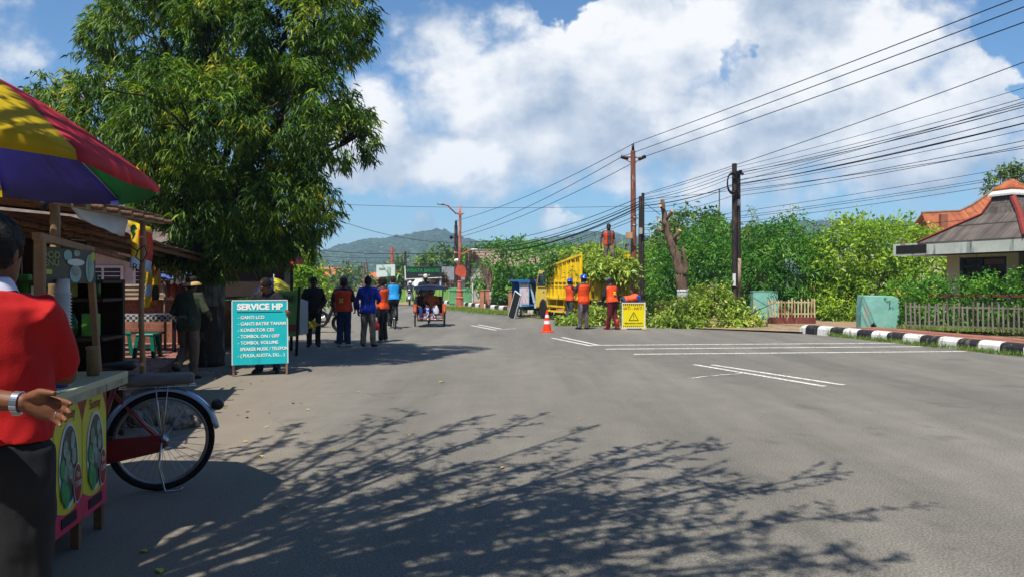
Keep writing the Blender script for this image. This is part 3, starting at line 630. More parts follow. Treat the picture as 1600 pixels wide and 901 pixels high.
# ------------------------------------------------------------------ market umbrella
uc = V((-3.241, 4.334, 2.233)); UR = 1.102; ph = 1.141; tX, tY = -.075, -.084
u = thing('market_umbrella', 'large tilted umbrella with yellow, red, blue and green panels over the food cart', 'umbrella', (uc.x, uc.y, 0))
un = V((-tX, -tY, 1)).normalized(); ux = V((1, 0, tX)).normalized(); uy = un.cross(ux)
def upt(a, t):       # a angle, t 0 apex .. 1 rim
    hgt = .56*(1-t)**.85*(1-.0*t) - (.0 if t < 1 else 0); hgt = .56*(1-t**1.35)
    return V((math.cos(a)*UR*t, math.sin(a)*UR*t, tX*math.cos(a)*UR*t+tY*math.sin(a)*UR*t)) + un*hgt + V((0,0,uc.z))
def canopy_mat(name, c):
    m = bpy.data.materials.new(name); nt, N, L = nodes(m); out = N.new('ShaderNodeOutputMaterial'); b = N.new('ShaderNodeBsdfPrincipled'); b.inputs['Roughness'].default_value = .6
    n = N.new('ShaderNodeTexNoise'); n.inputs['Scale'].default_value = 3; n.inputs['Detail'].default_value = 5; tc = N.new('ShaderNodeTexCoord'); L.new(tc.outputs['Object'], n.inputs[0])
    r = N.new('ShaderNodeValToRGB'); c = S(c); r.color_ramp.elements[0].color = (*[q*.8 for q in c], 1); r.color_ramp.elements[1].color = (*[min(1, q*1.12) for q in c], 1); r.color_ramp.elements[0].position=.3; r.color_ramp.elements[1].position=.7
    L.new(n.outputs[0], r.inputs[0]); L.new(r.outputs[0], b.inputs['Base Color']); t = N.new('ShaderNodeBsdfTranslucent'); L.new(r.outputs[0], t.inputs[0])
    mxs = N.new('ShaderNodeMixShader'); mxs.inputs[0].default_value = .5; L.new(b.outputs[0], mxs.inputs[1]); L.new(t.outputs[0], mxs.inputs[2]); L.new(mxs.outputs[0], out.inputs[0]); return m
uY, uRd, uB, uG = canopy_mat('canvas_yellow', '#dcc40c'), canopy_mat('canvas_red', '#cf3a4a'), canopy_mat('canvas_blue', '#575cb0'), canopy_mat('canvas_green', '#149a66')
names = {5: uY, 6: uRd, 7: uG, 0: uB, 1: uY, 2: uRd, 3: uB, 4: uG}
for i in range(8):
    b = MB(); a0 = ph+i*PI/4; NA, NT = 8, 10; grid = []
    for j in range(NT+1):
        for k in range(NA+1):
            t = j/NT; s = k/NA; a = a0+s*PI/4
            chord = math.cos(PI/8)/math.cos((s-.5)*PI/4); p = upt(a, t)
            pin = upt(a, t*chord); sag = math.sin(PI*s)
            q = pin - un*(.035*sag*t) ; q = V((q.x, q.y, q.z))
            grid.append(q)
    # a short valance hangs at the rim, scalloped
    for k in range(NA+1):
        s = k/NA; g = grid[NT*(NA+1)+k]; grid.append(g+V((0,0,-.055-.035*math.sin(PI*s)))+V((g.x, g.y, 0)).normalized()*.012)
    fs = [(j*(NA+1)+k, j*(NA+1)+k+1, (j+1)*(NA+1)+k+1, (j+1)*(NA+1)+k) for j in range(NT+1) for k in range(NA)]
    b.add(grid, fs); o = part('canopy_panel', b, names[i], u, True); sm = o.modifiers.new('s', 'SOLIDIFY'); sm.thickness = .003
b = MB(); mRib = M('umbrella_steel', '#c9cacb', .4, .1, metal=.4)
for i in range(8):
    r_ = MB(); a = ph+i*PI/4; r_.tube([upt(a, t)-un*.012 for t in (.02,.3,.6,.85,.995)], .005, 6); part('rib', r_, mRib, u, True)
b.tube([(0.05,.05,0), V((0,0,uc.z))+un*.60], .022, 10); part('pole', b, mRib, u, True)
# ------------------------------------------------------------------ food cart
CR = R(9.4); cart = thing('food_cart', 'food cart with pale counter and yellow pink dumpling posters beside the red-shirted man', 'food cart', (-2.52, 4.68, 0), CR)
mCtop = M('counter_laminate', '#a7ab8e', .4, .15, 4, .05, 20, streak='#6d6f58', streak_amt=.4); mPly = M('cart_board', '#6b5a45', .8, .25, 5)
b = MB(); b.box((-.39,-.86,.947), (1.02,1.80,.036)); part('countertop', b, mCtop, cart, bevel=.004)
b = MB(); b.box((.108,-.86,.925), (.02,1.80,.075)); part('counter_edge', b, M('counter_edge', '#8f9079', .5, .3, 7, .2, 30, streak='#54503f', streak_amt=.5), cart)
b = MB(); b.box((-.425,-.83,.55), (.846,1.66,.74)); part('cabinet', b, mPly, cart)
for x, y in ((-.03,-.02),(-.03,-.37),(-.03,-1.60),(-.80,-.04),(-.80,-1.6),(-.03,-.76)):
    b = MB(); b.box((x,y,.09), (.045,.045,.18)); part('leg', b, mWood, cart)
for x, y in ((-.03,-.02),(-.80,-.04)): pass
mPY = M('poster_yellow', '#cdc636', .45, .1, 2); mPM = M('poster_magenta', '#d2305c', .45, .1, 2); mPR = M('poster_darkred', '#8d1c22', .45, .08); mPW = M('poster_white', '#c9cfd0', .45, .06); mPK = M('poster_black', '#17151a', .45, .1)
mFood = M('poster_food', '#7f9384', .5, .5, 26); mFoodD = M('poster_food_dark', '#3d4a44', .5, .4, 20); mFoodG = M('poster_leaf', '#2f9152', .5, .35, 20)
for i in range(4):
    y1 = -.005-i*.378; y0 = y1-.368; yc = (y0+y1)/2; x = .003
    pr = MB(); pr.box((x,yc,.545), (.006,.368,.76)); po_ = part('poster', pr, mPY, cart)
    q = MB(); arc = [(x+.0045, y0+.368*t, .36-.10*math.cos((t-.5)*2.2)) for t in [j/12 for j in range(13)]]
    q.poly([(x+.0045,y0,.166),(x+.0045,y1,.166)]+arc[::-1]); part('poster_band', q, mPM, po_)
    for s in (-1, 1):
        q = MB(); q.poly([(x+.0045, yc+s*.184, .922),(x+.0045, yc+s*.184, .73),(x+.0045, yc+s*.15, .80),(x+.0045, yc+s*.11,.86),(x+.0045, yc+s*.03,.905),(x+.0045, yc, .922)]); part('poster_corner', q, mPR, po_)
    q = MB(); q.poly(ellp(yc, .52, .13, .235, x+.0062)); part('poster_plate', q, mPW, po_)
    q = MB(); q.poly(ellp(yc+.005, .525, .11, .21, x+.0078)); q2 = part('poster_picture', q, mFoodD, po_)
    q = MB()
    for a_, b_ in ((-.05,.62),(.04,.65),(-.02,.56),(.06,.56),(.01,.49),(-.05,.48),(.05,.45)): q.poly(ellp(yc+a_, b_, .03, .048, x+.0092+a_*.002+b_*.001, 14))
    part('poster_dumpling', q, mFood, po_)
    q = MB()
    for a_, b_, r_ in ((-.075,.40,.05),(-.09,.52,.04),(-.04,.36,.05)): q.poly(ellp(yc+a_, b_, r_*.8, r_*1.3, x+.0112+b_*.002, 9))
    part('poster_greens', q, mFoodG, po_)
    q = MB(); q.poly(ellp(yc+.10, .40, .056, .112, x+.0135)); part('price_rim', q, mPW, po_)
    q = MB(); q.poly(ellp(yc+.10, .40, .050, .104, x+.0148)); part('price_badge', q, mPR, po_)
    q = MB(); q.box((x+.006, yc-.0, .225), (.006,.2,.055)); part('poster_strip', q, mPK, po_)
    rt = (PI/2, 0, PI/2)
    text('Rp', .045, mPW, po_, (x+.0165, yc+.10, .45), rt, ext=.0005); text('7.500', .045, mPW, po_, (x+.0165, yc+.10, .395), rt, ext=.0005, sx=.85)
    text('Siomay', .085, mPR, po_, (x+.006, yc, .80), rt, ext=.0006, sx=.7)
mPost = M('pale_timber', '#8c6d52', .75, .25, 5, .3, 40)
for a_, b_, w in (((-.045,-.785,.965),(-.045,-.785,1.745),.045),((-.05,.025,.965),(-.10,.02,1.72),.036)):
    b = MB(); b.bar(a_, b_, w); part('frame_post', b, mPost, cart, bevel=.004)
b = MB(); b.bar((-.045,-.83,1.752), (-.10,.06,1.715), .04); part('frame_rail', b, mPost, cart, bevel=.004)
# menu board hanging from the rail
mb_ = thing('menu_board', 'dark slate menu board with green lettering hanging above the counter', 'menu board', (0,0,0)); cm = Matrix.Translation((-2.52,4.68,0)) @ Matrix.Rotation(CR, 4, 'Z')
mb_.matrix_world = cm @ Matrix.Translation((-.085,-.355,1.61)) @ Matrix.Rotation(-.07, 4, 'Z')
mSl = M('slate_print', '#25312f', .5, .15, 6); mOl = M('print_olive', '#7c8a3a', .5, .1); mGn = M('print_green', '#a5b52e', .5, .1); mTe = M('print_teal', '#7fa9a6', .5, .1)
b = MB(); b.box((0,0,0), (.012,.70,.20)); bo = part('board', b, mSl, mb_)
x = .0085
def bpart(nm, polys, mt, dx=0.):
    q = MB()
    for i, p_ in enumerate(polys): q.poly([(x+dx+i*.0003, a_, b_) for a_, b_ in p_])
    part(nm, q, mt, bo)
E2 = lambda cy, cz, ry, rz, n=20: [(cy+ry*math.cos(2*PI*k/n), cz+rz*math.sin(2*PI*k/n)) for k in range(n)]
bpart('print_corner', [[(-.345,.095),(-.345,-.02),(-.325,-.02),(-.31,.04),(-.27,.095)], E2(-.03,-.085,.05,.012), E2(.31,.06,.03,.03)], mGn)
bpart('print_label', [[(-.31,-.02),(-.18,-.025),(-.18,-.05),(-.31,-.047)]], mGn, .001)
for e_ in (E2(.09,-.045,.07,.05), E2(.27,-.01,.055,.085), E2(.0,.06,.05,.03)): bpart('print_photo', [e_], mTe)
for e_ in (E2(.09,-.03,.05,.028), E2(.27,-.005,.02,.07), E2(.10,.075,.04,.018)): bpart('print_dish', [e_], mFood, .002)
bpart('print_capsule', [E2(.09,.022,.105,.020)], mPW, .003)
text('FOOD', .05, mOl, bo, (x+.001,-.215,.055), rt, ext=.0005, bold=.02, sx=1.7); text('MENU', .05, mOl, bo, (x+.001,-.215,.012), rt, ext=.0005, bold=.02, sx=1.6)
# things on the counter
mCup = M('cup_plastic', '#b8c0c4', .35, .05)
def cw(x, y, z=.965): return cm @ V((x, y, z))
for i, (lx, ly, n, lb) in enumerate(((-.06,-.47,27,'tall stack of white plastic cups on the counter, nearest the post'),(-.15,-.55,25,'tall stack of white plastic cups leaning behind the red-shirted man'),(-.09,-.60,20,'shorter stack of white plastic cups close to the red sleeve'))):
    b = MB(); pr = []
    for k in range(n): pr += [(.036,.0+k*.0185), (.045,.004+k*.0185), (.046,.008+k*.0185), (.0405,.010+k*.0185)]
    pr += [(.036, n*.0185+.01), (.034, n*.0185+.07)]
    b.lathe(pr, (0,0,0), 20); o = part('cup_stack', b, mCup, None, True); o.location = cw(lx, ly); tag(o, lb, 'cups', 'stacks of plastic cups')
b = MB(); b.lathe([(.05,0),(.055,.01),(.055,.06),(.058,.065)], n=18); o = part('blue_tub', b, M('tub_blue', '#1f3f9b', .4, .1), None, True); o.location = cw(.0,-.70); tag(o, 'small blue plastic tub on the counter beside the cup stacks', 'tub')
b = MB(); b.lathe([(.0,0),(.034,0),(.036,.15),(.040,.155),(.040,.17),(.03,.175),(0,.175)], n=18); o = part('wooden_canister', b, mBamboo, None, True); o.location = cw(.0,-.20); tag(o, 'round bamboo chopstick canister standing on the counter', 'canister')
mBot = M('bottle_green', '#1d5a2c', .15, .1, coat=.3)
for i in range(5):
    b = MB(); b.lathe([(0,0),(.03,0),(.03,.17),(.012,.21),(.011,.25),(.014,.25),(.014,.27),(0,.27)], n=14); o = part('sauce_bottle', b, mBot, None, True); o.location = cw(-.30-.09*(i % 2), -.42+.10*i); tag(o, 'green glass sauce bottle at the back of the counter', 'bottle', 'sauce bottles on the counter')
# ------------------------------------------------------------------ stall shelter (bamboo poles, timber roof, white tarpaulin)
sh = thing('stall_shelter', 'bamboo stall shelter with a brown timber roof and white tarpaulin edge', 'shelter', (-3.65, 6.0, 0))
so_ = V((-3.65, 6.0, 0)); w2 = lambda x, y, z: V((x, y, z))-so_
pA = P(84, 308, 6.0); pB = P(222, 343, 9.0)
for a_, zt, r_ in ((pA, pA.z+.05, .036), (pB, pB.z, .031)):
    b = MB(); n = 9; pts = []; rr = []
    for i in range(n+1):
        for dz, k in ((-.02,1),(0,1.14),(.02,1)):
            z = zt*i/n+dz
            if 0 <= z <= zt: pts.append(w2(a_.x+.012*math.sin(i), a_.y, z)); rr.append(r_*k)
    b.tube(pts, rr, 12); part('bamboo_post', b, mBamboo, sh, True)
def lp(a, b, t): return V(a).lerp(V(b), t)
e0 = V((-3.58,5.85,2.15)); e1 = V((-4.42,9.55,2.27)); l0 = e0+V((-4.2,-.6,.42)); l1 = e1+V((-4.2,-.6,.42))
b = MB(); b.bar(w2(*e0), w2(*e1), .05); b.bar(w2(*(e0+V((-.12,0,.07)))), w2(*(e1+V((-.12,.25,.06)))), .045); part('edge_beam', b, mBamboo, sh)
for i in range(9):
    t = i/8; b = MB(); b.tube([w2(*(lp(e0,e1,t)+V((.12,0,-.0)))), w2(*(lp(l0,l1,t)))], .028, 8); part('rafter', b, mWood, sh, True)
for i in range(7):
    t = .06+i/7; b = MB(); b.bar(w2(*(lp(e0,l0,t)+V((0,-.2,.035)))), w2(*(lp(e1,l1,t)+V((0,.2,.035)))), .04, .02); part('batten', b, mWood, sh)
b = MB(); zz = V((0,0,.065))
for i in range(16):
    t0, t1 = i/16, (i+.96)/16; dz = V((0,0,random.uniform(0,.012)))
    b.prism([w2(*(lp(e0,e1,t0)+zz+dz)), w2(*(lp(e0,e1,t1)+zz+dz)), w2(*(lp(l0,l1,t1)+zz+dz)), w2(*(lp(l0,l1,t0)+zz+dz))], (0,0,.018))
part('roof_boards', b, mRoofW, sh)
b = MB(); NA = 24; vs = []
for i in range(NA+1):
    t = i/NA; p = lp(P(92,312,6.05), P(196,347,8.75), t); drop = .06+.21*min(1, t*1.6)*(1-.25*t)
    for j in range(5):
        s = j/4; vs.append(w2(p.x+.05+.05*math.sin(3*PI*t+s*2)*s+.008*math.sin(t*40)*s, p.y-.05, p.z-drop*s+.05))
b.add(vs, [(i*5+j, i*5+j+1, (i+1)*5+j+1, (i+1)*5+j) for i in range(NA) for j in range(4)])
o = part('tarpaulin', b, M('tarp_white', '#b9c0cc', .5, .1, 4, .3, 14), sh, True); o.modifiers.new('s', 'SOLIDIFY').thickness = .004
b = MB(); pp = P(208,352,8.8); b.tube([w2(*(pp+V((.02*math.sin(k*2.3), 0, -.035*k)))) for k in range(6)], [.02,.035,.012,.02,.01,.004], 7); part('string_knot', b, M('string_green', '#2fae7d', .6, .1), sh, True)
# dark cable hanging at the pole
b = MB(); b.tube([P(205,385,8.9), P(214,392,8.85), P(226,384,8.85), P(230,397,8.85), P(222,410,8.85), P(212,402,8.85), P(216,390,8.85)], .008, 6); o = part('hanging_cable', b, mBlack, None, True); tag(o, 'loop of black cable hanging on the bamboo pole by the yellow banner', 'cable')
# bulb holder under the roof
b = MB(); b.ell(P(69,319,5.8), (.035,.035,.05)); b.tube([P(69,312,5.8), P(70,302,5.8)], .012, 6); o = part('lamp_holder', b, mBlack, None, True); tag(o, 'black lamp holder hanging under the stall roof', 'lamp')
# ------------------------------------------------------------------ stall behind (plank walls, shelves)
st = thing('warung_stall', 'dark plank food stall with goods hanging behind the cart', 'stall', (-6.3, 9.8, .1)); so2 = V((-6.3, 9.8, .1)); w3 = lambda x, y, z: V((x, y, z))-so2
b = MB()
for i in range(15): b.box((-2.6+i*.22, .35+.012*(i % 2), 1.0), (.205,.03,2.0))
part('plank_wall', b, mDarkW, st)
mUnder = M('roof_underside', '#6b5340', .9, .3, 4, .3, 20, streak='#3a2b20', streak_amt=.5)
qa_, qb_, qc_, qd_ = V((-4.85,8.3,2.2)), V((-5.3,13.2,1.93)), V((-11.5,13.2,2.40)), V((-11,8.3,2.75)); b = MB()
for i in range(22):
    t0, t1 = i/22, (i+.95)/22; dz = V((0,0,random.uniform(0,.02)))
    b.prism([w3(*(lp(qa_,qb_,t0)+dz)), w3(*(lp(qa_,qb_,t1)+dz)), w3(*(lp(qd_,qc_,t1)+dz)), w3(*(lp(qd_,qc_,t0)+dz))], (0,0,.02))
part('roof', b, mUnder, st)
for i in range(12):
    b = MB(); t = .02+i/12; b.tube([w3(*(lp(qa_,qd_,t)-V((0,.1,.05)))), w3(*(lp(qb_,qc_,t)-V((0,-.1,.05))))], .034, 7); part('rafter', b, mWood, st, True)
b = MB(); b.bar(w3(*P(130,386,8.6)), w3(*P(206,407,9.8)), .05); part('fascia', b, mWood, st)
for z in (.75, 1.15):
    b = MB(); b.box((-1.0,-.1,z), (2.6,.45,.04)); part('shelf', b, mDarkW, st)
b = MB(); b.box((.55,.05,1.32), (.45,.03,.75)); part('curtain', b, M('curtain_maroon', '#33211f', .9, .3, 7, .3, 20), st)
gc = ['#2f6b2e', '#4f8a33', '#8a3b22', '#a8752a', '#7d7a70', '#244f6b', '#5b2a23', '#b0a68f']
for i in range(16):
    b = MB(); hgt = random.uniform(.14,.30); wd = random.uniform(.08,.2); b.box((0,0,hgt/2), (wd,.10,hgt)); b.box((0,-.052,hgt*.55), (wd*.8,.004,hgt*.5))
    o = part('snack_packet', b, M('packet_'+gc[i % 8][1:], gc[i % 8], .4, .35, 14), None, bevel=.012); o.location = so2+V((-2.0+(i % 8)*.33+random.uniform(-.05,.05), -.14, (.77 if i < 8 else 1.17)))
    tag(o, 'colourful packet on the shelves of the dark plank stall', 'packet', 'packets on the stall shelves')
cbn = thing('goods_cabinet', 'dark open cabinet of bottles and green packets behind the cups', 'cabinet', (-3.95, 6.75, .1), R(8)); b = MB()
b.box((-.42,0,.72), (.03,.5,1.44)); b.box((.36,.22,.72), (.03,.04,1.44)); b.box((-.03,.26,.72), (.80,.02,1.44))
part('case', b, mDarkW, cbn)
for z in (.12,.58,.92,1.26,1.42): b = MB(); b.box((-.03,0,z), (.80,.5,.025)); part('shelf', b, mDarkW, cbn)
for i in range(12):
    z = (.605,.945,1.285)[i % 3]; b = MB()
    if i % 2: b.lathe([(0,0),(.032,0),(.032,.13),(.012,.165),(.012,.2),(0,.2)], n=12); mt = mBot; lb, ct = 'green bottle on the shelves of the dark cabinet', 'bottle'
    else: b.box((0,0,.10), (.14,.06,.20)); mt = M('packet_leafgreen' if i % 4 else 'packet_olive', '#3f8a35' if i % 4 else '#8a8a35', .4, .4, 14); lb, ct = 'green packet on the shelves of the dark cabinet', 'packet'
    o = part('green_bottle' if i % 2 else 'green_packet', b, mt, None, True if i % 2 else False, bevel=0 if i % 2 else .01); o.location = V((-3.95,6.75,.1))+V((-.34+(i//3)*.2+.05*(i % 2), -.13, z)); tag(o, lb, ct, ct+'s in the dark cabinet')
# teal stools, tables
mTeal = M('stool_teal', '#0a5e4e', .4, .1, 4)
def stool(loc, lb, rot):
    t = thing('plastic_stool', lb, 'stool', loc, rot, 'teal plastic stools'); b = MB()
    b.rings([[(s*.15*c_, s*.15*s_, z) for c_, s_ in ((-1,-1),(1,-1),(1,1),(-1,1))] for s, z in ((1.1,.40),(1.1,.44),(1.0,.455))]); part('seat', b, mTeal, t, bevel=.012)
    for sx_ in (-1,1):
        for sy_ in (-1,1):
            b = MB(); b.rings([[(sx_*cx+u_*.032, sy_*cx+v_*.032, z) for u_, v_ in ((-1,-1),(1,-1),(1,1),(-1,1))] for cx, z in ((.125,.41),(.175,0))]); part('leg', b, mTeal, t)
    b = MB()
    for a_ in range(4):
        c_, s_ = math.cos(a_*PI/2), math.sin(a_*PI/2); b.box((c_*.148, s_*.148, .20), (.02 if a_ % 2 == 0 else .27, .27 if a_ % 2 == 0 else .02, .03))
    part('stretcher', b, mTeal, t); return t
stool(P(166,578,11.7).xy.to_3d()+V((0,0,.1)), 'teal plastic stool right behind the cart counter', .2)
stool(V((-7.55,14.6,.1)), 'teal plastic stool in front of the checked table', .5); stool(V((-6.9,14.3,.1)), 'teal plastic stool half behind the bamboo pole', .1); stool(V((-8.6,14.9,.1)), 'teal plastic stool left of the checked table in shade', .3)
def checked():
    m = bpy.data.materials.new('checked_cloth'); nt, N, L = nodes(m); o = N.new('ShaderNodeOutputMaterial'); b = N.new('ShaderNodeBsdfPrincipled'); L.new(b.outputs[0], o.inputs[0])
    c = N.new('ShaderNodeTexChecker'); c.inputs['Scale'].default_value = 18; c.inputs[1].default_value = (.03,.03,.035,1); c.inputs[2].default_value = (.35,.35,.36,1); tc = N.new('ShaderNodeTexCoord'); L.new(tc.outputs['Object'], c.inputs[0]); L.new(c.outputs[0], b.inputs['Base Color']); return m
tb = thing('stall_table', 'long table under a checked dark cloth on the red paving', 'table', (-7.75, 15.6, .1), R(4))
b = MB(); b.box((0,0,.74), (1.9,.7,.03)); b.box((0,-.352,.68), (1.9,.006,.12)); part('table_cloth', b, checked(), tb)
for x_ in (-.85,.85):
    for y_ in (-.28,.28): b = MB(); b.box((x_,y_,.36), (.06,.06,.72)); part('leg', b, mDarkW, tb)
b = MB(); b.box((0,-.7,.42), (1.6,.26,.04)); bn = thing('stall_bench', 'dark wooden bench pushed up to the checked table', 'bench', (-7.75,15.6,.1), R(4)); part('seat', b, mDarkW, bn)
for x_ in (-.7,.7): b = MB(); b.box((x_,-.7,.2), (.06,.22,.4)); part('leg', b, mDarkW, bn)
# low brick wall with stacked planks
def brickmat(name, a, b_, c_, sc=6):
    m = tiles(name, a, b_, c_, sc); 
    for n in m.node_tree.nodes:
        if n.type == 'MAPPING': n.inputs['Rotation'].default_value = (PI/2,0,0)
    return m
mBrick = brickmat('brickwork', '#7d4a38', '#8e5c46', '#8b8378', 4.5)
lw = MB(); lw.box((0,0,.55), (7.5,.22,1.1)); o = part('brick_wall', lw, mBrick); o.location = (-10.3,17.5,0); o.rotation_euler = (0,0,R(6)); tag(o, 'low brick wall behind the stall tables', 'wall')
b = MB()
for i in range(7): b.box((.3*math.sin(i*1.9), 0.04*math.sin(i*3), 1.14+i*.05), (3.6-.25*(i % 3), .28, .042), (0,0,.02*math.sin(i*5)))
o = part('plank_stack', b, M('sawn_planks', '#a99a80', .85, .25, 4, .3, 30)); o.location = (-9.2,17.45,0); o.rotation_euler = (0,0,R(6)); tag(o, 'stack of pale sawn planks lying on the low brick wall', 'planks')
# white house behind the stalls
hs = thing('white_house', 'low white house with tiled roof and barred windows behind the stalls', 'house', (-13.2, 24, 0), R(10)); mWall = M('limewash', '#b4b2ac', .85, .15, 2, .15, 20, streak='#77746c', streak_amt=.45)
b = MB(); b.box((0,2.5,1.35), (9,5,2.7)); part('wall', b, mWall, hs)
mTile = tiles('grey_roof_tiles', '#6e6259', '#5d5149', '#3d352f', 7)
b = MB(); b.prism([(-4.9,-.9,2.55),(4.9,-.9,2.55),(4.9,2.5,4.3),(-4.9,2.5,4.3)], (0,0,.08)); b.prism([(-4.9,5.9,2.55),(4.9,5.9,2.55),(4.9,2.5,4.3),(-4.9,2.5,4.3)], (0,0,.08)); part('roof', b, mTile, hs)
mWin = glass('window_dark', (.03,.035,.04))
for x_ in (.2,1.7,3.2,-1.6):
    b = MB(); b.box((x_,-.02,1.5), (1.2,.08,1.05)); wf = part('window', b, mWhiteP, hs); b = MB(); b.box((x_-.28,-.064,1.5), (.48,.03,.9)); b.box((x_+.28,-.064,1.5), (.48,.03,.9)); part('pane', b, mWin, wf)
    b = MB(); [b.box((x_,-.085,1.18+k*.13), (1.04,.012,.02)) for k in range(6)]; part('louvre', b, mWhiteP, wf)
# yellow banners
mYB = M('banner_yellow', '#c9a713', .5, .2, 2.5); mYO = M('banner_orange', '#c0741a', .5, .3, 3); mBl = M('banner_lightblue', '#a9bfd6', .5, .1); mRdB = M('banner_red', '#b92a22', .5, .15)
def banner(lb, pts, th, mat, extras):
    o_ = V(pts[0]); t = thing('advertising_banner', lb, 'banner', o_, 0, 'yellow banners by the stalls'); b = MB(); n = 8; vs = []
    for i in range(n+1):
        for j in range(n+1):
            p = lp(lp(pts[0], pts[1], i/n), lp(pts[3], pts[2], i/n), j/n); vs.append(p-o_+V((0,.05*math.sin(i*.8+j*.5),0)))
    b.add(vs, [(i*(n+1)+j, i*(n+1)+j+1, (i+1)*(n+1)+j+1, (i+1)*(n+1)+j) for i in range(n) for j in range(n)])
    for k, (u0, u1, v0, v1, mt) in enumerate(extras): pass
    s = part('banner_sheet', b, [mat]+[e[4] for e in extras], t, True)
    for f in s.data.polygons:
        i, j = f.index//n, f.index % n
        for k, (u0, u1, v0, v1, mt) in enumerate(extras):
            if u0 <= (i+.5)/n <= u1 and v0 <= (j+.5)/n <= v1: f.material_index = k+1
    s.modifiers.new('s', 'SOLIDIFY').thickness = .004; return t
t = banner('yellow banner with pale blue foot tied behind the bamboo pole', [P(200,345,9.6), P(235,355,9.9), P(238,428,9.9), P(205,418,9.6)], 0, mYB, [(0,1,.78,1,mBl),(.55,1,.15,.75,mRdB)])
text('Ri', .13, mBlack, t, P(213,418,9.5)-P(200,345,9.6), (PI/2,0,.1), sx=1)
text('IM', .10, mYB, t, P(229,388,9.68)-P(200,345,9.6), (PI/2,0,.1), sx=.8, bold=.02)
banner('lower yellow banner wrapped on a post beside the brick wall', [P(226,412,15.5), P(236,413,15.6), P(237,478,15.6), P(226,480,15.5)], 0, mYB, [(.2,.9,.5,.7,mBl)])
banner('narrow orange yellow banner with dark figure print by the tarpaulin stall', [P(236,414,15), P(250,416,15.2), P(249,474,15.2), P(236,478,15)], 0, mYO, [(.2,.8,.2,.45,mYB),(.3,.8,.5,.85,mDarkW)])
# tarp stall under blue sheet
ts = thing('tarpaulin_stall', 'small stall under a sagging blue tarpaulin roof left of the big tree', 'stall', (-7.0, 16.5, .1)); o2 = V((-7.0,16.5,.1))
b = MB(); vs = []; n = 12
for i in range(n+1):
    for j in range(7):
        p = lp(lp(P(246,437,16), P(322,421,15.2), i/n), lp(P(246,432,18.5), P(322,418,18), i/n), j/6); vs.append(p-o2+V((0,0,.05*math.sin(i*1.3)-.06*math.sin(PI*j/6))))
b.add(vs, [(i*7+j, i*7+j+1, (i+1)*7+j+1, (i+1)*7+j) for i in range(n) for j in range(6)]); o = part('tarp_roof', b, M('tarp_blue', '#2d5fa5', .5, .2, 3, .2, 10, streak='#a33a38', streak_amt=.48), ts, True); o.modifiers.new('s', 'SOLIDIFY').thickness = .006
for q in (P(258,438,16), P(312,430,15.4), P(256,436,18.3), P(316,424,17.9)): b = MB(); b.tube([q-o2, V((q.x,q.y,.1))-o2], .03, 8); part('post', b, mBamboo, ts, True)
b = MB(); b.box((.1,.8,.5), (1.3,.5,1.0)); part('counter', b, M('counter_brown', '#5d4632', .8, .25), ts)
for k, (px, c_) in enumerate(((262,'#8b3a24'),(272,'#9b4a2a'),(284,'#6b2f28'))):
    b = MB(); b.ell((0,0,-.16), (.10,.06,.16), 10, 8); b.tube([(0,0,0),(0,0,.08)], .01, 6); o = part('hanging_bag', b, M('bag_'+c_[1:], c_, .7, .25), None, True); o.location = P(px,442,16.8); tag(o, 'reddish bag hanging under the blue tarpaulin', 'bag', 'bags hanging under the blue tarpaulin')
# ------------------------------------------------------------------ bicycles
mRed = M('frame_red', '#7d1119', .3, .15, 6, coat=.4); mBlueF = M('fender_steel_blue', '#8fa6c2', .25, .12, 5, metal=.5); mRim = M('rim_steel', '#8b8d90', .35, .12, metal=.8); mPad = M('pad_grey', '#6c6a69', .7, .2, 8, .2, 40)
def wheel(y, r, parent, spokes=32, tyre=.022, rimm=None, name='wheel', z=None, x=0.):
    z = r if z is None else z
    b = MB(); b.torus((x,y,z), r-tyre, tyre, 'X', 48, 10); w = part(name, b, mRub, parent, True)
    b = MB(); b.torus((x,y,z), r-tyre*2.3, .014, 'X', 48, 6); part('rim', b, rimm or mRim, w, True)
    b = MB()
    for k in range(spokes):
        a = 2*PI*k/spokes; a2 = a+(.35 if k % 2 else -.35); sd_ = .028 if k % 4 < 2 else -.028
        b.tube([(x+sd_, y+.022*math.cos(a2), z+.022*math.sin(a2)), (x, y+(r-tyre*2.3)*math.cos(a), z+(r-tyre*2.3)*math.sin(a))], .0016 if spokes > 20 else .003, 4)
    part('spokes', b, mChrome, w)
    b = MB(); b.tube([(x-.05,y,z),(x+.05,y,z)], .022, 12); b.tube([(x-.036,y,z),(x-.028,y,z)], .05, 16); b.tube([(x+.028,y,z),(x+.036,y,z)], .05, 16); part('hub', b, mChrome, w, True)
    return w
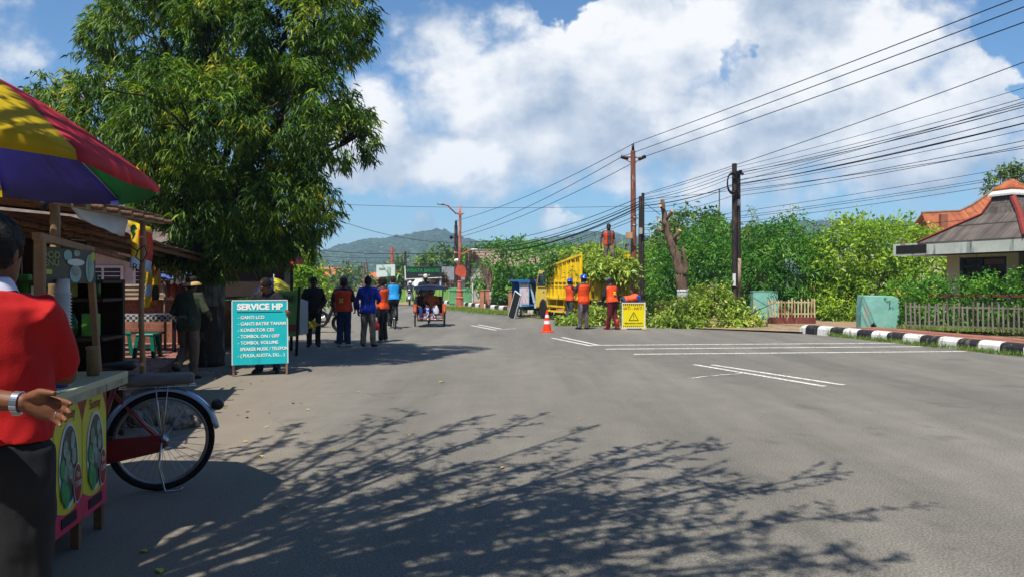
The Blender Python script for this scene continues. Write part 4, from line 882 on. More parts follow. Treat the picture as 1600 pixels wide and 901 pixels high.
def bicycle(label, loc, rot, fm, r=.355, rack=True, fender=None, group='bicycles'):
    t = thing('bicycle', label, 'bicycle', loc, rot, group); yb, yf = -.52, .56
    wheel(yb, r, t); wheel(yf, r, t)
    bb = (0,-.08,.30); seat = (0,-.22,.80); head = (0,.36,.84); hb = (0,.39,.62); ax = (0,yb,r); fx = (0,yf,r)
    b = MB(); b.tube([bb, seat], .016, 10); b.tube([bb, hb], .018, 10); b.tube([(0,-.16,.58), (0,.10,.50), hb], .014, 10); b.tube([head, hb], .02, 10)
    for s in (-1, 1):
        b.tube([(s*.018,-.21,.72), (s*.045,-.42,.47), (s*.06,yb,r)], .013, 8); b.tube([(s*.03,-.10,.30), (s*.06,yb,r)], .013, 8)
    part('frame', b, fm, t, True)
    b = MB()
    for s in (-1, 1): b.tube([(s*.045,.40,.60), (s*.05,.46,.48), (s*.05,yf,r)], .010, 8)
    b.tube([(-.05,.40,.605),(.05,.40,.605)], .012, 8); part('fork', b, fm, t, True)
    b = MB(); b.tube([head, (0,.345,.95)], .012, 8); b.tube([(-.28,.16,.97), (-.24,.30,.99), (-.06,.36,.95), (.06,.36,.95), (.24,.30,.99), (.28,.16,.97)], .011, 8); hbr = part('handlebar', b, mChrome, t, True)
    for s in (-1, 1): b = MB(); b.tube([(s*.285,.10,.965), (s*.278,.21,.975)], .016, 8); part('grip', b, mBlack, hbr, True)
    b = MB(); b.tube([seat, (0,-.24,.90)], .013, 8); b.rings([[(wx*math.cos(a), y, .92+th*math.sin(a)) for a in (2*PI*q/12 for q in range(12))] for y, wx, th in ((-.36,.05,.02),(-.33,.10,.035),(-.26,.10,.035),(-.17,.05,.025),(-.08,.022,.015))]); part('saddle', b, mBlack, t, True)
    for y, a0, a1 in ((yb, R(10), R(165)), (yf, R(35), R(170))):
        b = MB(); n = 26; rs = []
        for i in range(n+1):
            a = a0+(a1-a0)*i/n; dirv = V((0, -math.cos(a), math.sin(a))) if y == yb else V((0, math.cos(a) if False else -math.cos(a), math.sin(a)))
            c_ = V((0,y,r)); rs.append([c_+dirv*(r+.004+.034*math.cos(u_))+V((.046*math.sin(u_),0,0)) for u_ in (-1.6,-.8,0,.8,1.6)]+[c_+dirv*(r+.002+.031*math.cos(u_))+V((.043*math.sin(u_),0,0)) for u_ in (1.6,.8,0,-.8,-1.6)])
        b.rings(rs); part('mudguard', b, fender or fm, t, True)
    if rack:
        b = MB()
        for s in (-1, 1): b.tube([(s*.05,-.24,.76),(s*.06,-.75,.76)], .006, 6); b.tube([(s*.06,-.56,.76),(s*.07,yb,r)], .005, 6); b.tube([(s*.06,-.48,.76),(s*.07,yb,r)], .005, 6)
        for q in range(5): b.box((0,-.3-.1*q,.76), (.12,.01,.008))
        rk = part('rack', b, mChrome, t, True); b = MB(); b.rings([[(.075*math.copysign(abs(math.cos(a))**.5, math.cos(a))*sc, y, .812+.042*math.copysign(abs(math.sin(a))**.6, math.sin(a))*sc) for a in (2*PI*q/16 for q in range(16))] for y, sc in ((-.74,.6),(-.725,.95),(-.69,1),(-.33,1),(-.29,.95),(-.28,.6))]); part('rack_cushion', b, mPad, rk, True)
    b = MB(); b.ell((0,-.90,.60), (.04,.05,.042), 10, 8); part('tail_lamp', b, M('lamp_smoke', '#2b2324', .2, .1), t, True) if rack else None
    b = MB(); b.prism([(-.055,-.02,.40),(-.055,-.06,.22),(-.055,-.50,.29),(-.055,-.56,.36),(-.055,-.50,.42),(-.055,-.1,.41)], (-.014,0,0)); part('chain_case', b, fm, t, bevel=.006)
    b = MB(); b.torus((.06,-.08,.30), .09, .006, 'X', 24, 6); cr = part('crank', b, mChrome, t, True)
    for s in (-1, 1): b = MB(); b.tube([(s*.07,-.08,.30),(s*.075,-.08+s*.10,.30-s*.13)], .009, 6); b.box((s*.125,-.08+s*.10,.30-s*.13), (.09,.06,.02)); part('pedal', b, mBlack, cr)
    return t
bk = bicycle('old red bicycle with grey rack cushion and steel mudguard parked behind the food cart', (0,0,0), R(115), mRed, .362, True, mBlueF)
hub = V((-2.56, 5.52, 0)); fdir = V((-math.sin(R(115)), math.cos(R(115)), 0)); bk.location = hub+fdir*.52
b = MB()
for s in (-1, 1):
    b.tube([(s*.075,-.52,.36),(s*.085,-.50,.19),(s*.10,-.54,.015),(s*.10,-.64,.012),(s*.10,-.66,.03)], .007, 8)
b.tube([(-.10,-.54,.015),(.10,-.54,.015)], .007, 8); part('kickstand', b, mChrome, bk, True)
# ------------------------------------------------------------------ motor scooters
def scooter(label, loc, rot, c1, c2, face_plate=False, group='parked motorcycles'):
    t = thing('motorcycle', label, 'motorcycle', loc, rot, group); m1 = M('moto_'+c1[1:], c1, .3, .1, 5, coat=.4); m2 = M('moto_'+c2[1:], c2, .4, .15, 5)
    for y in (-.60,.62): wheel(y, .285, t, 10, .042, mRim)
    b = MB(); b.rings([[(wx*math.copysign(abs(math.cos(a))**.7, math.cos(a)), y, zc+h_*math.sin(a)) for a in (2*PI*q/14 for q in range(14))] for y, wx, zc, h_ in ((-.95,.03,.80,.03),(-.80,.09,.74,.07),(-.5,.13,.66,.12),(-.15,.13,.60,.12),(.02,.09,.50,.10))]); part('body_panel', b, m1, t, True)
    b = MB(); b.rings([[(wx*math.cos(a), y, zc+h_*math.sin(a)) for a in (2*PI*q/12 for q in range(12))] for y, wx, zc, h_ in ((-.85,.08,.82,.02),(-.7,.12,.81,.035),(-.35,.13,.77,.04),(-.05,.10,.74,.035),(.02,.05,.73,.02))]); part('seat', b, mBlack, t, True)
    b = MB(); b.rings([[(wx*math.cos(a), yc+.06*math.sin(a), z) for a in (2*PI*q/14 for q in range(14))] for z, wx, yc in ((.32,.13,.22),(.45,.20,.26),(.62,.20,.34),(.80,.15,.40),(.92,.10,.42))]); part('leg_shield', b, m1, t, True)
    b = MB(); b.box((0,.05,.33), (.20,.45,.06)); b.box((0,-.35,.40), (.22,.45,.18)); part('engine', b, m2, t, bevel=.03)
    b = MB(); b.rings([[(wx*math.cos(a), yc+.07*math.sin(a), z) for a in (2*PI*q/14 for q in range(14))] for z, wx, yc in ((.90,.08,.46),(.97,.14,.47),(1.04,.12,.43),(1.08,.05,.40))]); hd_ = part('headlight_cowl', b, m2, t, True)
    b = MB(); b.ell((0,.54,.985), (.075,.03,.045), 12, 8); part('headlight', b, M('lamp_glass', '#cfd4d6', .1, .05), hd_, True)
    b = MB(); b.tube([(-.34,.32,1.04),(-.12,.40,1.03),(.12,.40,1.03),(.34,.32,1.04)], .014, 8); hb_ = part('handlebar', b, mBlack, t, True)
    for s in (-1, 1): b = MB(); b.tube([(s*.26,.37,1.04),(s*.32,.38,1.18)], .006, 6); b.ell((s*.33,.38,1.2), (.055,.012,.035), 10, 6); part('mirror', b, mBlack, hb_, True)
    b = MB()
    for s in (-1, 1): b.tube([(s*.075,.62,.285),(s*.075,.46,.75)], .02, 8)
    part('fork', b, mSteel, t, True)
    b = MB(); n = 14; rs = []
    for i in range(n+1):
        a = R(25)+R(120)*i/n; dv = V((0,-math.cos(a)*-1 if False else math.cos(a), math.sin(a))); c_ = V((0,.62,.285)); rs.append([c_+dv*(.315)+V((w_,0,0)) for w_ in (-.06,-.02,.02,.06)]+[c_+dv*.308+V((w_,0,0)) for w_ in (.06,.02,-.02,-.06)])
    b.rings(rs); part('front_mudguard', b, m1, t, True)
    b = MB(); b.tube([(.13,-.2,.28),(.16,-.5,.30),(.17,-.85,.38)], [.025,.04,.045], 10); part('exhaust', b, mSteel, t, True)
    b = MB(); b.box((0,-.97,.70), (.16,.04,.08)); part('tail_light', b, M('tail_red', '#7a0f12', .25, .1), t)
    if face_plate: b = MB(); b.box((0,.545,.80), (.24,.012,.09)); part('number_plate', b, mBlack, t)
    return t
m0 = scooter('dark motorcycle parked side-on behind the man holding the yellow toy', G(496,520)+V((0,.3,0)), R(-82), '#20242b', '#101114')
scooter('grey and white motorcycle parked furthest left beside the green banner', G(474,514)+V((-.3,.8,0)), R(-70), '#8d9296', '#15161a')
b = MB(); b.prism([(0,0,0)]*3, (0,0,0)) if False else None
# ------------------------------------------------------------------ the man at the cart, seen from behind
HS = .985
p0, hd, up = person('man in a red polo shirt with white collar, back turned, one hand behind his back', (-1.742, 2.52, 0), -4, 1.745, dict(shw=.150,headyaw=5, headpitch=4,
    elL=(-.075,-.225,1.155), wrL=(.235,-.225,1.122), haL=(.93,-.05,-.22), hbL=(.25,-.1,.95), curlL=.2, spL=1.7, elR=(.13,.21,1.15), wrR=(.0,.38,1.17)),
    mSkin, ('#a90d10',), '#1b1b1f', sleeve=.85, hem=.925, voxel=.0055, belly=.03, girth=1.02)
b = MB()
for z_, rx, ry, oy in ((0,0,0,0),): pass
rs = []
for (zz_, rr_x, rr_y, dzf) in ((1.435,.078,.072,0),(1.475,.066,.064,0),(1.497,.064,.062,0),(1.490,.073,.070,0),(1.452,.090,.085,0)):
    rs.append([up((rr_x*math.cos(a), -.010+rr_y*math.sin(a), zz_-.035*max(0, math.sin(a)))) for a in (2*PI*q/24 for q in range(24))])
b.rings(rs, cap=False); part('collar', b, M('collar_white', '#c6cbe0', .8, .05), p0, True)
wc = V((.235,-.225,1.122)); wdir = V((.93,.03,-.07)).normalized()
wm = Matrix.Translation(wc-wdir*.022) @ wdir.to_track_quat('Z', 'Y').to_matrix().to_4x4()
b = MB()
n = 16
for k in range(n):
    a = 2*PI*k/n; m4 = Matrix.Rotation(a, 4, 'Z') @ Matrix.Translation((.0305,0,0)); q = MB(); q.box((0,0,0), (.005,.0112,.021)); q.xf(wm @ m4); b.add(q.v, q.f)
wt = part('wristwatch', b, M('watch_steel', '#9fa9bd', .22, .1, metal=.85), p0, bevel=.0012)
b = MB(); q = MB(); q.box((.0,-.034,0), (.018,.006,.024)); q.box((.0,-.037,0),(.012,.004,.016)); q.xf(wm); b.add(q.v, q.f); part('clasp', b, mChrome, wt, bevel=.001)
b = MB(); ha = V((.93,-.05,-.22)).normalized(); hb = (V((.25,-.1,.95))-ha*V((.25,-.1,.95)).dot(ha)).normalized(); hn = ha.cross(hb)
rc = wc+ha*.100+hb*(-.0125)+hn*.002; rot_ = (ha-hb*.02+hn*.2).normalized().to_track_quat('Z', 'Y').to_matrix().to_4x4()
q = MB(); q.torus((0,0,0), .0112, .0022, 'Z', 20, 8); q.xf(Matrix.Translation(rc) @ rot_); part('ring', q, mChrome, p0, True)
# ------------------------------------------------------------------ green jacket man
person('man in dark green jacket and bucket hat walking away by the big tree', G(292,592)+V((0,.05,0)), 8, 1.60,
    dict(lean=8, headpitch=-12, anL=(-.10,-.20,.22), knL=(-.10,.06,.50), ftL=(-.1,.75,-.65), elR=(.30,.02,1.13), wrR=(.26,.22,1.02), elL=(-.27,-.02,1.10), wrL=(-.20,.20,1.08)), mSkin, ('#2c3524','#1f261b'), '#5f5140', sleeve=1.85, hem=.80, girth=1.12,
    hat=('bucket', M('hat_darkbrown', '#231c1a', .9, .2), M('hat_tan', '#b0955c', .9, .15)), shoes=mShoeB)
# ------------------------------------------------------------------ phone repair sign and the man carrying it
sA, sB = G(366,588), G(447,584.5); sc_ = (sA+sB)/2; sa = math.atan2(sB.y-sA.y, sB.x-sA.x)
sg = thing('standing_signboard', 'turquoise SERVICE HP signboard with white lettering on two legs', 'signboard', sc_, sa)
tilt = R(-7); W_, H_ = .845, 1.03
mTq = M('sign_turquoise', '#12aeb4', .5, .06, 2.5, .04, 8, streak='#0f949b', streak_amt=.44); mSW = M('sign_white', '#e2e4e2', .5, .03); mEdge = M('sign_edge', '#c9cdce', .5, .08)
rt4 = Matrix.Rotation(tilt, 4, 'X')
def tr(mb): return mb.xf(rt4)
b = MB(); b.box((0,0,.185+H_/2), (W_,.02,H_)); so3 = part('board', tr(b), mTq, sg)
b = MB(); b.box((0,-.001,.185+H_+.008), (W_+.02,.028,.018)); b.box((-W_/2-.008,-.001,.185+H_/2), (.016,.028,H_)); b.box((W_/2+.008,-.001,.185+H_/2), (.016,.028,H_)); part('frame', tr(b), mEdge, so3)
for s in (-1, 1): b = MB(); b.box((s*(W_/2-.012),.0,.09), (.032,.03,.19)); part('leg', tr(b), mWood, sg)
b = MB(); b.box((0,-.0125,1.035), (W_*.84,.004,.008)); part('rule', tr(b), mBlack, so3)
def sgt(s, sz, x_, z_, align, bold, sx_):
    v = rt4 @ V((x_, -.0135, z_)); text(s, sz, mSW, so3, v, (PI/2+tilt, 0, 0), align=align, bold=bold, sx=sx_)
sgt('SERVICE HP', .135, 0, 1.115, 'CENTER', .05, 1.02)
for i, s in enumerate(['GANTI LCD', 'GANTI BATRE TANAM', 'KONEKTOR CES', 'TOMBOL ON / OFF', 'TOMBOL VOLUME', 'SPEAKER MUSIK / TELEPON', '( PULSA, KUOTA, DLL... )']):
    sgt(('- ' if i in (0,1,2,3,4,6) else '  ')+s, .072, -.345, .945-i*.103, 'LEFT', .025, (.98,.98,.98,.98,.98,.86,.88)[i])
person('man in a black shirt and jeans stooping behind the turquoise signboard', sc_+V((-.01,.42,0)), 180, 1.64, dict(lean=24, headyaw=38, headpitch=10, dy=-.12,
    elR=(.36,.10,1.02), wrR=(.455,.30,1.05), haR=(0,.9,.4), hbR=(-.8,0,.6), elL=(-.36,.10,1.02), wrL=(-.455,.30,1.05), haL=(0,.9,.4), hbL=(.8,0,.6), anR=(.155,.0,.085), anL=(-.155,.0,.085), knR=(.135,.08,.48), knL=(-.135,.08,.48), ftR=(.35,1,0), ftL=(-.35,1,0)),
    mSkin, ('#17181b',), '#23385c', sleeve=.9, hem=.82, girth=1.08)
# ------------------------------------------------------------------ the group on the road
mCapP = M('cap_plum', '#2a2030', .9, .15); mCapB = M('cap_black', '#121214', .8, .2)
grp = 'people standing on the road'
person('man in black clothes and black cap facing this way, holding a yellow toy', G(490,541), 168, 1.62, dict(headyaw=-8, elR=(.27,-.02,1.1), wrR=(.17,.19,.94), elL=(-.26,-.04,1.11), wrL=(-.16,.17,.93), haL=(.3,.4,-.8), haR=(-.3,.4,-.8)), mSkinD, ('#0d0e11',), '#0c0d10', sleeve=1.85, hem=.8, girth=1.1, hat=('cap', mCapB), group=grp)
b = MB(); pts = []
for k in range(10): a = PI/2+2*PI*k/10; rr_ = .17 if k % 2 == 0 else .075; pts.append((rr_*math.cos(a), 0, rr_*math.sin(a)))
b.prism(pts, (0,.07,0)); o = part('yellow_star_toy', b, M('toy_yellow', '#b09a28', .6, .15, 10), None, True, bevel=.02); o.location = P(489,507,17.3); o.rotation_euler = (0,.3,.2); tag(o, 'yellow star-shaped toy held low by the man in black', 'toy')
person('man in a navy shirt with pale sleeve stripe, half hidden behind the orange vest', G(530,537)+V((0,.45,0)), -62, 1.66, dict(headyaw=-10, elL=(-.26,0,1.1), wrL=(-.2,.2,1.0)), mSkin, ('#0f1726','#0b0f19'), '#101318', sleeve=.9, hem=.8, group=grp)
person('man in an orange vest with yellow cross and plum cap, back turned', G(537,541), 6, 1.60, dict(headyaw=-20, elL=(-.29,-.02,1.11), wrL=(-.28,.10,.87), elR=(.28,0,1.11), wrR=(.24,.16,.92), anL=(-.13,.02,.085), anR=(.13,-.05,.085)), mSkinD, ('#14151b',), '#1a2b57', sleeve=.9, hem=.84, vest=('#d8390c',.84,1), hat=('cap', mCapP), girth=1.14, shoes=mShoeW, group=grp)
o, hd_, up_ = person('man in a bright blue jacket with a black shoulder strap, back turned', G(575,541), 8, 1.64, dict(headyaw=-6, elL=(-.27,-.03,1.12), wrL=(-.27,.05,.86), elR=(.28,.02,1.15), wrR=(.20,.22,1.08), anL=(-.13,.0,.085), anR=(.13,0,.085)), mSkinD, ('#1133a6','#0d1c52'), '#6d675d', sleeve=1.85, hem=.80, girth=1.1, group=grp)
b = MB(); b.tube([up_((.09,-.13,1.44)), up_((.02,-.142,1.33)), up_((-.09,-.142,1.15)), up_((-.17,-.105,1.02))], .014, 8, flat=.5); part('shoulder_strap', b, mBlack, o, True)
o, hd_, up_ = person('man in a black cap and orange vest facing left with his hand to his face', G(598,534), -68, 1.62, dict(headyaw=-8, elL=(-.20,.20,1.18), wrL=(-.08,.16,1.43), haL=(.4,.2,.8), elR=(.24,.12,1.17), wrR=(.10,.20,1.40), haR=(-.3,-.1,.9), curlR=.6), mSkinD, ('#3f3a52','#5b1f25'), '#17181c', sleeve=1.7, hem=.80, vest=('#d8460f',.82), hat=('cap', mCapB), shoes=mShoeW, group=grp)
b = MB(); b.tube([up_((.118,-.02,.86)), (.145,.02,.48), (.15,-.02,.12)], .022, 8, flat=.35); part('trouser_stripe', b, mWhiteP, o, True)
b = MB(); b.rings([[(rx*math.cos(a), ry*math.sin(a), z) for a in (2*PI*q/12 for q in range(12))] for z, rx, ry in ((.0,.05,.04),(.03,.11,.08),(.14,.11,.08),(.22,.05,.03),(.28,.012,.012))]); o = part('plastic_bag', b, M('bag_red', '#b5241f', .4, .15, 6, .4, 20), None, True); o.location = P(586,508,18.7)-V((0,0,.12)); tag(o, 'red plastic bag hanging beside the man in the black cap', 'bag')
b = MB(); b.box((0,0,0), (.1,.22,.26)); o = part('shoulder_bag', b, mBlack, None, bevel=.04); o.location = P(590,487,18.75); tag(o, 'black shoulder bag hanging behind the man in the black cap', 'bag')
# cyclist riding away
cy = G(611,513); bc = bicycle('dark bicycle ridden away down the road by the sky-blue vest rider', cy, R(16), mBlack, .34, False, mBlack); bc.location = cy+V((0,.35,0))
person('cyclist in a sky-blue vest riding away', cy+V((0,.35,0)), -16, 1.62, dict(dz=.08, dy=-.24, lean=14, elL=(-.28,.05,1.18), wrL=(-.27,.22,1.02), elR=(.28,.05,1.18), wrR=(.27,.22,1.02), knR=(.12,.12,.72), anR=(.12,.02,.30), knL=(-.12,.14,.58), anL=(-.12,-.12,.16)), mSkin, ('#2a2b31',), '#17181d', sleeve=.9, hem=.84, vest=('#0f86c8',.84))
# ------------------------------------------------------------------ pedal rickshaw (seat in front, rider behind), coming this way
bl = G(671,508.5); bt = thing('pedal_rickshaw', 'pedal rickshaw with dark blue hood coming down the road with its passengers', 'rickshaw', bl, PI+R(8))
mOr = M('rickshaw_orange', '#96431a', .5, .3, 5); mNavy = M('hood_navy', '#1d2c48', .5, .2, 4); mSeatR = M('rickshaw_red', '#6d1f18', .6, .2)
# local: +Y = direction of travel (towards the camera), x = right of it
for s in (-1, 1): wheel(.28, .36, bt, 20, .024, mRim, x=s*.50)
wheel(-1.02, .33, bt, 18, .022, mRim)
b = MB(); b.box((0,.12,.42), (.88,.55,.06)); b.box((0,-.17,.72), (.88,.05,.60), (R(10),0,0)); bench = part('seat_bench', b, mSeatR, bt, bevel=.02)
for s in (-1, 1):
    b = MB(); b.prism([(s*.43,-.22,.36),(s*.43,.55,.36),(s*.43,.50,.52),(s*.43,.34,.74),(s*.43,-.22,.80)], (s*.025,0,0)); part('side_panel', b, mOr, bt, bevel=.01)
    b = MB(); n = 12; rs = []
    for i in range(n+1):
        a = R(15)+R(150)*i/n; dv = V((0,math.cos(a),math.sin(a))); c_ = V((s*.50,.28,.36)); rs.append([c_+dv*.40+V((w_,0,0)) for w_ in (-.05,.05)]+[c_+dv*.392+V((w_,0,0)) for w_ in (.05,-.05)])
    b.rings(rs); part('mudguard', b, mOr, bt, True)
    b = MB(); b.tube([(s*.44,-.20,.78),(s*.47,-.22,1.26)], .014, 8); b.tube([(s*.44,.20,.76),(s*.47,.36,1.28)], .012, 8); part('hood_post', b, mSteel, bt, True)
b = MB(); b.box((0,.62,.22), (.86,.42,.03)); b.bar((-.42,.83,.24),(.42,.83,.24), .03); b.bar((-.42,.42,.36),(-.40,.82,.24), .03); b.bar((.42,.42,.36),(.40,.82,.24), .03); part('footboard', b, mDarkW, bt)
b = MB(); b.tube([(-.42,.84,.30),(.42,.84,.30)], .016, 8); b.tube([(-.42,.42,.40),(.42,.42,.40)], .02, 8); part('front_bar', b, mOr, bt, True)
b = MB(); n = 10; rs = []
for i in range(n+1):
    y = -.36+.86*i/n; zc = 1.31+.035*math.sin(PI*i/n)-.03*(1-i/n); rs.append([(.54*math.cos(a), y, zc+.075*math.sin(a)) for a in (PI*q/10 for q in range(11))]+[(.52*math.cos(a), y, zc-.02+.06*math.sin(a)) for a in (PI*q/10 for q in range(10,-1,-1))])
b.rings(rs); b.box((0,.505,1.29), (1.06,.012,.08)); b.box((-.535,.05,1.25), (.012,.84,.14)); b.box((.535,.05,1.25), (.012,.84,.14)); part('hood', b, mNavy, bt)
b = MB(); b.tube([(0,-.24,.52),(0,-.75,.40),(0,-1.02,.33)], .022, 8); b.tube([(0,-.75,.40),(0,-.78,.90)], .018, 8); b.tube([(0,-.24,.60),(0,-.78,.72)], .016, 8)
for s in (-1,1): b.tube([(s*.02,-.78,.75),(s*.05,-1.02,.33)], .010, 8)
part('rear_frame', b, mOr, bt, True)
b = MB(); b.rings([[(wx*math.cos(a), y, .94+.03*math.sin(a)) for a in (2*PI*q/12 for q in range(12))] for y, wx in ((-.94,.06),(-.88,.11),(-.78,.10),(-.66,.03))]); part('saddle', b, mBlack, bt, True)
b = MB(); b.tube([(-.30,-.32,1.0),(.30,-.32,1.0)], .016, 8); part('push_bar', b, mChrome, bt, True)
bm_ = Matrix.Translation(bl) @ Matrix.Rotation(PI+R(8), 4, 'Z'); bw = lambda x, y, z=0: bm_ @ V((x, y, z))
seated = lambda s=0: dict(dz=-.32, dy=0., lean=-8, knR=(.13+s,.42,.66), knL=(-.13+s,.42,.66), anR=(.12,.50,.28), anL=(-.12,.50,.28), elR=(.27,.06,.86), wrR=(.15,.30,.72), elL=(-.27,.06,.86), wrL=(-.12,.30,.72))
def batik(name, a, c):
    m = M(name, a, .8, .2, 9); nt = m.node_tree; N = nt.nodes; L = nt.links; b = [n for n in N if n.type == 'BSDF_PRINCIPLED'][0]
    v = N.new('ShaderNodeTexVoronoi'); v.inputs['Scale'].default_value = 14; v.distance = 'CHEBYCHEV'; t = N.new('ShaderNodeTexCoord'); L.new(t.outputs['Object'], v.inputs['Vector'])
    r = N.new('ShaderNodeValToRGB'); r.color_ramp.interpolation = 'CONSTANT'; r.color_ramp.elements[0].color = (*S(c), 1); r.color_ramp.elements[1].color = (*S(a), 1); r.color_ramp.elements[1].position = .33
    L.new(v.outputs['Distance'], r.inputs[0]); L.new(r.outputs[0], b.inputs['Base Color']); return m
mBat = batik('batik_blue', '#16236b', '#a9b4d0')
person('passenger in an orange shirt and blue patterned sarong inside the rickshaw', bw(-.05,.0), 180-8, 1.60, seated(), mSkin, ('#b0561d',), '#16236b', sleeve=.8, hem=.82, trmat=mBat, shoes=mShoeW)
person('passenger in dark clothes and blue skirt at the open side of the rickshaw', bw(.27,-.02), 180-20, 1.55, seated(), mSkin, ('#22161a',), '#1d2a66', sleeve=1.8, hem=.82, group=None)
person('rickshaw rider in dark clothes and a pale cap behind the hood', bw(.12,-.80), 180-8, 1.66, dict(dz=.12, dy=.02, lean=6, knR=(.13,.20,.72), anR=(.12,.12,.30), knL=(-.13,.14,.60), anL=(-.12,.05,.16), elR=(.30,.16,1.26), wrR=(.26,.42,1.06), elL=(-.30,.16,1.26), wrL=(-.26,.42,1.06)), mSkinD, ('#17191f',), '#15161a', sleeve=1.7, hem=.84, hat=('cap', M('cap_cream', '#c3b9a4', .9, .1)))
b = MB(); b.rings([[(rx*math.cos(a), .05*math.sin(a), z) for a in (2*PI*q/12 for q in range(12))] for z, rx in ((0,.05),(.03,.10),(.14,.09),(.24,.05),(.30,.01))]); o = part('white_bag', b, M('bag_white', '#c9ccd2', .5, .1, 6, .3, 20), None, True); o.location = bw(-.22,.52,.42); tag(o, 'white carrier bag on the lap of the orange-shirted passenger', 'bag')
# oncoming scooter in the distance
sl_ = G(640,476.6); ms_ = scooter('white scooter ridden this way far down the road', sl_, PI+R(6), '#c9ccd0', '#22242a', True, None)
person('scooter rider in pale clothes and a white helmet far down the road', sl_+V((-.0,.28,0)), 176, 1.64, dict(dz=-.10, lean=8, knR=(.18,.36,.62), anR=(.20,.30,.36), knL=(-.18,.36,.62), anL=(-.20,.30,.36), elR=(.32,.16,1.12), wrR=(.32,.46,1.08), elL=(-.32,.16,1.12), wrL=(-.32,.46,1.08)), mSkin, ('#3b3d44',), '#191a1f', sleeve=1.8, hem=.84, hat=('fullhelmet', M('helmet_white', '#d0d2d4', .3, .05), mBlack), voxel=.011)
# ------------------------------------------------------------------ tipper truck
TR = R(18); tk = thing('tipper_truck', 'yellow tipper truck with rusty high sides loaded with cut branches', 'truck', (3.40, 27.56, 0), TR)
tm4 = Matrix.Translation((3.40,27.56,0)) @ Matrix.Rotation(TR, 4, 'Z'); tw_ = lambda x, y, z=0: tm4 @ V((x, y, z))
mTY = M('truck_yellow', '#efc600', .45, .12, 2.0, .05, 20, streak='#6b4512', streak_amt=.45); mTY2 = M('truck_yellow_dull', '#b89406', .5, .2, 3, .1, 20, streak='#4f3613', streak_amt=.5); mChas = M('chassis_black', '#191817', .7, .3, 6)
hw = .95; zb = .84
def ztop(y): return 2.42-(y/3.5)*.30
for s in (-1, 1):
    b = MB(); b.prism([(s*hw,0,zb),(s*hw,3.5,zb),(s*hw,3.5,ztop(3.5)),(s*hw,1.25,ztop(1.25)),(s*hw,1.25,ztop(1.25)+.10),(s*hw,0,ztop(0)+.10)], (-s*.05,0,0)); sp_ = part('side_panel', b, mTY, tk)
    b = MB()
    for i in range(9): y = .06+i*.4225; b.box((s*(hw+.018),y,(zb+ztop(y))/2+.02), (.036,.06,ztop(y)-zb-.04))
    b.box((s*(hw+.024),1.75,zb+.04), (.05,3.5,.08)); b.prism([(s*hw,0,ztop(0)+.03),(s*hw,3.5,ztop(3.5)-.07),(s*hw,3.5,ztop(3.5)+.01),(s*hw,0,ztop(0)+.11)], (s*.05,0,0)); b.box((s*(hw+.012),1.75,1.36), (.03,3.5,.05)); b.box((s*(hw+.012),1.75,1.52), (.03,3.5,.05)); part('stiffener', b, mTY, sp_)
    b = MB()
    for i in range(16): y = .16+i*.21; b.box((s*(hw+.004),y,1.44), (.014,.12,.06))
    for i in range(5): b.box((s*(hw+.004),.2+i*.22,2.28), (.014,.11,.07))
    part('slot', b, mChas, sp_)
b = MB(); b.box((0,3.47,1.62), (1.8,.06,1.55)); part('headboard', b, mTY2, tk)
b = MB(); b.box((0,1.75,.87), (1.8,3.5,.06)); part('bed_floor', b, mTY2, tk)
b = MB(); b.box((0,.0,1.27), (1.88,.05,.80)); b.box((0,-.04,1.65), (1.88,.05,.06)); b.box((0,-.04,.90), (1.88,.05,.07)); [b.box((x_,-.04,1.27), (.07,.05,.70)) for x_ in (-.9,-.45,0,.45,.9)]; part('tailgate', b, mTY2, tk)
b = MB(); b.box((0,.02,.66), (1.8,.08,.10)); b.box((-.32,.5,.70), (.09,4.2,.16)); b.box((.32,1.5,.70), (.09,4.6,.16)); b.box((0,1.3,.42), (1.3,.14,.14)); b.box((0,2.2,.62), (.7,.8,.3)); part('chassis', b, mChas, tk)
for s in (-1, 1):
    b = MB(); b.box((s*.62,-.035,.66), (.30,.03,.12)); lt = part('tail_light', b, M('lamp_red', '#6f1410', .25, .15), tk); b = MB(); b.box((s*.70,-.054,.66), (.10,.012,.10)); part('indicator', b, M('lamp_amber', '#b36a12', .25, .1), lt)
    for y, dbl in ((1.30, True), (4.15, False)):
        b = MB(); x0 = s*(.74 if dbl else .80); b.lathe([(.24,-.11),(.36,-.12),(.405,-.09),(.41,0),(.405,.09),(.36,.12),(.24,.11)], (x0,y,.41), 28, Matrix.Rotation(PI/2, 3, 'Y')); w_ = part('wheel', b, M('tyre', '#1b1a19', .85, .25, 9, .3, 30), tk, True)
        b = MB(); b.lathe([(.0,-.03),(.10,-.03),(.12,.04),(.22,.02),(.245,.11),(.245,-.1),(0,-.1)], (x0,y,.41), 20, Matrix.Rotation(PI/2*s, 3, 'Y')); part('rim', b, mSteel, w_, True)
    b = MB()
    for z in (.36,.56): b.box((s*.90,2.62,z), (.04,1.85,.07))
    for y in (1.85,2.6,3.4): b.box((s*.87,y,.60), (.04,.05,.52))
    part('side_guard', b, mTY, tk)
    b = MB(); n = 12; rs = []
    for i in range(n+1):
        a = PI*i/n; dv = V((0,math.cos(a),math.sin(a))); c_ = V((s*.78,1.30,.41)); rs.append([c_+dv*.53+V((u_,0,0)) for u_ in (-.15,.15)]+[c_+dv*.50+V((u_,0,0)) for u_ in (.15,-.15)])
    b.rings(rs); part('mudguard', b, mTY, tk)
cabp = [(3.60,.42),(3.74,.46),(3.84,.72),(4.46,.72),(4.58,.46),(5.10,.42),(5.16,.95),(5.04,1.32),(4.78,1.96),(4.70,2.0),(3.68,2.0),(3.60,1.94)]
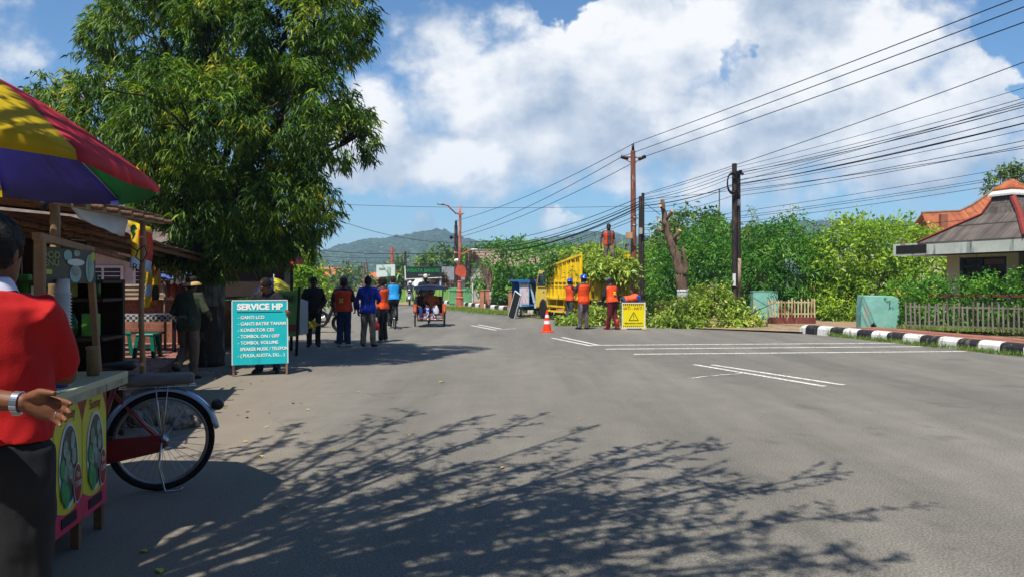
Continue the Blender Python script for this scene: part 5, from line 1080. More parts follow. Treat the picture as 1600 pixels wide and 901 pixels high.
b = MB(); b.prism([(-.86,y,z) for y, z in cabp], (1.72,0,0)); cab = part('cab', b, M('cab_yellow', '#e6c52e', .35, .1, 3, coat=.3), tk, bevel=.03)
for s in (-1, 1):
    b = MB(); b.prism([(s*.861,y,z) for y, z in ((3.86,1.34),(4.92,1.34),(4.70,1.86),(3.86,1.86))], (s*.008,0,0)); dr = part('door_window', b, glass('cab_glass', (.02,.025,.03)), cab)
    b = MB(); b.box((s*.866,4.32,1.27), (.012,1.0,.03)); b.box((s*.866,4.1,1.10), (.02,.14,.03)); part('door_trim', b, mChas, cab)
    b = MB(); b.tube([(s*.86,5.0,1.4),(s*1.02,5.12,1.5),(s*1.02,5.12,1.75)], .012, 6); b.box((s*1.03,5.12,1.62), (.14,.04,.26)); part('mirror', b, mChas, cab)
    b = MB(); b.ell((s*.62,5.15,.78), (.12,.03,.09), 12, 8); part('headlight', b, M('lamp_glass', '#cfd4d6', .1, .05), cab, True)
b = MB(); b.prism([(-.78,5.075,1.30),(.78,5.075,1.30),(.76,4.82,1.90),(-.76,4.82,1.90)], (0,.01,.004)); part('windscreen', b, glass('cab_glass', (.02,.025,.03)), cab)
b = MB(); b.box((0,5.2,.50), (1.74,.10,.20)); part('bumper', b, mWhiteP, tk)
# branches on the truck
lfT = leafmat('leaf_cut', '#3b5c1a', '#86a334', '#b9c85a', .30, 1.1, yellow='#cdd070', yamt=.12); lfD = leafmat('leaf_deep', '#1d3a12', '#356022', '#5a8a33', .30, 1.0)
mBark = M('bark_brown', '#4b3b2d', .9, .35, 4, .7, 16, streak='#7b6a57', streak_amt=.42, stretch=(1,1,.4))
ld = thing('branch_load', 'heap of freshly cut leafy branches piled high on the yellow truck', 'cut branches', tw_(0,1.75,.9), TR)
foliage('cut_leaves', lfT, [((.1,-.8,1.10),(.95,1.0,.58)),((.2,.35,1.42),(1.0,.95,.55)),((.5,-1.7,.95),(.75,.45,.5)),((.0,-1.78,1.02),(.7,.24,.26)),((.6,-1.0,1.0),(.7,.9,.6)),((.8,-1.75,1.02),(.45,.3,.30)),((-.35,-1.6,1.05),(.5,.5,.42)),((.85,-.9,1.3),(.3,.9,.32))], 9000, .19, .075, ld, per=6, spread=.10, fill=.35, droop=.3)
foliage('dark_leaves', lfD, [((-.4,1.05,1.25),(.65,.75,.5)),((-.75,1.4,1.0),(.35,.45,.35)),((.3,1.35,1.2),(.75,.55,.55))], 2800, .19, .075, ld, per=6, spread=.1, fill=.35, droop=.35)
b = MB()
for i in range(16):
    a = random.uniform(-1.4,1.4); p = V((random.uniform(-.5,.8), random.uniform(-2.0,1.0), random.uniform(.6,1.7))); q = p+V((random.uniform(-.6,.6), random.uniform(-.9,.9), random.uniform(-.2,.7))); b.tube([p, p.lerp(q,.5)+V((0,0,.06)), q], [.03,.022,.01], 6)
part('branch', b, mBark, ld, True)
# ------------------------------------------------------------------ blue vending tricycle with a leaning board
kq = G(826,494.5); kt = thing('vending_tricycle', 'blue motorised vending tricycle with a printed side panel parked ahead of the truck', 'vending cart', kq, R(16))
mKB_ = M('kiosk_blue', '#2667ad', .4, .15, 3); mKL = M('kiosk_pale', '#9cc3e0', .4, .1, 3); mKW_ = M('kiosk_print', '#c9c5d6', .5, .15, 9, streak='#b46a80', streak_amt=.5)
b = MB(); b.box((0,.0,.52), (1.05,1.35,.06)); b.box((0,.65,1.02), (1.05,.05,1.0)); b.box((.5,0,.78), (.05,1.35,.5)); bodyk = part('cart_body', b, mKB_, kt)
b = MB(); b.box((-.40,-.66,.98), (.42,.03,1.0)); sp2 = part('side_panel', b, mKL, kt); b = MB(); b.box((-.40,-.679,1.0), (.34,.006,.80)); part('printed_sheet', b, mKW_, sp2)
text('PENTOL', .085, M('print_blue', '#1c3a85', .5, .05), sp2, (-.40,-.685,1.44), ext=.001, sx=.9)
b = MB(); b.prism([(.0,-.665,.62),(.12,-.665,.62),(-.10,-.665,1.40),(-.16,-.665,1.40)], (0,.02,0)); part('slanted_panel', b, mKL, kt)
b = MB(); b.box((-.08,.0,1.56), (1.25,1.5,.07)); b.box((-.35,-.76,1.53), (.7,.03,.12)); part('roof', b, mKB_, kt, bevel=.015)
for x_, y_ in ((-.56,-.62),(.48,-.62),(.48,.62),(-.56,.62)): b = MB(); b.box((x_,y_,1.05), (.035,.035,1.0)); part('post', b, mBlack, kt)
b = MB(); b.box((.05,.1,1.12), (.7,.6,.42)); part('display_case', b, glass('case_glass', (.09,.16,.22), .1), kt)
wheel(-.35, .25, kt, 14, .035, mRim, x=-.52); wheel(-.35, .25, kt, 14, .035, mRim, x=.52)
b = MB(); b.box((0,0,.40), (.8,1.2,.16)); b.tube([(0,.7,.45),(0,1.3,.40)], .04, 8); part('chassis', b, mBlack, kt)
sc2 = scooter('black motorcycle coupled to the blue vending tricycle', kq+V((.66,-.12,0)), R(24), '#1a1b1f', '#101113', False, None)
b = MB(); b.box((0,0,.56), (.52,.03,1.12)); bo2 = part('board', b, mBlack); b = MB(); [b.box(c_, s_) for c_, s_ in (((-.265,-.003,.56),(.03,.045,1.16)),((.265,-.003,.56),(.03,.045,1.16)),((0,-.003,1.125),(.5,.045,.03)))]; part('frame', b, mWhiteP, bo2)
bo2.location = G(799,497)+V((0,.1,0)); bo2.rotation_euler = (R(-6),R(20),R(-62)); bo2.name = 'leaning_board'; tag(bo2, 'black board with white edge leaning on the blue vending tricycle', 'board')
# ------------------------------------------------------------------ traffic cone and warning sign
mCO = M('cone_orange', '#dc3a0c', .45, .08, 4); mCW = M('cone_white', '#d6d6d6', .45, .05)
cn = thing('traffic_cone', 'orange traffic cone with two white bands standing on the road', 'traffic cone', G(855,518.5)+V((0,.1,0)))
b = MB(); b.lathe([(.20,0),(.22,.0),(.22,.025),(.15,.035),(.14,.04)], n=28); part('base', b, mCO, cn, True)
cr_ = lambda z: .135-(z-.04)/.62*.108
for z0_, z1_, mt, nm in ((.04,.25,mCO,'cone'),(.25,.35,mCW,'reflective_band'),(.35,.44,mCO,'cone'),(.44,.53,mCW,'reflective_band'),(.53,.66,mCO,'cone')):
    b = MB(); e_ = .002 if mt is mCW else 0; b.lathe([(cr_(z0_)+e_,z0_),(cr_(z1_)+e_,z1_)]+([(.02,.665),(0,.665)] if z1_ == .66 else []), n=28); part(nm, b, mt, cn, True, auto=40)
wq = G(990,514.5); ws = thing('warning_sign', 'yellow HATI - HATI warning board with hazard stripes standing on wooden blocks', 'warning sign', wq, R(4))
mWY = M('sign_yellow', '#e0cf0b', .45, .06, 3); mWF = M('sign_frame', '#d2d2cc', .5, .08)
b = MB(); b.box((0,0,.45), (.72,.02,.76)); wb = part('board', b, mWY, ws)
b = MB(); b.box((-.365,-.002,.46), (.03,.035,.82)); b.box((.365,-.002,.46), (.03,.035,.82)); b.box((0,-.002,.845), (.70,.035,.03)); b.box((0,-.002,.065), (.70,.035,.03)); part('frame', b, mWF, ws)
b = MB()
for z in (.785,.105):
    for i in range(11): x_ = -.325+i*.062; b.poly([(x_,-.0125,z-.032),(x_+.028,-.0125,z-.032),(x_+.012,-.0125,z+.032),(x_-.016,-.0125,z+.032)])
part('hazard_stripe', b, mBlack, wb)
mWR = M('letter_red', '#a33a10', .5, .05)
text('HATI - HATI !!', .125, mWR, wb, (0,-.013,.675), bold=.015, sx=.98)
b = MB()
for a_, c_ in (((-.15,.30),(0,.56)),((0,.56),(.15,.30)),((.15,.30),(-.15,.30))): b.bar((a_[0],-.014,a_[1]),(c_[0],-.014,c_[1]), .006, .016)
b.box((0,-.014,.43), (.016,.006,.10)); b.box((0,-.014,.345), (.018,.006,.02)); part('triangle_mark', b, mBlack, wb)
text('PEMANGKASAN POHON', .062, mBlack, wb, (0,-.013,.205), bold=.012, sx=.86)
for s in (-1, 1): b = MB(); b.box((s*.33,.0,.022), (.17,.26,.044)); part('foot_block', b, M('foot_block', '#b79f78', .85, .2, 8), ws, bevel=.01)
# ------------------------------------------------------------------ crew
mHB = M('helmet_blue', '#0f3fae', .3, .06, coat=.3); gw = 'tree cutting crew'
person('worker in a blue helmet and orange vest with hands raised beside the truck wheel', G(891,506)+V((0,.2,0)), 60, 1.62, dict(elR=(.24,.20,1.18), wrR=(.12,.34,1.36), haR=(-.1,.4,.9), elL=(-.22,.22,1.16), wrL=(-.06,.40,1.28), haL=(.1,.5,.8)), mSkin, ('#5a2a24',), '#3d4a4f', sleeve=.5, hem=.80, vest=('#d84a1c',.84), hat=('helmet', mHB), group=gw)
person('worker in a blue helmet and long orange vest seen from behind on fallen leaves', G(912,514), -28, 1.72, dict(headyaw=-10, elL=(-.24,.16,1.16), wrL=(-.12,.36,1.10), elR=(.25,.12,1.16), wrR=(.12,.34,1.08), anL=(-.12,.05,.085)), mSkin, ('#35353b',), '#57494f', sleeve=.7, hem=.74, vest=('#e0490f',.74), hat=('helmet', mHB), group=gw, tstreak='#8a7d7d')
person('worker in a grey cap, orange vest and maroon trousers looking down', G(957,514.5), -30, 1.66, dict(lean=12, headpitch=22, headyaw=-20, elL=(-.25,.12,1.10), wrL=(-.22,.24,.88), elR=(.28,.02,1.08), wrR=(.30,.10,.82), anL=(-.09,.12,.085), anR=(.10,-.12,.10)), mSkinD, ('#232327',), '#5b0f1c', sleeve=1.8, hem=.84, vest=('#e2470e',.82,1), hat=('cap', M('cap_grey', '#5b5d63', .9, .15)), group=gw, boots=M('boot_red', '#96131e', .5, .12))
person('worker in an orange vest and blue sleeves bending low behind the warning sign', G(978,510)+V((.1,1.0,0)), 80, 1.64, dict(lean=78, headpitch=-10, knR=(.10,.10,.47), knL=(-.10,.10,.47), elR=(.22,.55,.72), wrR=(.20,.62,.48), elL=(-.22,.55,.72), wrL=(-.20,.62,.48)), mSkin, ('#1f3a7d',), '#2b3a5c', sleeve=1.6, hem=.84, vest=('#d8552b',.84), group=gw, hat=None)
person('worker in an open orange vest and camouflage trousers standing on top of the branch load', tw_(.15,.0,0)*1+V((0,.2,2.04)), 172, 1.60, dict(headyaw=14, headpitch=14, lean=4, anL=(-.18,.10,.20), knL=(-.15,.16,.55), anR=(.16,-.06,.085), elL=(-.25,-.02,1.10), wrL=(-.24,.10,.87), elR=(.28,-.04,1.11), wrR=(.30,.04,.86)), mSkinD, ('#4a4148','#2c272c'), '#6a5f52', sleeve=.5, hem=.82, vest=('#c9481c',.82,'open'), group=gw, tstreak='#3f3a30', mask=mBlack, boots=M('boot_black', '#141313', .6, .2))
# ------------------------------------------------------------------ cut branches on the ground
def pile(label, loc, lobes, n, L_, W_, mat, nb, ext):
    t = thing('cut_branches', label, 'cut branches', loc, 0, 'cut branches on the ground'); foliage('leaves', mat, lobes, n, L_, W_, t, per=6, spread=.1, fill=.3, droop=.35, zmin=.0)
    b = MB()
    for i in range(nb):
        c = lobes[i % len(lobes)]; p = V(c[0])+V((random.uniform(-1,1)*c[1][0]*.6, random.uniform(-1,1)*c[1][1]*.6, -.1)); q = p+V((random.uniform(-1,1)*ext, random.uniform(-.6,.6)*ext, random.uniform(.0,.55)*ext))
        p.z = max(p.z,.05); b.tube([p, p.lerp(q,.5)+V((0,0,.05)), q], [.028,.018,.007], 6)
    part('branch', b, mBark, t, True); return t
pile('heap of cut leaves behind the two workers at the truck tail', G(925,510)+V((.2,.6,0)), [((0,.2,.25),(.75,.5,.45)),((.55,.6,.4),(.5,.5,.55)),((-.5,.3,.15),(.5,.4,.3)),((-.95,.1,.06),(.5,.25,.12)),((.9,.4,.25),(.4,.4,.4)),((-.05,-.35,.08),(.6,.25,.14)),((1.15,.3,.15),(.3,.3,.25))], 4200, .15, .065, lfT, 12, .7)
pile('large heap of cut branches in front of the twin black poles', G(1120,514)+V((0,.8,0)), [((-.4,.6,.45),(.9,.7,.55)),((.7,.3,.35),(.9,.6,.45)),((.5,.9,.8),(.7,.6,.6)),((1.3,.1,.18),(.6,.4,.28)),((-1.0,.0,.15),(.7,.35,.25)),((.0,-.25,.10),(1.4,.3,.18)),((.3,.6,.8),(.5,.4,.3))], 6000, .16, .068, lfT, 34, 1.3)
pile('thin litter of cut leaves around the foot of the pruned tree', G(1040,512)+V((0,.5,0)), [((-.4,.3,.12),(.9,.6,.22)),((.3,-.1,.06),(.8,.3,.12)),((-.9,.5,.2),(.4,.4,.3))], 1800, .15, .06, lfT, 16, .9)
pile('leafy cut branches heaped against the grey gate pillar', G(1062,500)+V((.6,.6,0)), [((0,.3,.5),(.6,.5,.6)),((.5,.8,.7),(.6,.5,.7)),((-.7,.8,.35),(.5,.5,.45))], 2600, .16, .07, lfT, 16, 1.1)
b = MB()
for i in range(14): b.ell(G(1015+random.uniform(-12,25), 503+random.uniform(-3,6))+V((0,.6*random.random(),.08)), (random.uniform(.05,.15),random.uniform(.05,.12),random.uniform(.03,.07)), 8, 6, (random.random(),random.random(),random.random()))
o = part('broken_concrete', b, M('rubble', '#a39a8d', .95, .25, 8, .5, 30)); tag(o, 'broken pale lumps of concrete and wood by the pruned tree', 'rubble')
# ------------------------------------------------------------------ gate pillars, fences, hedges
def G2(px, py, z=.14): d = F*(CH-z)/(py-H0); return V(((px-800)/F*d, d, 0))
mTealP = M('peeling_teal', '#76b0a4', .8, .22, 2.2, .3, 14, streak='#a98f78', streak_amt=.49); mGreyP = M('peeling_grey', '#8f948a', .85, .25, 3, .3, 14, streak='#7a4f3e', streak_amt=.46)
def pillar(label, l, r, hgt, dep, mat, rot):
    c = (l+r)/2; w = (r-l).length; b = MB(); b.box((0,dep/2,hgt/2), (w,dep,hgt)); b.box((0,dep/2,hgt+.012), (w+.03,dep+.03,.03)); o = part('gate_pillar', b, mat, bevel=.02); o.location = c; o.rotation_euler = (0,0,rot); return tag(o, label, 'gate pillar', 'old gate pillars')
pillar('narrow flaking teal gate pillar left of the first picket fence', G(1183,501), G(1209,500), 1.12, .5, mTealP, R(-3))
b = MB(); c = G2(1376,510); w_ = 1.13
b.prism([(-.56,0,0),(-.30,0,0),(-.30,.0,.16),(-.20,.0,.26),(-.12,.0,.16),(-.12,0,0),(.54,0,0),(.56,0,.5),(.53,0,1.0),(.38,0,1.08),(-.52,0,1.10),(-.57,0,.5)], (0,.55,0)); o = part('gate_pillar', b, mTealP, bevel=.02); o.location = c; o.rotation_euler = (0,0,R(-8)); tag(o, 'wide flaking teal gate pillar with a hole at its foot', 'gate pillar', 'old gate pillars')
pillar('grey streaked gate pillar behind the pruned tree', G(1036,492), G(1057,491.5), 1.02, .5, mGreyP, R(-2))
mPk = M('picket_white', '#77736a', .85, .25, 3, .2, 20, streak='#584d42', streak_amt=.54); mPk2 = M('picket_cream', '#bdb08a', .8, .25, 3, .2, 20, streak='#8e5238', streak_amt=.54); mRBr = M('base_redbrown', '#6d3b30', .9, .25, 3, .3, 20, streak='#9a7b6b', streak_amt=.45)
def fence(label, A, B, z0, z1, sp, mat, base=None, crooked=.02):
    t = thing('picket_fence', label, 'fence', A, 0, 'concrete picket fences'); d = (B-A); l = d.length; d.normalize(); n = int(l/sp); nr = V((-d.y,d.x,0))
    for i in range(n+1):
        b = MB(); p = d*(i*l/n); top = z1+random.uniform(-.09,.05); lean = random.uniform(-crooked,crooked); b.prism([p+V((0,0,z0))-d*.023, p+V((0,0,z0))+d*.023, p+V((0,0,top-.04))+d*(.021+lean), p+V((0,0,top))+d*lean, p+V((0,0,top-.04))+d*(-.021+lean)], nr*.04); part('picket', b, mat, t)
    for z in (z0+.12, z1-.14):
        b = MB(); b.bar(V((0,0,z))+nr*.065, d*l+V((0,0,z))+nr*.065, .045, .05); part('rail', b, mat, t)
    if base: b = MB(); b.bar(V((0,0,z0/2))+nr*.02, d*l+V((0,0,z0/2))+nr*.02, .22, z0); part('base_wall', b, base, t)
    return t
fence('cream picket fence on a red-brown base between the two teal pillars', G(1210,508)+V((0,.6,0)), G(1284,508)+V((0,.6,0)), .26, .93, .115, mPk2, mRBr)
fA = G2(1416,513); fB = G2(1600,519); fB2 = fA+(fB-fA)*1.8
fence('long grey-white crooked picket fence below the clipped hedge', fA, fB2, .12, .93, .118, mPk, None, .04)
b = MB(); b.bar(fA+V((.8,.25,1.12)), fB2+V((0,.25,1.12)), .05, .06); o = part('iron_rail', b, M('iron_rust', '#5b2a1f', .8, .3)); tag(o, 'rusty iron rail running along the hedge above the pickets', 'rail')
lfH = leafmat('leaf_hedge', '#2a5714', '#4f8a22', '#83b53a', .3, 1.3); lfY = leafmat('leaf_yellowgreen', '#55801a', '#82a82a', '#b5cb45', .35, .8, yellow='#b58f4a', yamt=.04); lfB = leafmat('leaf_bamboo', '#265818', '#4b8826', '#84b43e', .35, .7, yellow='#a08a45', yamt=.03); lfO = leafmat('leaf_olive', '#2a481a', '#56792b', '#92a94a', .3, .8)
lfM = leafmat('leaf_mango', '#18330c', '#3d6616', '#86a428', .40, 1.3, .55, yellow='#dcc640', yamt=.18)
def stems(t, spots, h, r=.05, mat=None):
    for x, y in spots:
        b = MB(); trunk_tube(b, [(x,y,0),(x+random.uniform(-.3,.3),y+random.uniform(-.2,.2),h*.5),(x+random.uniform(-.5,.5),y,h)], r, r*.4, 7, .03)
        part('trunk' if len(spots) == 1 else 'stem', b, mat or mBark, t, True)
def bush(name, label, cat, loc, lobes, n, L_, W_, mat, st, h, group=None, r=.05, **k):
    t = thing(name, label, cat, loc, 0, group); stems(t, st, h, r); foliage('foliage', mat, lobes, n, L_, W_, t, **k); return t
# clipped hedge above the long fence
hd0 = fA+V((.65,1.05,0)); dd = (fB2-fA).normalized(); lb = []
for i in range(14): p = dd*(i*.75); zt = 1.42+.34*min(1, max(0, (i-2)/4)); lb.append(((p.x, p.y+.1*(i % 2), zt*.62), (.75, .75, zt*.55)))
bush('hedge', 'dense clipped green hedge behind the long picket fence', 'hedge', hd0, lb, 34000, .12, .05, lfH, [(dd.x*i, dd.y*i) for i in range(9)], 1.2, r=.03, per=7, spread=.06, fill=.7, out=1., up=.35)
def at(px, py, d): return P(px, py, d)
def blobs(loc, lst, d, thick=1.):
    o = []
    for px, py, a, b2, *dd_ in lst:
        dz = dd_[0] if dd_ else 0; c = P(px, py, d+dz); k = (d+dz)/F; o.append(((c.x-loc.x, c.y-loc.y, c.z), (a*k, (a+b2)/2*k*thick, b2*k)))
    return o
# yellow-green bush left of the pavilion
loc = V((at(1355,500,30).x, 30, 0))
bush('flowering_shrub', 'tall yellow-green shrub left of the pavilion', 'shrub', loc, blobs(loc, [(1350,400,70,62),(1405,390,60,48,.6),(1310,415,50,60),(1300,470,45,40),(1380,450,70,50,-.4),(1440,420,40,50,.5),(1340,360,35,28),(1450,380,30,30,.8),(1310,480,38,30,-1.),(1360,480,60,30,-.6),(1420,470,50,35,-.3)], 30), 24000, .17, .08, lfY, [(-.8,0),(0,.2),(.7,0),(1.4,.3)], 3.2, per=6, spread=.12, fill=.45)
loc = V((at(1225,500,31).x, 31, 0))
t = bush('bamboo_thicket', 'feathery green bamboo thicket behind the cream picket fence', 'bamboo', loc, blobs(loc, [(1225,420,70,80),(1180,440,50,70),(1260,430,45,75),(1200,380,45,40),(1240,370,40,30),(1215,480,60,30),(1270,470,40,35)], 31), 19000, .20, .05, lfB, [(-1.4,0),(-.6,.2),(.2,0),(.9,.1),(1.4,.3)], 3.2, r=.04, per=8, spread=.13, fill=.4, droop=.4)
b = MB(); BB = []; 
for i in range(26):
    x0 = random.uniform(-1.6,1.7); h = random.uniform(3.0,4.7); lean = random.uniform(-.6,1.0); pts = [V((x0,random.uniform(-.5,.6),1.2)), V((x0+lean*.3,0,h*.7)), V((x0+lean,.1,h)), V((x0+lean*1.35,.1,h-.02))]; b.tube(pts, [.02,.014,.008,.004], 5)
    for k in range(30): f = random.random(); q = pts[1].lerp(pts[2], f); BB.append(q+V((random.gauss(0,.10),random.gauss(0,.1),random.gauss(0,.07))))
part('cane', b, mBamboo, t, True); BB = np.array(BB); part('foliage', leaf_mesh('foliage', lfB, BB, rng.normal(size=BB.shape)+np.array([.3,0,-.2]), .19*rng.uniform(.6,1.2,len(BB)), .04, droop=.3), None, t)
loc = V((at(1100,500,33).x, 33, 0))
bush('leafy_thicket', 'mid-green thicket between the pruned tree and the twin poles', 'shrub', loc, blobs(loc, [(1100,420,55,70),(1060,430,45,65),(1140,430,45,70),(1030,440,40,60),(1110,370,40,30),(1080,480,70,30)], 33), 17000, .2, .065, lfB, [(-1.2,0),(-.2,.2),(.8,0),(1.3,.2)], 3, r=.05, per=7, spread=.13, fill=.4)
loc = V((at(1085,500,44).x, 44, 0))
bush('dark_tree', 'dark round-topped tree rising behind the thicket', 'tree', loc, blobs(loc, [(1085,360,48,36),(1050,375,30,30),(1120,365,32,36),(1080,400,60,40),(1145,385,28,25),(1030,385,24,28)], 44), 8000, .3, .12, lfO, [(0,0)], 5, r=.2, per=6, spread=.2, fill=.4)
loc = V((at(1170,500,47).x, 47, 0))
bush('dark_tree', 'dark leafy tree seen just right of the twin black poles', 'tree', loc, blobs(loc, [(1175,385,26,30),(1155,400,26,30),(1190,410,30,30)], 47), 3000, .3, .12, lfO, [(0,0)], 4.5, r=.18, per=6, spread=.2, fill=.4)
# long hedge trees along the far pavement
loc = V((at(835,490,46).x, 46, 0))
bush('hedge_trees', 'broad bright green tree crowding the pavement beyond the truck', 'tree', loc, blobs(loc, [(840,430,50,38),(800,425,45,42),(880,430,45,40),(780,450,30,32),(850,465,70,22),(800,465,40,24),(910,440,40,35),(760,440,22,36)], 46), 9000, .27, .12, lfB, [(-1.5,0),(0,0),(1.5,0)], 3, r=.1, per=6, spread=.18, fill=.45)
loc = V((at(860,490,62).x, 62, 0))
bush('shade_tree', 'tall light green tree with feathery crown behind the truck', 'tree', loc, blobs(loc, [(810,398,45,22),(860,400,60,20),(770,402,36,20),(900,408,40,22),(830,388,30,12),(780,390,24,10),(740,412,20,20)], 62), 7000, .36, .14, lfB, [(-2,0),(1,0)], 4, r=.16, per=6, spread=.25, fill=.35)
loc = V((at(945,490,40).x, 40, 0))
bush('roadside_tree', 'bright green tree behind the branch load and rusty pole', 'tree', loc, blobs(loc, [(930,410,36,30),(960,420,40,40),(1000,430,34,40),(985,450,40,40),(900,420,24,24),(1015,410,22,28)], 40), 6000, .26, .12, lfY, [(0,0),(.8,0)], 3.5, r=.12, per=6, spread=.17, fill=.4)
loc = V((at(675,480,88).x, 88, 0))
bush('round_tree', 'rounded green tree behind the dark banner board', 'tree', loc, blobs(loc, [(690,412,28,26),(712,405,22,22),(670,420,22,20),(730,415,20,24)], 88), 3000, .55, .25, lfO, [(0,0)], 5, r=.25, per=6, spread=.35, fill=.35)
loc = V((at(630,480,95).x, 95, 0))
bush('sparse_tree', 'thin leafy tree left of the dark banner board', 'tree', loc, blobs(loc, [(632,420,16,20),(618,432,16,16),(645,425,12,22),(625,445,20,16)], 95), 1800, .6, .22, lfO, [(0,0)], 5, r=.2, per=6, spread=.4, fill=.3)
loc = V((at(545,480,120).x, 120, 0))
bush('distant_trees', 'low band of distant trees at the end of the street', 'tree', loc, blobs(loc, [(530,448,30,16),(565,446,30,16),(595,448,24,14),(510,440,20,18),(550,432,26,12),(640,448,30,14)], 120), 3500, .8, .35, lfO, [(0,0),(3,0),(-3,0)], 5, r=.2, per=6, spread=.5, fill=.3)
loc = V((at(488,500,34).x, 34, 0))
bush('street_tree', 'bright leafy tree behind the man in black at the left roadside', 'tree', loc, blobs(loc, [(488,420,20,26),(478,445,20,25),(500,442,14,18),(470,400,20,22),(455,430,24,40),(505,460,10,14)], 34), 4500, .2, .1, lfY, [(-.2,0)], 3, r=.1, per=6, spread=.13, fill=.35)
loc = V((at(400,500,40).x, 40, 0))
bush('background_tree', 'green tree glimpsed behind the stalls left of the big trunk', 'tree', loc, blobs(loc, [(275,410,40,30),(240,420,40,30),(330,430,40,40),(400,425,60,45),(440,440,40,40),(190,400,40,30)], 40), 5000, .26, .12, lfB, [(-2,0),(0,0)], 4, r=.14, per=6, spread=.18, fill=.35)
# young palm behind the load
loc = V((at(972,470,37).x, 37, 0)); t = thing('banana_palm', 'young palm with yellowing drooping fronds beside the rusty pole', 'palm', loc)
b = MB(); b.tube([(0,0,0),(.05,0,1.5),(.02,0,2.6)], [.14,.11,.08], 9); part('trunk', b, mBamboo, t, True)
lfP = leafmat('leaf_palm', '#3e6a1a', '#86a32e', '#c0c55a', .35, .8, yellow='#c9a93a', yamt=.15)
for k, (az, el, ln) in enumerate(((180,60,2.1),(150,30,1.6),(200,88,1.9),(20,60,1.7),(0,25,1.6),(330,50,1.5),(250,70,1.8),(100,75,2.0),(355,5,1.4))):
    pts = []; p = V((0,0,2.55)); e_ = R(el); 
    for i in range(9): pts.append(p.copy()); p = p+V((math.cos(R(az))*math.cos(e_), math.sin(R(az))*math.cos(e_), math.sin(e_)))*ln/8; e_ -= R(17)
    BB = []; DD = []
    for i in range(len(pts)-1):
        for q in range(7):
            f = q/7; c = pts[i].lerp(pts[i+1], f); tdir = (pts[i+1]-pts[i]).normalized(); sd2 = tdir.cross(V((0,0,1))).normalized()
            for s in (-1,1): BB.append(c); DD.append(sd2*s+tdir*.7+V((0,0,-.55)))
    w_ = np.repeat(np.sin(np.linspace(.25,2.9,len(BB)//2)),2)
    part('frond', leaf_mesh('frond', lfP, np.array([tuple(q) for q in BB]), np.array([tuple(q) for q in DD]), .50*w_+.08, .06, droop=.25), None, t)
# ------------------------------------------------------------------ pavilion with stepped roof
PR = R(-72); pv_ = thing('pavilion_house', 'low pavilion with stepped grey tiled roof and red hips behind the hedge', 'house', (13.2, 26.0, 0), PR)
mCream = M('wall_cream', '#c9c1a6', .85, .12, 2, .1, 20, streak='#7d7763', streak_amt=.42); mFas = M('fascia_pale', '#b6bcb2', .8, .2, 1.6, .2, 14, streak='#5c6a68', streak_amt=.46)
# local: x along the eave towards the camera, y into the plot; eave plane at y = 0
b = MB()
for x0_, x1_ in ((.71,1.21),(2.9,3.3)): b.box(((x0_+x1_)/2,1.62,1.25), (x1_-x0_,.24,2.5))
b.box((2.05,1.62,.45), (1.68,.2,.9)); b.box((2.05,1.62,2.42), (1.68,.2,.2)); b.box((5.7,1.62,1.25), (2.2,.24,2.5)); b.box((.83,3.3,1.25), (.22,3.1,2.5)); b.box((3.8,4.9,1.25), (6.2,.2,2.5)); part('wall', b, mCream, pv_)
mFr = M('frame_dark', '#161c1d', .6, .2)
b = MB()
for x_ in (1.27,1.95,2.84): b.box((x_,1.60,1.62), (.12 if x_ != 1.95 else .16,.12,1.40))
b.box((2.05,1.60,2.02), (1.6,.10,.09)); b.box((2.05,1.60,2.29), (1.6,.10,.07)); b.box((2.05,1.60,.95), (1.6,.10,.09)); wf = part('window_frame', b, mFr, pv_)
b = MB(); b.box((2.40,1.61,1.48), (.78,.02,.96)); part('pane', b, glass('dark_pane', (.012,.014,.016)), wf)
b = MB(); b.box((2.40,1.61,2.155), (.78,.02,.18)); part('fanlight', b, M('fanlight_red', '#7a4a44', .5, .3, 6), wf)
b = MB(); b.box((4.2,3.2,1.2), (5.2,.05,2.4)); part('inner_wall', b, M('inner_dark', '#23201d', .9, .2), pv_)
b = MB(); b.box((4.2,2.6,2.45), (8.3,5.0,.07)); part('soffit', b, mDarkW, pv_)
b = MB(); b.box((4.2,-.03,2.60), (8.46,.06,.40)); b.box((-.03,2.6,2.60), (.06,5.2,.398)); fas = part('fascia', b, mFas, pv_)
b = MB(); b.box((.72,-.066,2.60), (1.25,.012,.28)); part('fascia_panel', b, M('burnt_board', '#1c1715', .8, .3, 5), fas)
mGrT = tiles('weathered_tiles', '#6b635d', '#4f4944', '#2c2826', 6.5, 0); mOrT = tiles('orange_tiles', '#ad6238', '#96502e', '#6b3d28', 5.0, 0)
for m_ in (mGrT, mOrT):
    nt = m_.node_tree; br = [n for n in nt.nodes if n.type == 'TEX_BRICK'][0]; bs = [n for n in nt.nodes if n.type == 'BSDF_PRINCIPLED'][0]
    bp = nt.nodes.new('ShaderNodeBump'); bp.inputs['Strength'].default_value = .8; bp.inputs['Distance'].default_value = .04; nt.links.new(br.outputs['Fac'], bp.inputs['Height']); bp.invert = True; nt.links.new(bp.outputs[0], bs.inputs['Normal'])
    for n in nt.nodes:
        if n.type == 'MAPPING': n.inputs['Rotation'].default_value = (R(55),0,0)
lz = 2.80
low = [(1.0,-.06,lz),(4.75,-.06,lz),(4.75,3.6,lz),(1.0,3.6,lz)]; B1 = [(2.5,.95,3.62),(3.75,.95,3.62),(3.75,2.3,3.62),(2.5,2.3,3.62)]; C1 = [(2.78,1.22,4.26),(3.28,1.22,4.26),(3.28,1.9,4.26),(2.78,1.9,4.26)]
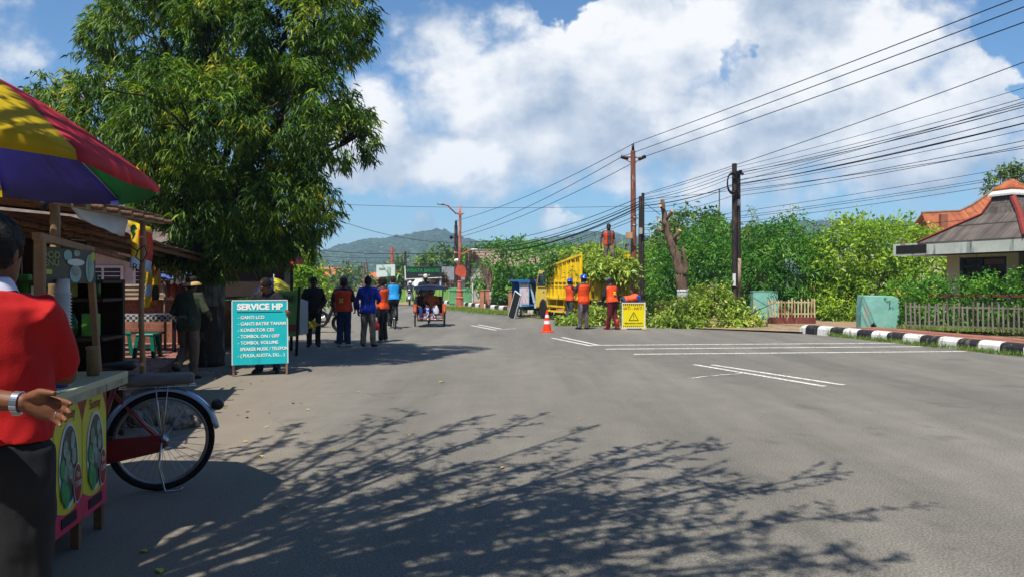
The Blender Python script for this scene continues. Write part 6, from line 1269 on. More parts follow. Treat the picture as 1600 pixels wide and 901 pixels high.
def skirt(mb, a, c, th=.06, seg=10):
    for i in range(4):
        j = (i+1) % 4; mb.add([a[i],a[j],c[j],c[i],V(a[i])-V((0,0,th)),V(a[j])-V((0,0,th)),V(c[j])-V((0,0,th)),V(c[i])-V((0,0,th))], [(0,1,2,3),(7,6,5,4),(0,4,5,1),(3,2,6,7)])
b = MB(); skirt(b, low, B1); skirt(b, B1, C1); part('lower_roof', b, mGrT, pv_)
b = MB(); skirt(b, [(2.62,1.06,4.24),(3.44,1.06,4.24),(3.44,2.06,4.24),(2.62,2.06,4.24)], [(2.74,1.18,4.40),(3.32,1.18,4.40),(3.32,1.94,4.40),(2.74,1.94,4.40)]); part('white_collar', b, mWhiteP, pv_)
b = MB(); skirt(b, [(2.70,1.14,4.41),(3.36,1.14,4.41),(3.36,1.98,4.41),(2.70,1.98,4.41)], [(3.0,1.5,4.72),(3.06,1.5,4.72),(3.06,1.62,4.72),(3.0,1.62,4.72)]); part('top_roof', b, mOrT, pv_)
mHip = M('ridge_red', '#7a2c24', .75, .2, 4, .2, 16)
for i in range(4):
    b = MB(); b.tube([V(low[i])+V((0,0,.04)), V(B1[i])+V((0,0,.04)), V(C1[i])+V((0,0,.02))], .055 if i != 1 else .095, 6, flat=.7); part('hip_ridge', b, mHip, pv_)
# main house with orange roof behind
oh = thing('orange_roof_house', 'house with sunlit orange tiled roof behind the pavilion and shrub', 'house', (17.6, 33.5, 0), R(-6)); 
b = MB(); b.box((2.0,3,1.5), (9.5,5.6,3.0)); part('wall', b, mCream, oh)
b = MB(); th = V((0,0,.08)); 
def sl(p): b.prism(p, th)
om = (Matrix.Translation((17.6,33.5,0)) @ Matrix.Rotation(R(-6), 4, 'Z')).inverted(); ol = lambda px, py, d: om @ P(px, py, d)
r0, r1, r2 = ol(1440,336,36), ol(1500,333,36), ol(1552,300,36)
nseg = 8; top = [r0, r0.lerp(r1,.5), r1, r1.lerp(r2,.35)+V((0,0,-.08)), r1.lerp(r2,.7)+V((0,0,-.05)), r2, r2+V((5,0,.3))]; bot = [V((p.x-.35,-.6,2.35)) for p in top]
for i in range(len(top)-1): b.prism([bot[i],bot[i+1],top[i+1],top[i]], th); b.prism([V((bot[i].x,6.6,2.3)),V((bot[i+1].x,6.6,2.3)),top[i+1],top[i]], th)
part('roof', b, mOrT, oh)
b = MB(); b.tube([p+V((0,0,.1)) for p in top], .06, 8); part('ridge', b, M('ridge_brown', '#7b6a5c', .85, .3, 5), oh, True)
b = MB(); q = ol(1474,345,35.0); b.box((q.x,q.y,q.z-.3), (.30,.25,1.2)); part('chimney_stub', b, M('old_brick', '#8a5a42', .9, .25, 8), oh)
# bare branched tree behind the roof
loc = V((at(1580,380,44).x, 44, 0)); t = thing('bare_tree', 'thin half-bare tree behind the tiled roof at the right edge', 'tree', loc); b = MB()
trunk_tube(b, [(0,0,0),(.2,0,3),(.1,0,5.2)], .16, .08, 8, .05)
for px, py in ((1535,285),(1560,275),(1578,262),(1600,275),(1545,300),(1590,290),(1612,262)): q = P(px,py,44)-loc; trunk_tube(b, [(.1,0,5.0), V((.1,0,5.2)).lerp(q,.5)+V((0,0,.25)), q], .05, .012, 6, .08)
part('trunk', b, mBark, t, True); foliage('crown', lfO, blobs(loc, [(1578,272,16,13),(1552,296,14,7),(1600,290,22,12),(1565,290,10,8),(1590,265,12,8),(1547,278,6,5)], 44), 1500, .24, .1, t, per=6, spread=.15, fill=.2)
# ------------------------------------------------------------------ pruned roadside trees
mBark2 = M('bark_grey', '#6a5747', .9, .35, 5, .8, 14, streak='#3a2d22', streak_amt=.5, stretch=(1,1,.35)); mCut = M('cut_wood', '#c79a6b', .8, .15, 10); mPaintT = M('trunk_paint', '#b9bfc2', .8, .2, 4, .3, 16, streak='#6d7f86', streak_amt=.46)
q0 = G(1065,507); t = thing('pruned_tree', 'heavily pruned leaning tree with pale sawn stubs and a white-painted foot', 'tree', q0); q0d = q0.y; pt = lambda px, py, dy=0.: P(px,py,q0d+dy)-q0
b = MB(); trunk_tube(b, [(0,0,0), pt(1064,485), pt(1067,455), pt(1063,425)], .21, .19, 12, .015); trunk_tube(b, [pt(1065,432), pt(1056,400), pt(1046,372), pt(1040,345), pt(1035,312)], .19, .07, 11, .03); trunk_tube(b, [pt(1066,440), pt(1072,420), pt(1066,385)], .10, .05, 8, .03); part('trunk', b, mBark2, t, True)
b = MB(); trunk_tube(b, [pt(1066,477), pt(1067,466), pt(1066.5,452)], .205, .20, 14, .0); part('painted_band', b, mPaintT, t, True)
for k, (a_, c_, r_) in enumerate((((1044,366),(1029,358),.07),((1050,378),(1062,360),.07),((1053,382),(1058,372),.08),((1040,345),(1050,330),.06),((1047,372),(1036,372),.06),((1038,330),(1032,322),.05),((1052,385),(1041,380),.07),((1043,355),(1030,345),.05))):
    A_, C_ = pt(*a_), pt(*c_, -.25 if k % 2 else .1); b = MB(); b.tube([A_, A_.lerp(C_,.5), C_], [r_*1.1,r_,r_], 9); sb_ = part('stub', b, mBark2, t, True); b = MB(); dd2 = (C_-A_).normalized(); b.tube([C_, C_+dd2*.012], r_*.97, 9); part('sawn_face', b, mCut, sb_)
foliage('foliage', lfO, [(tuple(pt(1063,440)),(.16,.16,.3)), (tuple(pt(1035,318)),(.06,.06,.12))], 160, .12, .05, t, per=4, spread=.06, fill=.4)
q0 = G(763,481); q0d = q0.y; t = thing('pruned_tree', 'small pruned stump tree with a green-white painted foot on the far pavement', 'tree', q0); b = MB(); trunk_tube(b, [(0,0,0), pt(764,462), pt(764,446)], .16, .15, 9, .02)
part('trunk', b, mBark2, t, True); b = MB(); trunk_tube(b, [pt(763.5,473), pt(764,463), pt(764,456)], .17, .165, 10, 0.); part('painted_band', b, M('paint_green_white', '#b5c6b9', .8, .15), t, True)
for k, (px, py) in enumerate(((750,414),(755,409),(760,412),(768,418),(772,425),(748,422),(762,420))): b = MB(); trunk_tube(b, [pt(764,450), pt(764,450).lerp(pt(px,py),.5)+V((0,random.uniform(-.1,.1),0)), pt(px,py)], .085, .035, 7, .04); part('stub', b, mBark2, t, True)
# ------------------------------------------------------------------ posts along the far pavement
mPost2 = M('post_salmon', '#b07a60', .85, .2, 3, .2, 20)
for i, (px, py) in enumerate(((743,484),(788,490),(752,483.5),(797,491))):
    q = G(px,py)+V((.3,1.1,0)); b = MB(); b.box((0,0,.52), (.20,.2,1.04)); b.box((0,0,1.06), (.25,.25,.05)); o = part('fence_post', b, mPost2); o.location = q; o.rotation_euler = (0,0,R(15)); tag(o, ('salmon concrete post left of the small stump tree','salmon concrete post right of the small stump tree','second salmon post beside the first near the lamp','salmon post closest to the leaning black board')[i], 'post', 'salmon fence posts')
# ------------------------------------------------------------------ utility poles
mRust = M('rusty_steel', '#7a4632', .7, .3, 3, .2, 20, streak='#b6a69a', streak_amt=.45, stretch=(3,3,.6)); mTar = M('tarred_pole', '#2a2320', .75, .3, 4, .3, 20, streak='#5d473a', streak_amt=.48, stretch=(2,2,.5)); mIns = M('insulator', '#16110f', .3, .2)
def pole(label, base, top, r0, r1, mat, cat='utility pole'):
    t = thing('utility_pole', label, cat, base); b = MB(); tp = top-base; n = 6; b.tube([tp*(i/n) for i in range(n+1)], [r0+(r1-r0)*i/n for i in range(n+1)], 12); part('shaft', b, mat, t, True, auto=50); return t, tp
p1b = V((5.33,33,0)); p1t = P(989,226,33); p1, tp = pole('tall rusty steel power pole with black insulators on its crossarm', p1b, P(989,236,33), .145, .105, mRust)
b = MB(); b.box(tuple(P(989,246,33)-p1b), (1.0,.07,.05), (0,0,R(15))); b.tube([P(973,247,32.9)-p1b, P(989,256,33)-p1b], .02, 6); b.tube([P(1006,248,33.1)-p1b, P(989,256,33)-p1b], .02, 6); part('crossarm', b, mRust, p1)
b = MB(); b.tube([P(989,237,33)-p1b, P(989,225,33)-p1b], [.07,.05], 10); part('top_insulator', b, mIns, p1, True)
for a_ in (((971,245),(981,249)),((998,249),(1008,245))): b = MB(); b.tube([P(*a_[0],32.9)-p1b, P(*a_[1],33)-p1b], [.085,.06] if a_[0][0] < 990 else [.06,.085], 10); part('insulator', b, mIns, p1, True)
b = MB(); b.box(tuple(P(983,368,32.7)-p1b), (.26,.2,.26)); part('meter_box', b, M('box_rust', '#b08a68', .7, .2), p1)
b = MB()
for y_ in (340,352,383): b.torus(tuple(P(991,y_,33)-p1b), .155, .012, 'Z', 16, 6)
b.bar(P(980,382,32.8)-p1b, P(1001,383,32.8)-p1b, .03); part('pole_band', b, mSteel, p1)
for lb, px, yb, yt, d, r_ in (('slim dark pole left of the pair standing behind the warning sign', 999.5, 484, 307, 30, .075),('slim dark pole right of the pair with a pale top behind the warning sign', 1004, 484, 302, 29.6, .075)):
    bb = P(px,yb,d); bb.z = 0; t_, tp_ = pole(lb, bb, P(px+(1 if px < 1002 else .5),yt,d), r_, r_*.8, mTar)
b = MB(); b.box((0,0,0), (.12,.10,.24)); o = part('junction_box', b, M('box_grey', '#a19c94', .6, .1)); o.location = P(1001,361,29.45); tag(o, 'small pale box fixed to the slim dark poles', 'box')
tb_ = P(1148,470,26); tb_.z = 0; t3, tp3 = pole('taller of the twin black poles, carrying a coil of cable', tb_, P(1147.5,256,26), .10, .085, mTar)
b = MB()
for k in range(5): b.torus(tuple(P(1143.5,287,25.85)-tb_+V((.0,-.02*k,.02*math.sin(k*2)))), .30+.012*math.sin(k*3), .022, 'Y', 26, 6)
b.xf(Matrix.Translation(P(1143.5,287,25.85)-tb_) @ Matrix.Diagonal((.55,1,1.15,1)) @ Matrix.Translation(-(P(1143.5,287,25.85)-tb_))); part('cable_coil', b, mBlack, t3, True)
b = MB(); b.box(tuple(P(1147,437,25.88)-tb_), (.10,.04,.42)); part('notice_strip', b, mWhiteP, t3)
tb_ = P(1154,470,26.2); tb_.z = 0; t4, tp4 = pole('shorter of the twin black poles, with a pale worn foot', tb_, P(1153.5,268,26.2), .095, .075, mTar)
for (y0_, y1_, r_, m_) in ((312,322,.087,mWhiteP),(404,455,.099,M('worn_pole', '#9a8571', .85, .3, 5, .3, 20))): b = MB(); b.tube([P(1153.7,y1_,26.2)-tb_, P(1153.6,y0_,26.2)-tb_], r_, 12); part('painted_band', b, m_, t4, True)
b = MB(); b.box(tuple(P(1155,272,26.1)-tb_), (.3,.06,.06)); b.ell(P(1157,268,26.1)-tb_, (.07,.05,.05)); part('clamp', b, mIns, t4)
bq = P(1124,470,45); bq.z = 0; pole('thin grey pole showing above the dark round-topped tree', bq, P(1124,295,45), .05, .04, mSteel)
bq = P(713,481,52); bq.z = 0; tf, _ = pole('dark banded power pole behind the salmon street lamp', bq, P(712.5,352,52), .16, .11, mTar)
b = MB(); b.bar(P(705,372,52)-bq, P(720,371,52)-bq, .06); b.ell(P(705,371,52)-bq, (.12,.12,.14)); b.ell(P(719,371,52)-bq, (.1,.1,.12)); part('crossarm', b, mIns, tf); b = MB(); b.tube([P(712.5,352,52)-bq, P(712.5,345,52)-bq], .08, 8); part('top_insulator', b, mIns, tf)
bq = P(731,481,47); bq.z = 0; pole('leaning black pole just right of the salmon street lamp', bq, P(735,392,47), .10, .09, mTar)
bq = P(728,481,49); bq.z = 0; pole('second black pole close behind the salmon street lamp', bq, P(729,396,49), .09, .08, mTar)
bq = P(738.5,481,45.5); bq.z = 0; pole('thin white post right of the salmon street lamp', bq, P(738.5,431,45.5), .05, .05, mWhiteP)
bq = P(613,474,80); bq.z = 0; tr_, _ = pole('salmon red power pole left of the dark banner board', bq, P(612.5,386,80), .17, .13, M('pole_salmon', '#b4533f', .7, .2, 3)); b = MB(); b.box(tuple(P(612.5,392,80)-bq), (.9,.12,.12)); b.box(tuple(P(612.5,397,80)-bq), (.6,.12,.10)); b.tube([P(613,427,80)-bq, P(620,424,79.8)-bq, P(622,424,79.8)-bq], .06, 6); part('crossarm', b, mRust, tr_)
bq = P(634,474,84); bq.z = 0; pole('dark pole behind the left end of the dark banner board', bq, P(633.5,393,84), .15, .12, mTar)
bq = P(569,474,100); bq.z = 0; pole('slim rusty pole at the end of the street above the blue jacket', bq, P(569,411,100), .14, .1, mRust)
# ------------------------------------------------------------------ salmon street lamp
mSal = M('lamp_salmon', '#a85f4a', .5, .18, 4, streak='#c9a08c', streak_amt=.45); lq = G(718,481); ld_ = lq.y; LP = lambda px, py, dy=0.: P(px,py,ld_+dy)-lq
sl2 = thing('street_lamp', 'tall ornate salmon street lamp with two curved arms on the far kerb', 'street lamp', lq)
k_ = ld_/F
b = MB(); b.lathe([(.30,0),(.30,.10),(.24,.14),(.22,.55),(.26,.60),(.20,.66),(.17,.95),(.21,1.0),(.13,1.08),(.12,1.5),(.15,1.53),(.09,1.58)], n=16); part('base', b, mSal, sl2, True, auto=35)
b = MB(); b.tube([(0,0,1.5), LP(718.5,390), LP(719,335), LP(719,322)], [.095,.085,.075,.06], 12); part('shaft', b, mSal, sl2, True)
b = MB(); b.torus(tuple(LP(719,335)), .14, .02, 'Z', 14, 6); b.bar(LP(711,334), LP(725,334), .06); part('bracket', b, mSal, sl2)
b = MB(); b.tube([LP(718,334), LP(712,333), LP(705,327,-.2), LP(700,321.5,-.3), LP(694,320,-.4)], .045, 8); a1 = part('arm', b, mSal, sl2, True); b = MB(); b.rings([[p+V((0,wy*math.cos(a),h_*math.sin(a))) for a in (2*PI*q/8 for q in range(8))] for p, wy, h_ in ((LP(695,320,-.4),.06,.04),(LP(690,319.5,-.45),.11,.05),(LP(683,319,-.5),.05,.03))]); part('lamp_head', b, mSteel, a1, True)
b = MB(); b.tube([LP(718,396), LP(724,397), LP(729,394,-.1), LP(735,390.5,-.2), LP(741,390.5,-.2)], .055, 8); a2 = part('arm', b, mSal, sl2, True); b = MB(); b.ell(LP(741,390,-.2), (.22,.09,.05)); part('lamp_head', b, mWhiteP, a2, True); b = MB(); b.bar(LP(711,395), LP(718,395), .06); b.ell(LP(711,395), (.08,.08,.08)); part('finial', b, mSal, sl2)
b = MB(); pts_ = [(712,418),(716,414),(726,416),(729,424),(727,434),(718,432),(711,428)]; b.prism([LP(px,py,-.12) for px,py in pts_], (0,.05,0)); part('faded_sign', b, M('sign_faded_red', '#b04a33', .7, .3, 3), sl2)
o = MB(); o.ell((0,0,0), (.22,.22,.13)); o.tube([(0,0,0),(.05,0,-.5)], .03, 6); oo = part('lamp_dome', o, mWhiteP, None, True); oo.location = P(714,407,51.5); tag(oo, 'small white dome lamp on the dark banded pole', 'lamp')
# ------------------------------------------------------------------ wires
mWire = M('wire_black', '#0c0c0e', .6, .1)
def wire(label, a, b2, sag, r_=.012, group=None, n=18):
    b = MB(); b.tube(catenary(a, b2, sag, n), r_*.8, 5); o = part('overhead_wire', b, mWire, None, True); return tag(o, label, 'wire', group)
def ext(a, e, k): return a+(e-a)*k
for (sx_, sy_), ey, lb in (((989,225),-14,'topmost wire from the rusty power pole to the upper right'),((1007,245),28,'lowest of three wires from the rusty pole to the upper right'),((972,245),4,'middle of three wires from the rusty pole to the upper right')):
    a = P(sx_,sy_,33); wire(lb, a, ext(a, P(1600,ey,15.9), 1.7), .10, .017)
for (sx_, sy_), e_, lb in (((989,225),(712.5,345),'uppermost wire from the rusty pole to the far banded pole'),((972,245),(705,369),'left wire from the rusty pole to the far banded pole'),((1007,245),(720,370),'right wire from the rusty pole to the far banded pole')):
    wire(lb, P(sx_,sy_,33), P(*e_,52), .35, .018)
g1 = 'bundle of cables from the twin black poles'; L1 = 'black cable in the bundle from the twin black poles to the upper right'
for sy_, ey, r_ in ((262,128,.010),(268,141,.011),(270,148,.010),(272,153,.014),(276,158,.011),(282,163,.014),(284,150,.012),(288,176,.022),(290,183,.012),(292,192,.010)):
    a = P(1150,sy_,26); wire(L1, a, ext(a, P(1600,ey,15.7), 1.6), random.uniform(.12,.3), r_*.85, g1)
for sy_, ey, lb in ((300,206,'lone cable just under the thick bundle at the right edge'),(306,214,'second lone cable under the thick bundle at the right edge')):
    a = P(1154,sy_,26.2); wire(lb, a, ext(a, P(1600,ey,15.7), 1.6), .2, .010)
a = P(1004,304,29.6); wire('single cable from the slim dark poles rising above the bundle', a, ext(a, P(1600,80,15.8), 1.6), .25, .013)
a = P(1003,312,29.6); wire('thin cable from the slim dark poles passing behind the twin poles', a, ext(a, P(1600,222,17), 1.3), .2, .010)
g2 = 'cables between the slim dark poles and the twin black poles'; L2 = 'sagging black cable between the slim dark poles and the twin black poles'
for a_, b_, sg_, r_ in (((1002,306),(1147,262),.05,.011),((1002,310),(1147,266),.12,.010),((1003,314),(1147,272),.10,.013),((1003,318),(1147,276),.15,.010),((1003,322),(1147,288),.12,.022),((1003,326),(1147,290),.18,.012),((1003,330),(1150,304),.2,.010)): wire(L2, P(*a_,29.8), P(*b_,26), sg_, r_, g2)
g3 = 'cables from the slim dark poles to the far end of the street'; L3 = 'black cable from the slim dark poles down to the far end of the street'
for sy_, ey, sg_, r_ in ((308,378,.5,.018),(314,383,.6,.02),(318,386,.6,.03),(322,390,.7,.035),(326,394,.6,.02),(334,398,.6,.015),(340,404,.5,.014)): wire(L3, P(1001,sy_,30), P(733,ey,50), sg_, r_, g3)
for k, (ay, by, lb) in enumerate(((352,231,'uppermost of the low cables crossing above the green shrubs'),(357,245,'second low cable crossing above the green shrubs'),(360,249,'third low cable, running close under the second above the shrubs'),(366,258,'fourth low cable above the shrubs, ending by the tiled roof'),(384,318,'lowest cable above the shrubs, passing across the tiled roof'))):
    wire(lb, P(1005,ay,30.2), P(1750,by,24), .12, .011)
wire('stay wire from the slim dark pole to the pruned tree', P(1005,316,29.5), P(1032,336,26.6), .0, .014)
for lb, a_, b_, d1, d2, sg_, r_ in (('long level wire across the sky left of the rusty pole',(470,317),(1001,322),60,60,.25,.02),('faint curved wire from the big tree towards the street lamp',(520,341),(718,379),40,45,.35,.016),('upper wire crossing low in front of the hills',(470,388),(735,394),70,52,.3,.03),('middle wire crossing low in front of the hills',(470,398),(640,402),80,80,.2,.03),('lower wire crossing low in front of the hills',(470,404),(640,411),80,80,.2,.025)): wire(lb, P(*a_,d1), P(*b_,d2), sg_, r_)
# ------------------------------------------------------------------ far end of the street
mGrF = M('fence_green', '#74a95c', .6, .2, 1.5, streak='#a8b06a', streak_amt=.48); mGate = M('gate_green', '#5f9a6c', .6, .2, 2)
fA_ = G(572,471.5); fB_ = G(703,473.5); t = thing('green_fence', 'long green sheet fence across the far end of the road', 'fence', fA_); d_ = fB_-fA_; L_ = d_.length; d_.normalize(); n_ = V((-d_.y,d_.x,0)); b = MB(); vs = []; N2 = 120
for i in range(N2+1):
    p = d_*(L_*i/N2)+n_*(.04 if i % 2 else -.04); vs += [p, p+V((0,0,.98)), p+n_*.03, p+V((0,0,.98))+n_*.03]
b.add(vs, [(4*i,4*i+4,4*i+5,4*i+1) for i in range(N2)]+[(4*i+2,4*i+3,4*i+7,4*i+6) for i in range(N2)]+[(4*i+1,4*i+5,4*i+7,4*i+3) for i in range(N2)]); part('sheet', b, mGrF, t)
for i in range(9): b = MB(); b.box(tuple(d_*(L_*i/8)-n_*.08+V((0,0,.5))), (.10,.08,1.05)); part('post', b, M('post_yellowgreen', '#a3a44c', .6, .2), t)
gA, gB = G(702,477.5), G(737,478.5); t = thing('green_gate', 'taller pale green metal gate beside the salmon street lamp', 'gate', gA); d_ = gB-gA; L_ = d_.length; d_.normalize(); b = MB()
for i in range(9): b.bar(d_*(L_*(i+.5)/9)+V((0,0,.05)), d_*(L_*(i+.5)/9)+V((0,0,1.12+.05*math.sin(i))), L_/9*.92, .03)
part('panel', b, mGate, t); b = MB(); b.bar(V((0,-.05,1.0)), d_*L_+V((0,-.05,1.0)), .06); b.bar(V((0,-.05,.2)), d_*L_+V((0,-.05,.2)), .06); part('frame', b, mGate, t)
bd = thing('banner_board', 'dark banner board with green lettering on two posts behind the rickshaw', 'banner', G(662,472)); o_ = bd.location.copy(); dB = o_.y; BP = lambda px, py: P(px,py,dB)-o_
b = MB(); b.prism([BP(633,417),BP(690,416),BP(690,433),BP(634,436)], (0,.08,0)); pn = part('banner_sheet', b, M('banner_dark', '#14211f', .6, .2, 4), bd); b = MB(); b.prism([BP(632,415.5),BP(633.5,415.5),BP(634.5,437),BP(632.5,437)], (0,-.02,0)); b.bar(BP(634,436), BP(690,433.5), .06); part('white_edge', b, mWhiteP, pn)
text('WISATA BAHARI', .36, M('letter_green', '#14803c', .5, .1), pn, BP(661,423)+V((0,-.02,0)), bold=.03, sx=.92, ext=.005); text('KOTA KAMI', .16, M('letter_pale', '#b9c9c2', .5, .1), pn, BP(663,430)+V((0,-.02,0)), ext=.005)
for px in (637.5,641,688): q = BP(px,434); b = MB(); b.tube([(q.x,.12,0),(q.x,.12,q.z)], .07, 8); part('post', b, M('post_bluegrey', '#7d95a3', .5, .15), bd, True)
bb_ = thing('billboard', 'pale billboard on a post above the far houses', 'billboard', G(604,469.5)); o_ = bb_.location.copy(); dB = o_.y; BP = lambda px, py: P(px,py,dB)-o_
b = MB(); b.prism([BP(588,414),BP(617,413),BP(617,431),BP(588,433)], (0,.4,0)); pn = part('panel', b, M('bill_pale', '#bfcfc4', .6, .1, .5), bb_); b = MB(); b.prism([V(p)-V((0,.06,0)) for p in (BP(605,417),BP(610,417),BP(610,429),BP(605,429))], (0,.03,0)); b.prism([V(p)-V((0,.06,0)) for p in (BP(592,418),BP(601,418),BP(601,420),BP(592,420))], (0,.03,0)); part('print', b, M('bill_green', '#8fb09a', .6, .1), pn)
for px in (612,): q = BP(px,431); b = MB(); b.tube([(q.x,.2,0),(q.x,.2,q.z)], .16, 8); part('post', b, mSteel, bb_, True)
def house(label, loc, w, d, h, rh, wallm, roofm, rot=0, ridge='x'):
    t = thing('house', label, 'house', loc, rot); b = MB(); b.box((0,d/2,h/2), (w,d,h)); part('wall', b, wallm, t); e = .5; b = MB()
    if ridge == 'x': 
        for s in (0, 1): y0 = -e if s == 0 else d+e; b.prism([(-w/2-e,y0,h-.1),(w/2+e,y0,h-.1),(w/2+e,d/2,h+rh),(-w/2-e,d/2,h+rh)], (0,0,.12))
        b.prism([(-w/2,0,h),(-w/2,d,h),(-w/2,d/2,h+rh)], (.12,0,0)); b.prism([(w/2,0,h),(w/2,d,h),(w/2,d/2,h+rh)], (-.12,0,0))
    part('roof', b, roofm, t)
    for i in range(max(1, int(w/3))):
        x = -w/2+w*(i+.5)/max(1, int(w/3)); b = MB(); b.box((x,-.02,h*.5), (1.3,.1,1.1)); f_ = part('window', b, mWhiteP, t); b = MB(); b.box((x,-.08,h*.5), (1.1,.04,.9)); part('pane', b, mWin, f_)
    return t
mFarO = M('far_orange_roof', '#b5643f', .85, .2, 1.5); mFarG = M('far_grey_roof', '#63686b', .8, .2, 1.2)
house('distant house with orange roof over the navy-shirted man', V((P(527,440,135).x,135,0)), 5, 8, 2.6, 1.4, mWall, mFarO, R(25))
house('distant house with a small red roof below the pale billboard', V((P(604,440,125).x,125,0)), 7, 7, 2.0, 1.0, mWall, mFarO, R(-10))
house('grey sheet-roofed building behind the green fence and lamp', V((P(712,440,78).x,78,0)), 4, 6, 1.7, 1.3, mWall, mFarG, R(30))
house('pale building with grey roof behind the green fence and rickshaw', V((P(668,440,84).x,84,0)), 4, 6, 1.7, .7, mWall, mFarG, R(5))
house('low house with a brown roof edge half hidden in the trees beyond the truck', V((P(838,440,56).x,58,0)), 7, 6, 2.6, 1.3, mWall, M('far_brown_roof', '#8d7568', .85, .3, 2), R(20))
mn = thing('monument', 'small white stepped monument behind the green fence', 'monument', V((P(655,440,76).x,76,0))); b = MB(); b.lathe([(.9,0),(.9,1.0),(.75,1.05),(.7,1.45),(.5,1.55),(.35,1.9),(.30,2.4),(0,2.45)], n=8); part('stepped_base', b, mWhiteP, mn)
# plant in front of the fence by the lamp, dark sculpted bush of the photo
loc = V((P(690,440,60).x,60,0)); bush('dark_shrub', 'dark brownish shrub behind the rickshaw hood near the gate', 'shrub', loc, blobs(loc, [(684,438,10,14),(692,445,10,12),(698,436,6,10)], 60), 900, .35, .12, leafmat('leaf_brown', '#3b2a20', '#5c4534', '#86705a', .2, 1.), [(0,0)], 2.2, r=.08, per=6, spread=.2, fill=.2)
# ------------------------------------------------------------------ stalls beside the big tree
gb = thing('green_banner_stall', 'stall front hung with a green banner of bold black lettering behind the signboard', 'stall', G(405,530)); o_ = gb.location.copy(); qa, qb = P(340,470,17.6)-o_, P(468,452,15.6)-o_; qc, qd = P(463,525,15.6)-o_, P(340,518,17.6)-o_
mBG = M('banner_green', '#64b84a', .55, .12, 1.5); b = MB(); b.prism([qa,qb,qc,qd], (.02,.04,0)); sh_ = part('banner_sheet', b, mBG, gb); ang = math.atan2(qc.y-qd.y, qc.x-qd.x)
b = MB(); off = V((-.008,-.03,0)); b.prism([qd.lerp(qa,.10)+off,qc.lerp(qb,.12)+off,qc.lerp(qb,.26)+off,qd.lerp(qa,.22)+off], (0,.01,0)); part('red_band', b, M('banner_redband', '#8b2218', .5, .1), sh_)
def onb(u, v): return qd.lerp(qc,u).lerp(qa.lerp(qb,u),v)+V((-.01,-.035,0))
for s, u, v, z in (('OT',.10,.78,.30),('OT',.10,.52,.30),('OC',.11,.36,.26),('BERKAH',.83,.84,.20),('S',.80,.45,.26)): text(s, z, mBlack, sh_, onb(u,v), (PI/2, -.0, ang), bold=.035, ext=.004)
b = MB(); q = qc; b.tube([(q.x,q.y,0),(qb.x,qb.y,qb.z+.05)], .03, 8); part('post', b, mDarkW, gb, True); b = MB(); b.tube([(qd.x,qd.y,0),(qa.x,qa.y,qa.z+.05)], .03, 8); part('post', b, mDarkW, gb, True)
side = P(478,500,16.2); b = MB(); b.prism([P(468,466,15.75)-o_,P(480,470,16.9)-o_,P(480,520,16.9)-o_,P(467,523,15.75)-o_], (.02,0,0)); part('side_sheet', b, M('sheet_pale', '#9aa0a0', .6, .2, 5, streak='#a33a30', streak_amt=.42), gb)
ps = thing('stall_parasol', 'dark blue and yellow parasol behind the stooping man', 'parasol', V((P(428,440,18.2).x,18.2,0))); pc = V((0,0,P(0,440,18.2).z-.02)); mD = M('parasol_navy', '#1a2148', .6, .3, 6, streak='#59628c', streak_amt=.42); mYg = M('parasol_yellow', '#b7ab24', .6, .2, 3); mTl = M('parasol_teal', '#1f8f80', .6, .2)
for i in range(8):
    b = MB(); a0, a1_ = i*PI/4+.3, (i+1)*PI/4+.3; rs = []
    for j in range(6):
        t_ = j/5; rs.append([pc+V((.54*t_*math.cos(a_), .54*t_*math.sin(a_), .42*(1-t_**1.7)-.30)) for a_ in (a0,(a0+a1_)/2,a1_)])
    b.add([p for r in rs for p in r], [(j*3+k,j*3+k+1,j*3+k+4,j*3+k+3) for j in range(5) for k in range(2)]); o = part('canopy_panel', b, [mYg,mYg,mTl,mTl,mD,mD,mYg,mYg][i], ps, True); o.modifiers.new('s','SOLIDIFY').thickness = .004
b = MB(); b.tube([(0,0,0),pc+V((0,0,.2))], .02, 8); part('pole', b, mSteel, ps, True)
rd = thing('red_canopy', 'red cloth canopy on a dark pole hanging under the big tree', 'canopy', V((P(455,440,16.8).x,16.8,0))); o_ = rd.location.copy(); b = MB(); mRC = M('canopy_red', '#b3241c', .7, .2, 4)
b.prism([P(428,403,16.8)-o_,P(452,402,16.8)-o_,P(460,414,16.7)-o_,P(427,413,16.8)-o_], (0,.9,.05)); b.prism([P(426,414,16.75)-o_,P(460,415,16.65)-o_,P(456,420,16.7)-o_,P(428,419,16.75)-o_], (0,.04,0)); part('canopy_cloth', b, mRC, rd); b = MB(); b.tube([(0,0,0),P(456,405,16.8)-o_], .035, 8); part('pole', b, mDarkW, rd, True)
b = MB(); b.box((0,0,.25),(.3,.25,.5)); b.box((0,0,.51),(.33,.28,.02)); o = part('blue_bin', b, M('bin_blue', '#223f78', .5, .2), bevel=.03); o.location = G(505,478); tag(o, 'small blue bin far down the left roadside', 'bin')
b = MB(); b.box((0,1.2,1.1), (2.2,2.4,2.2)); b.box((0,1.1,2.24), (2.5,2.8,.08)); o = part('market_stall', b, [mDarkW]); o.location = V((P(380,440,21).x,21,.0)); o.rotation_euler = (0,0,R(12)); tag(o, 'dark closed market stall behind the parasol and tree', 'stall')
b = MB(); b.box((0,0,1.9),(2.0,.04,.25)); o = part('shop_board', b, M('board_pinkred', '#a3535a', .6, .3, 3)); o.location = V((P(382,440,20.5).x,20.5,.25)); o.rotation_euler=(0,0,R(12)); tag(o, 'pinkish board along the front of the dark market stall', 'board')
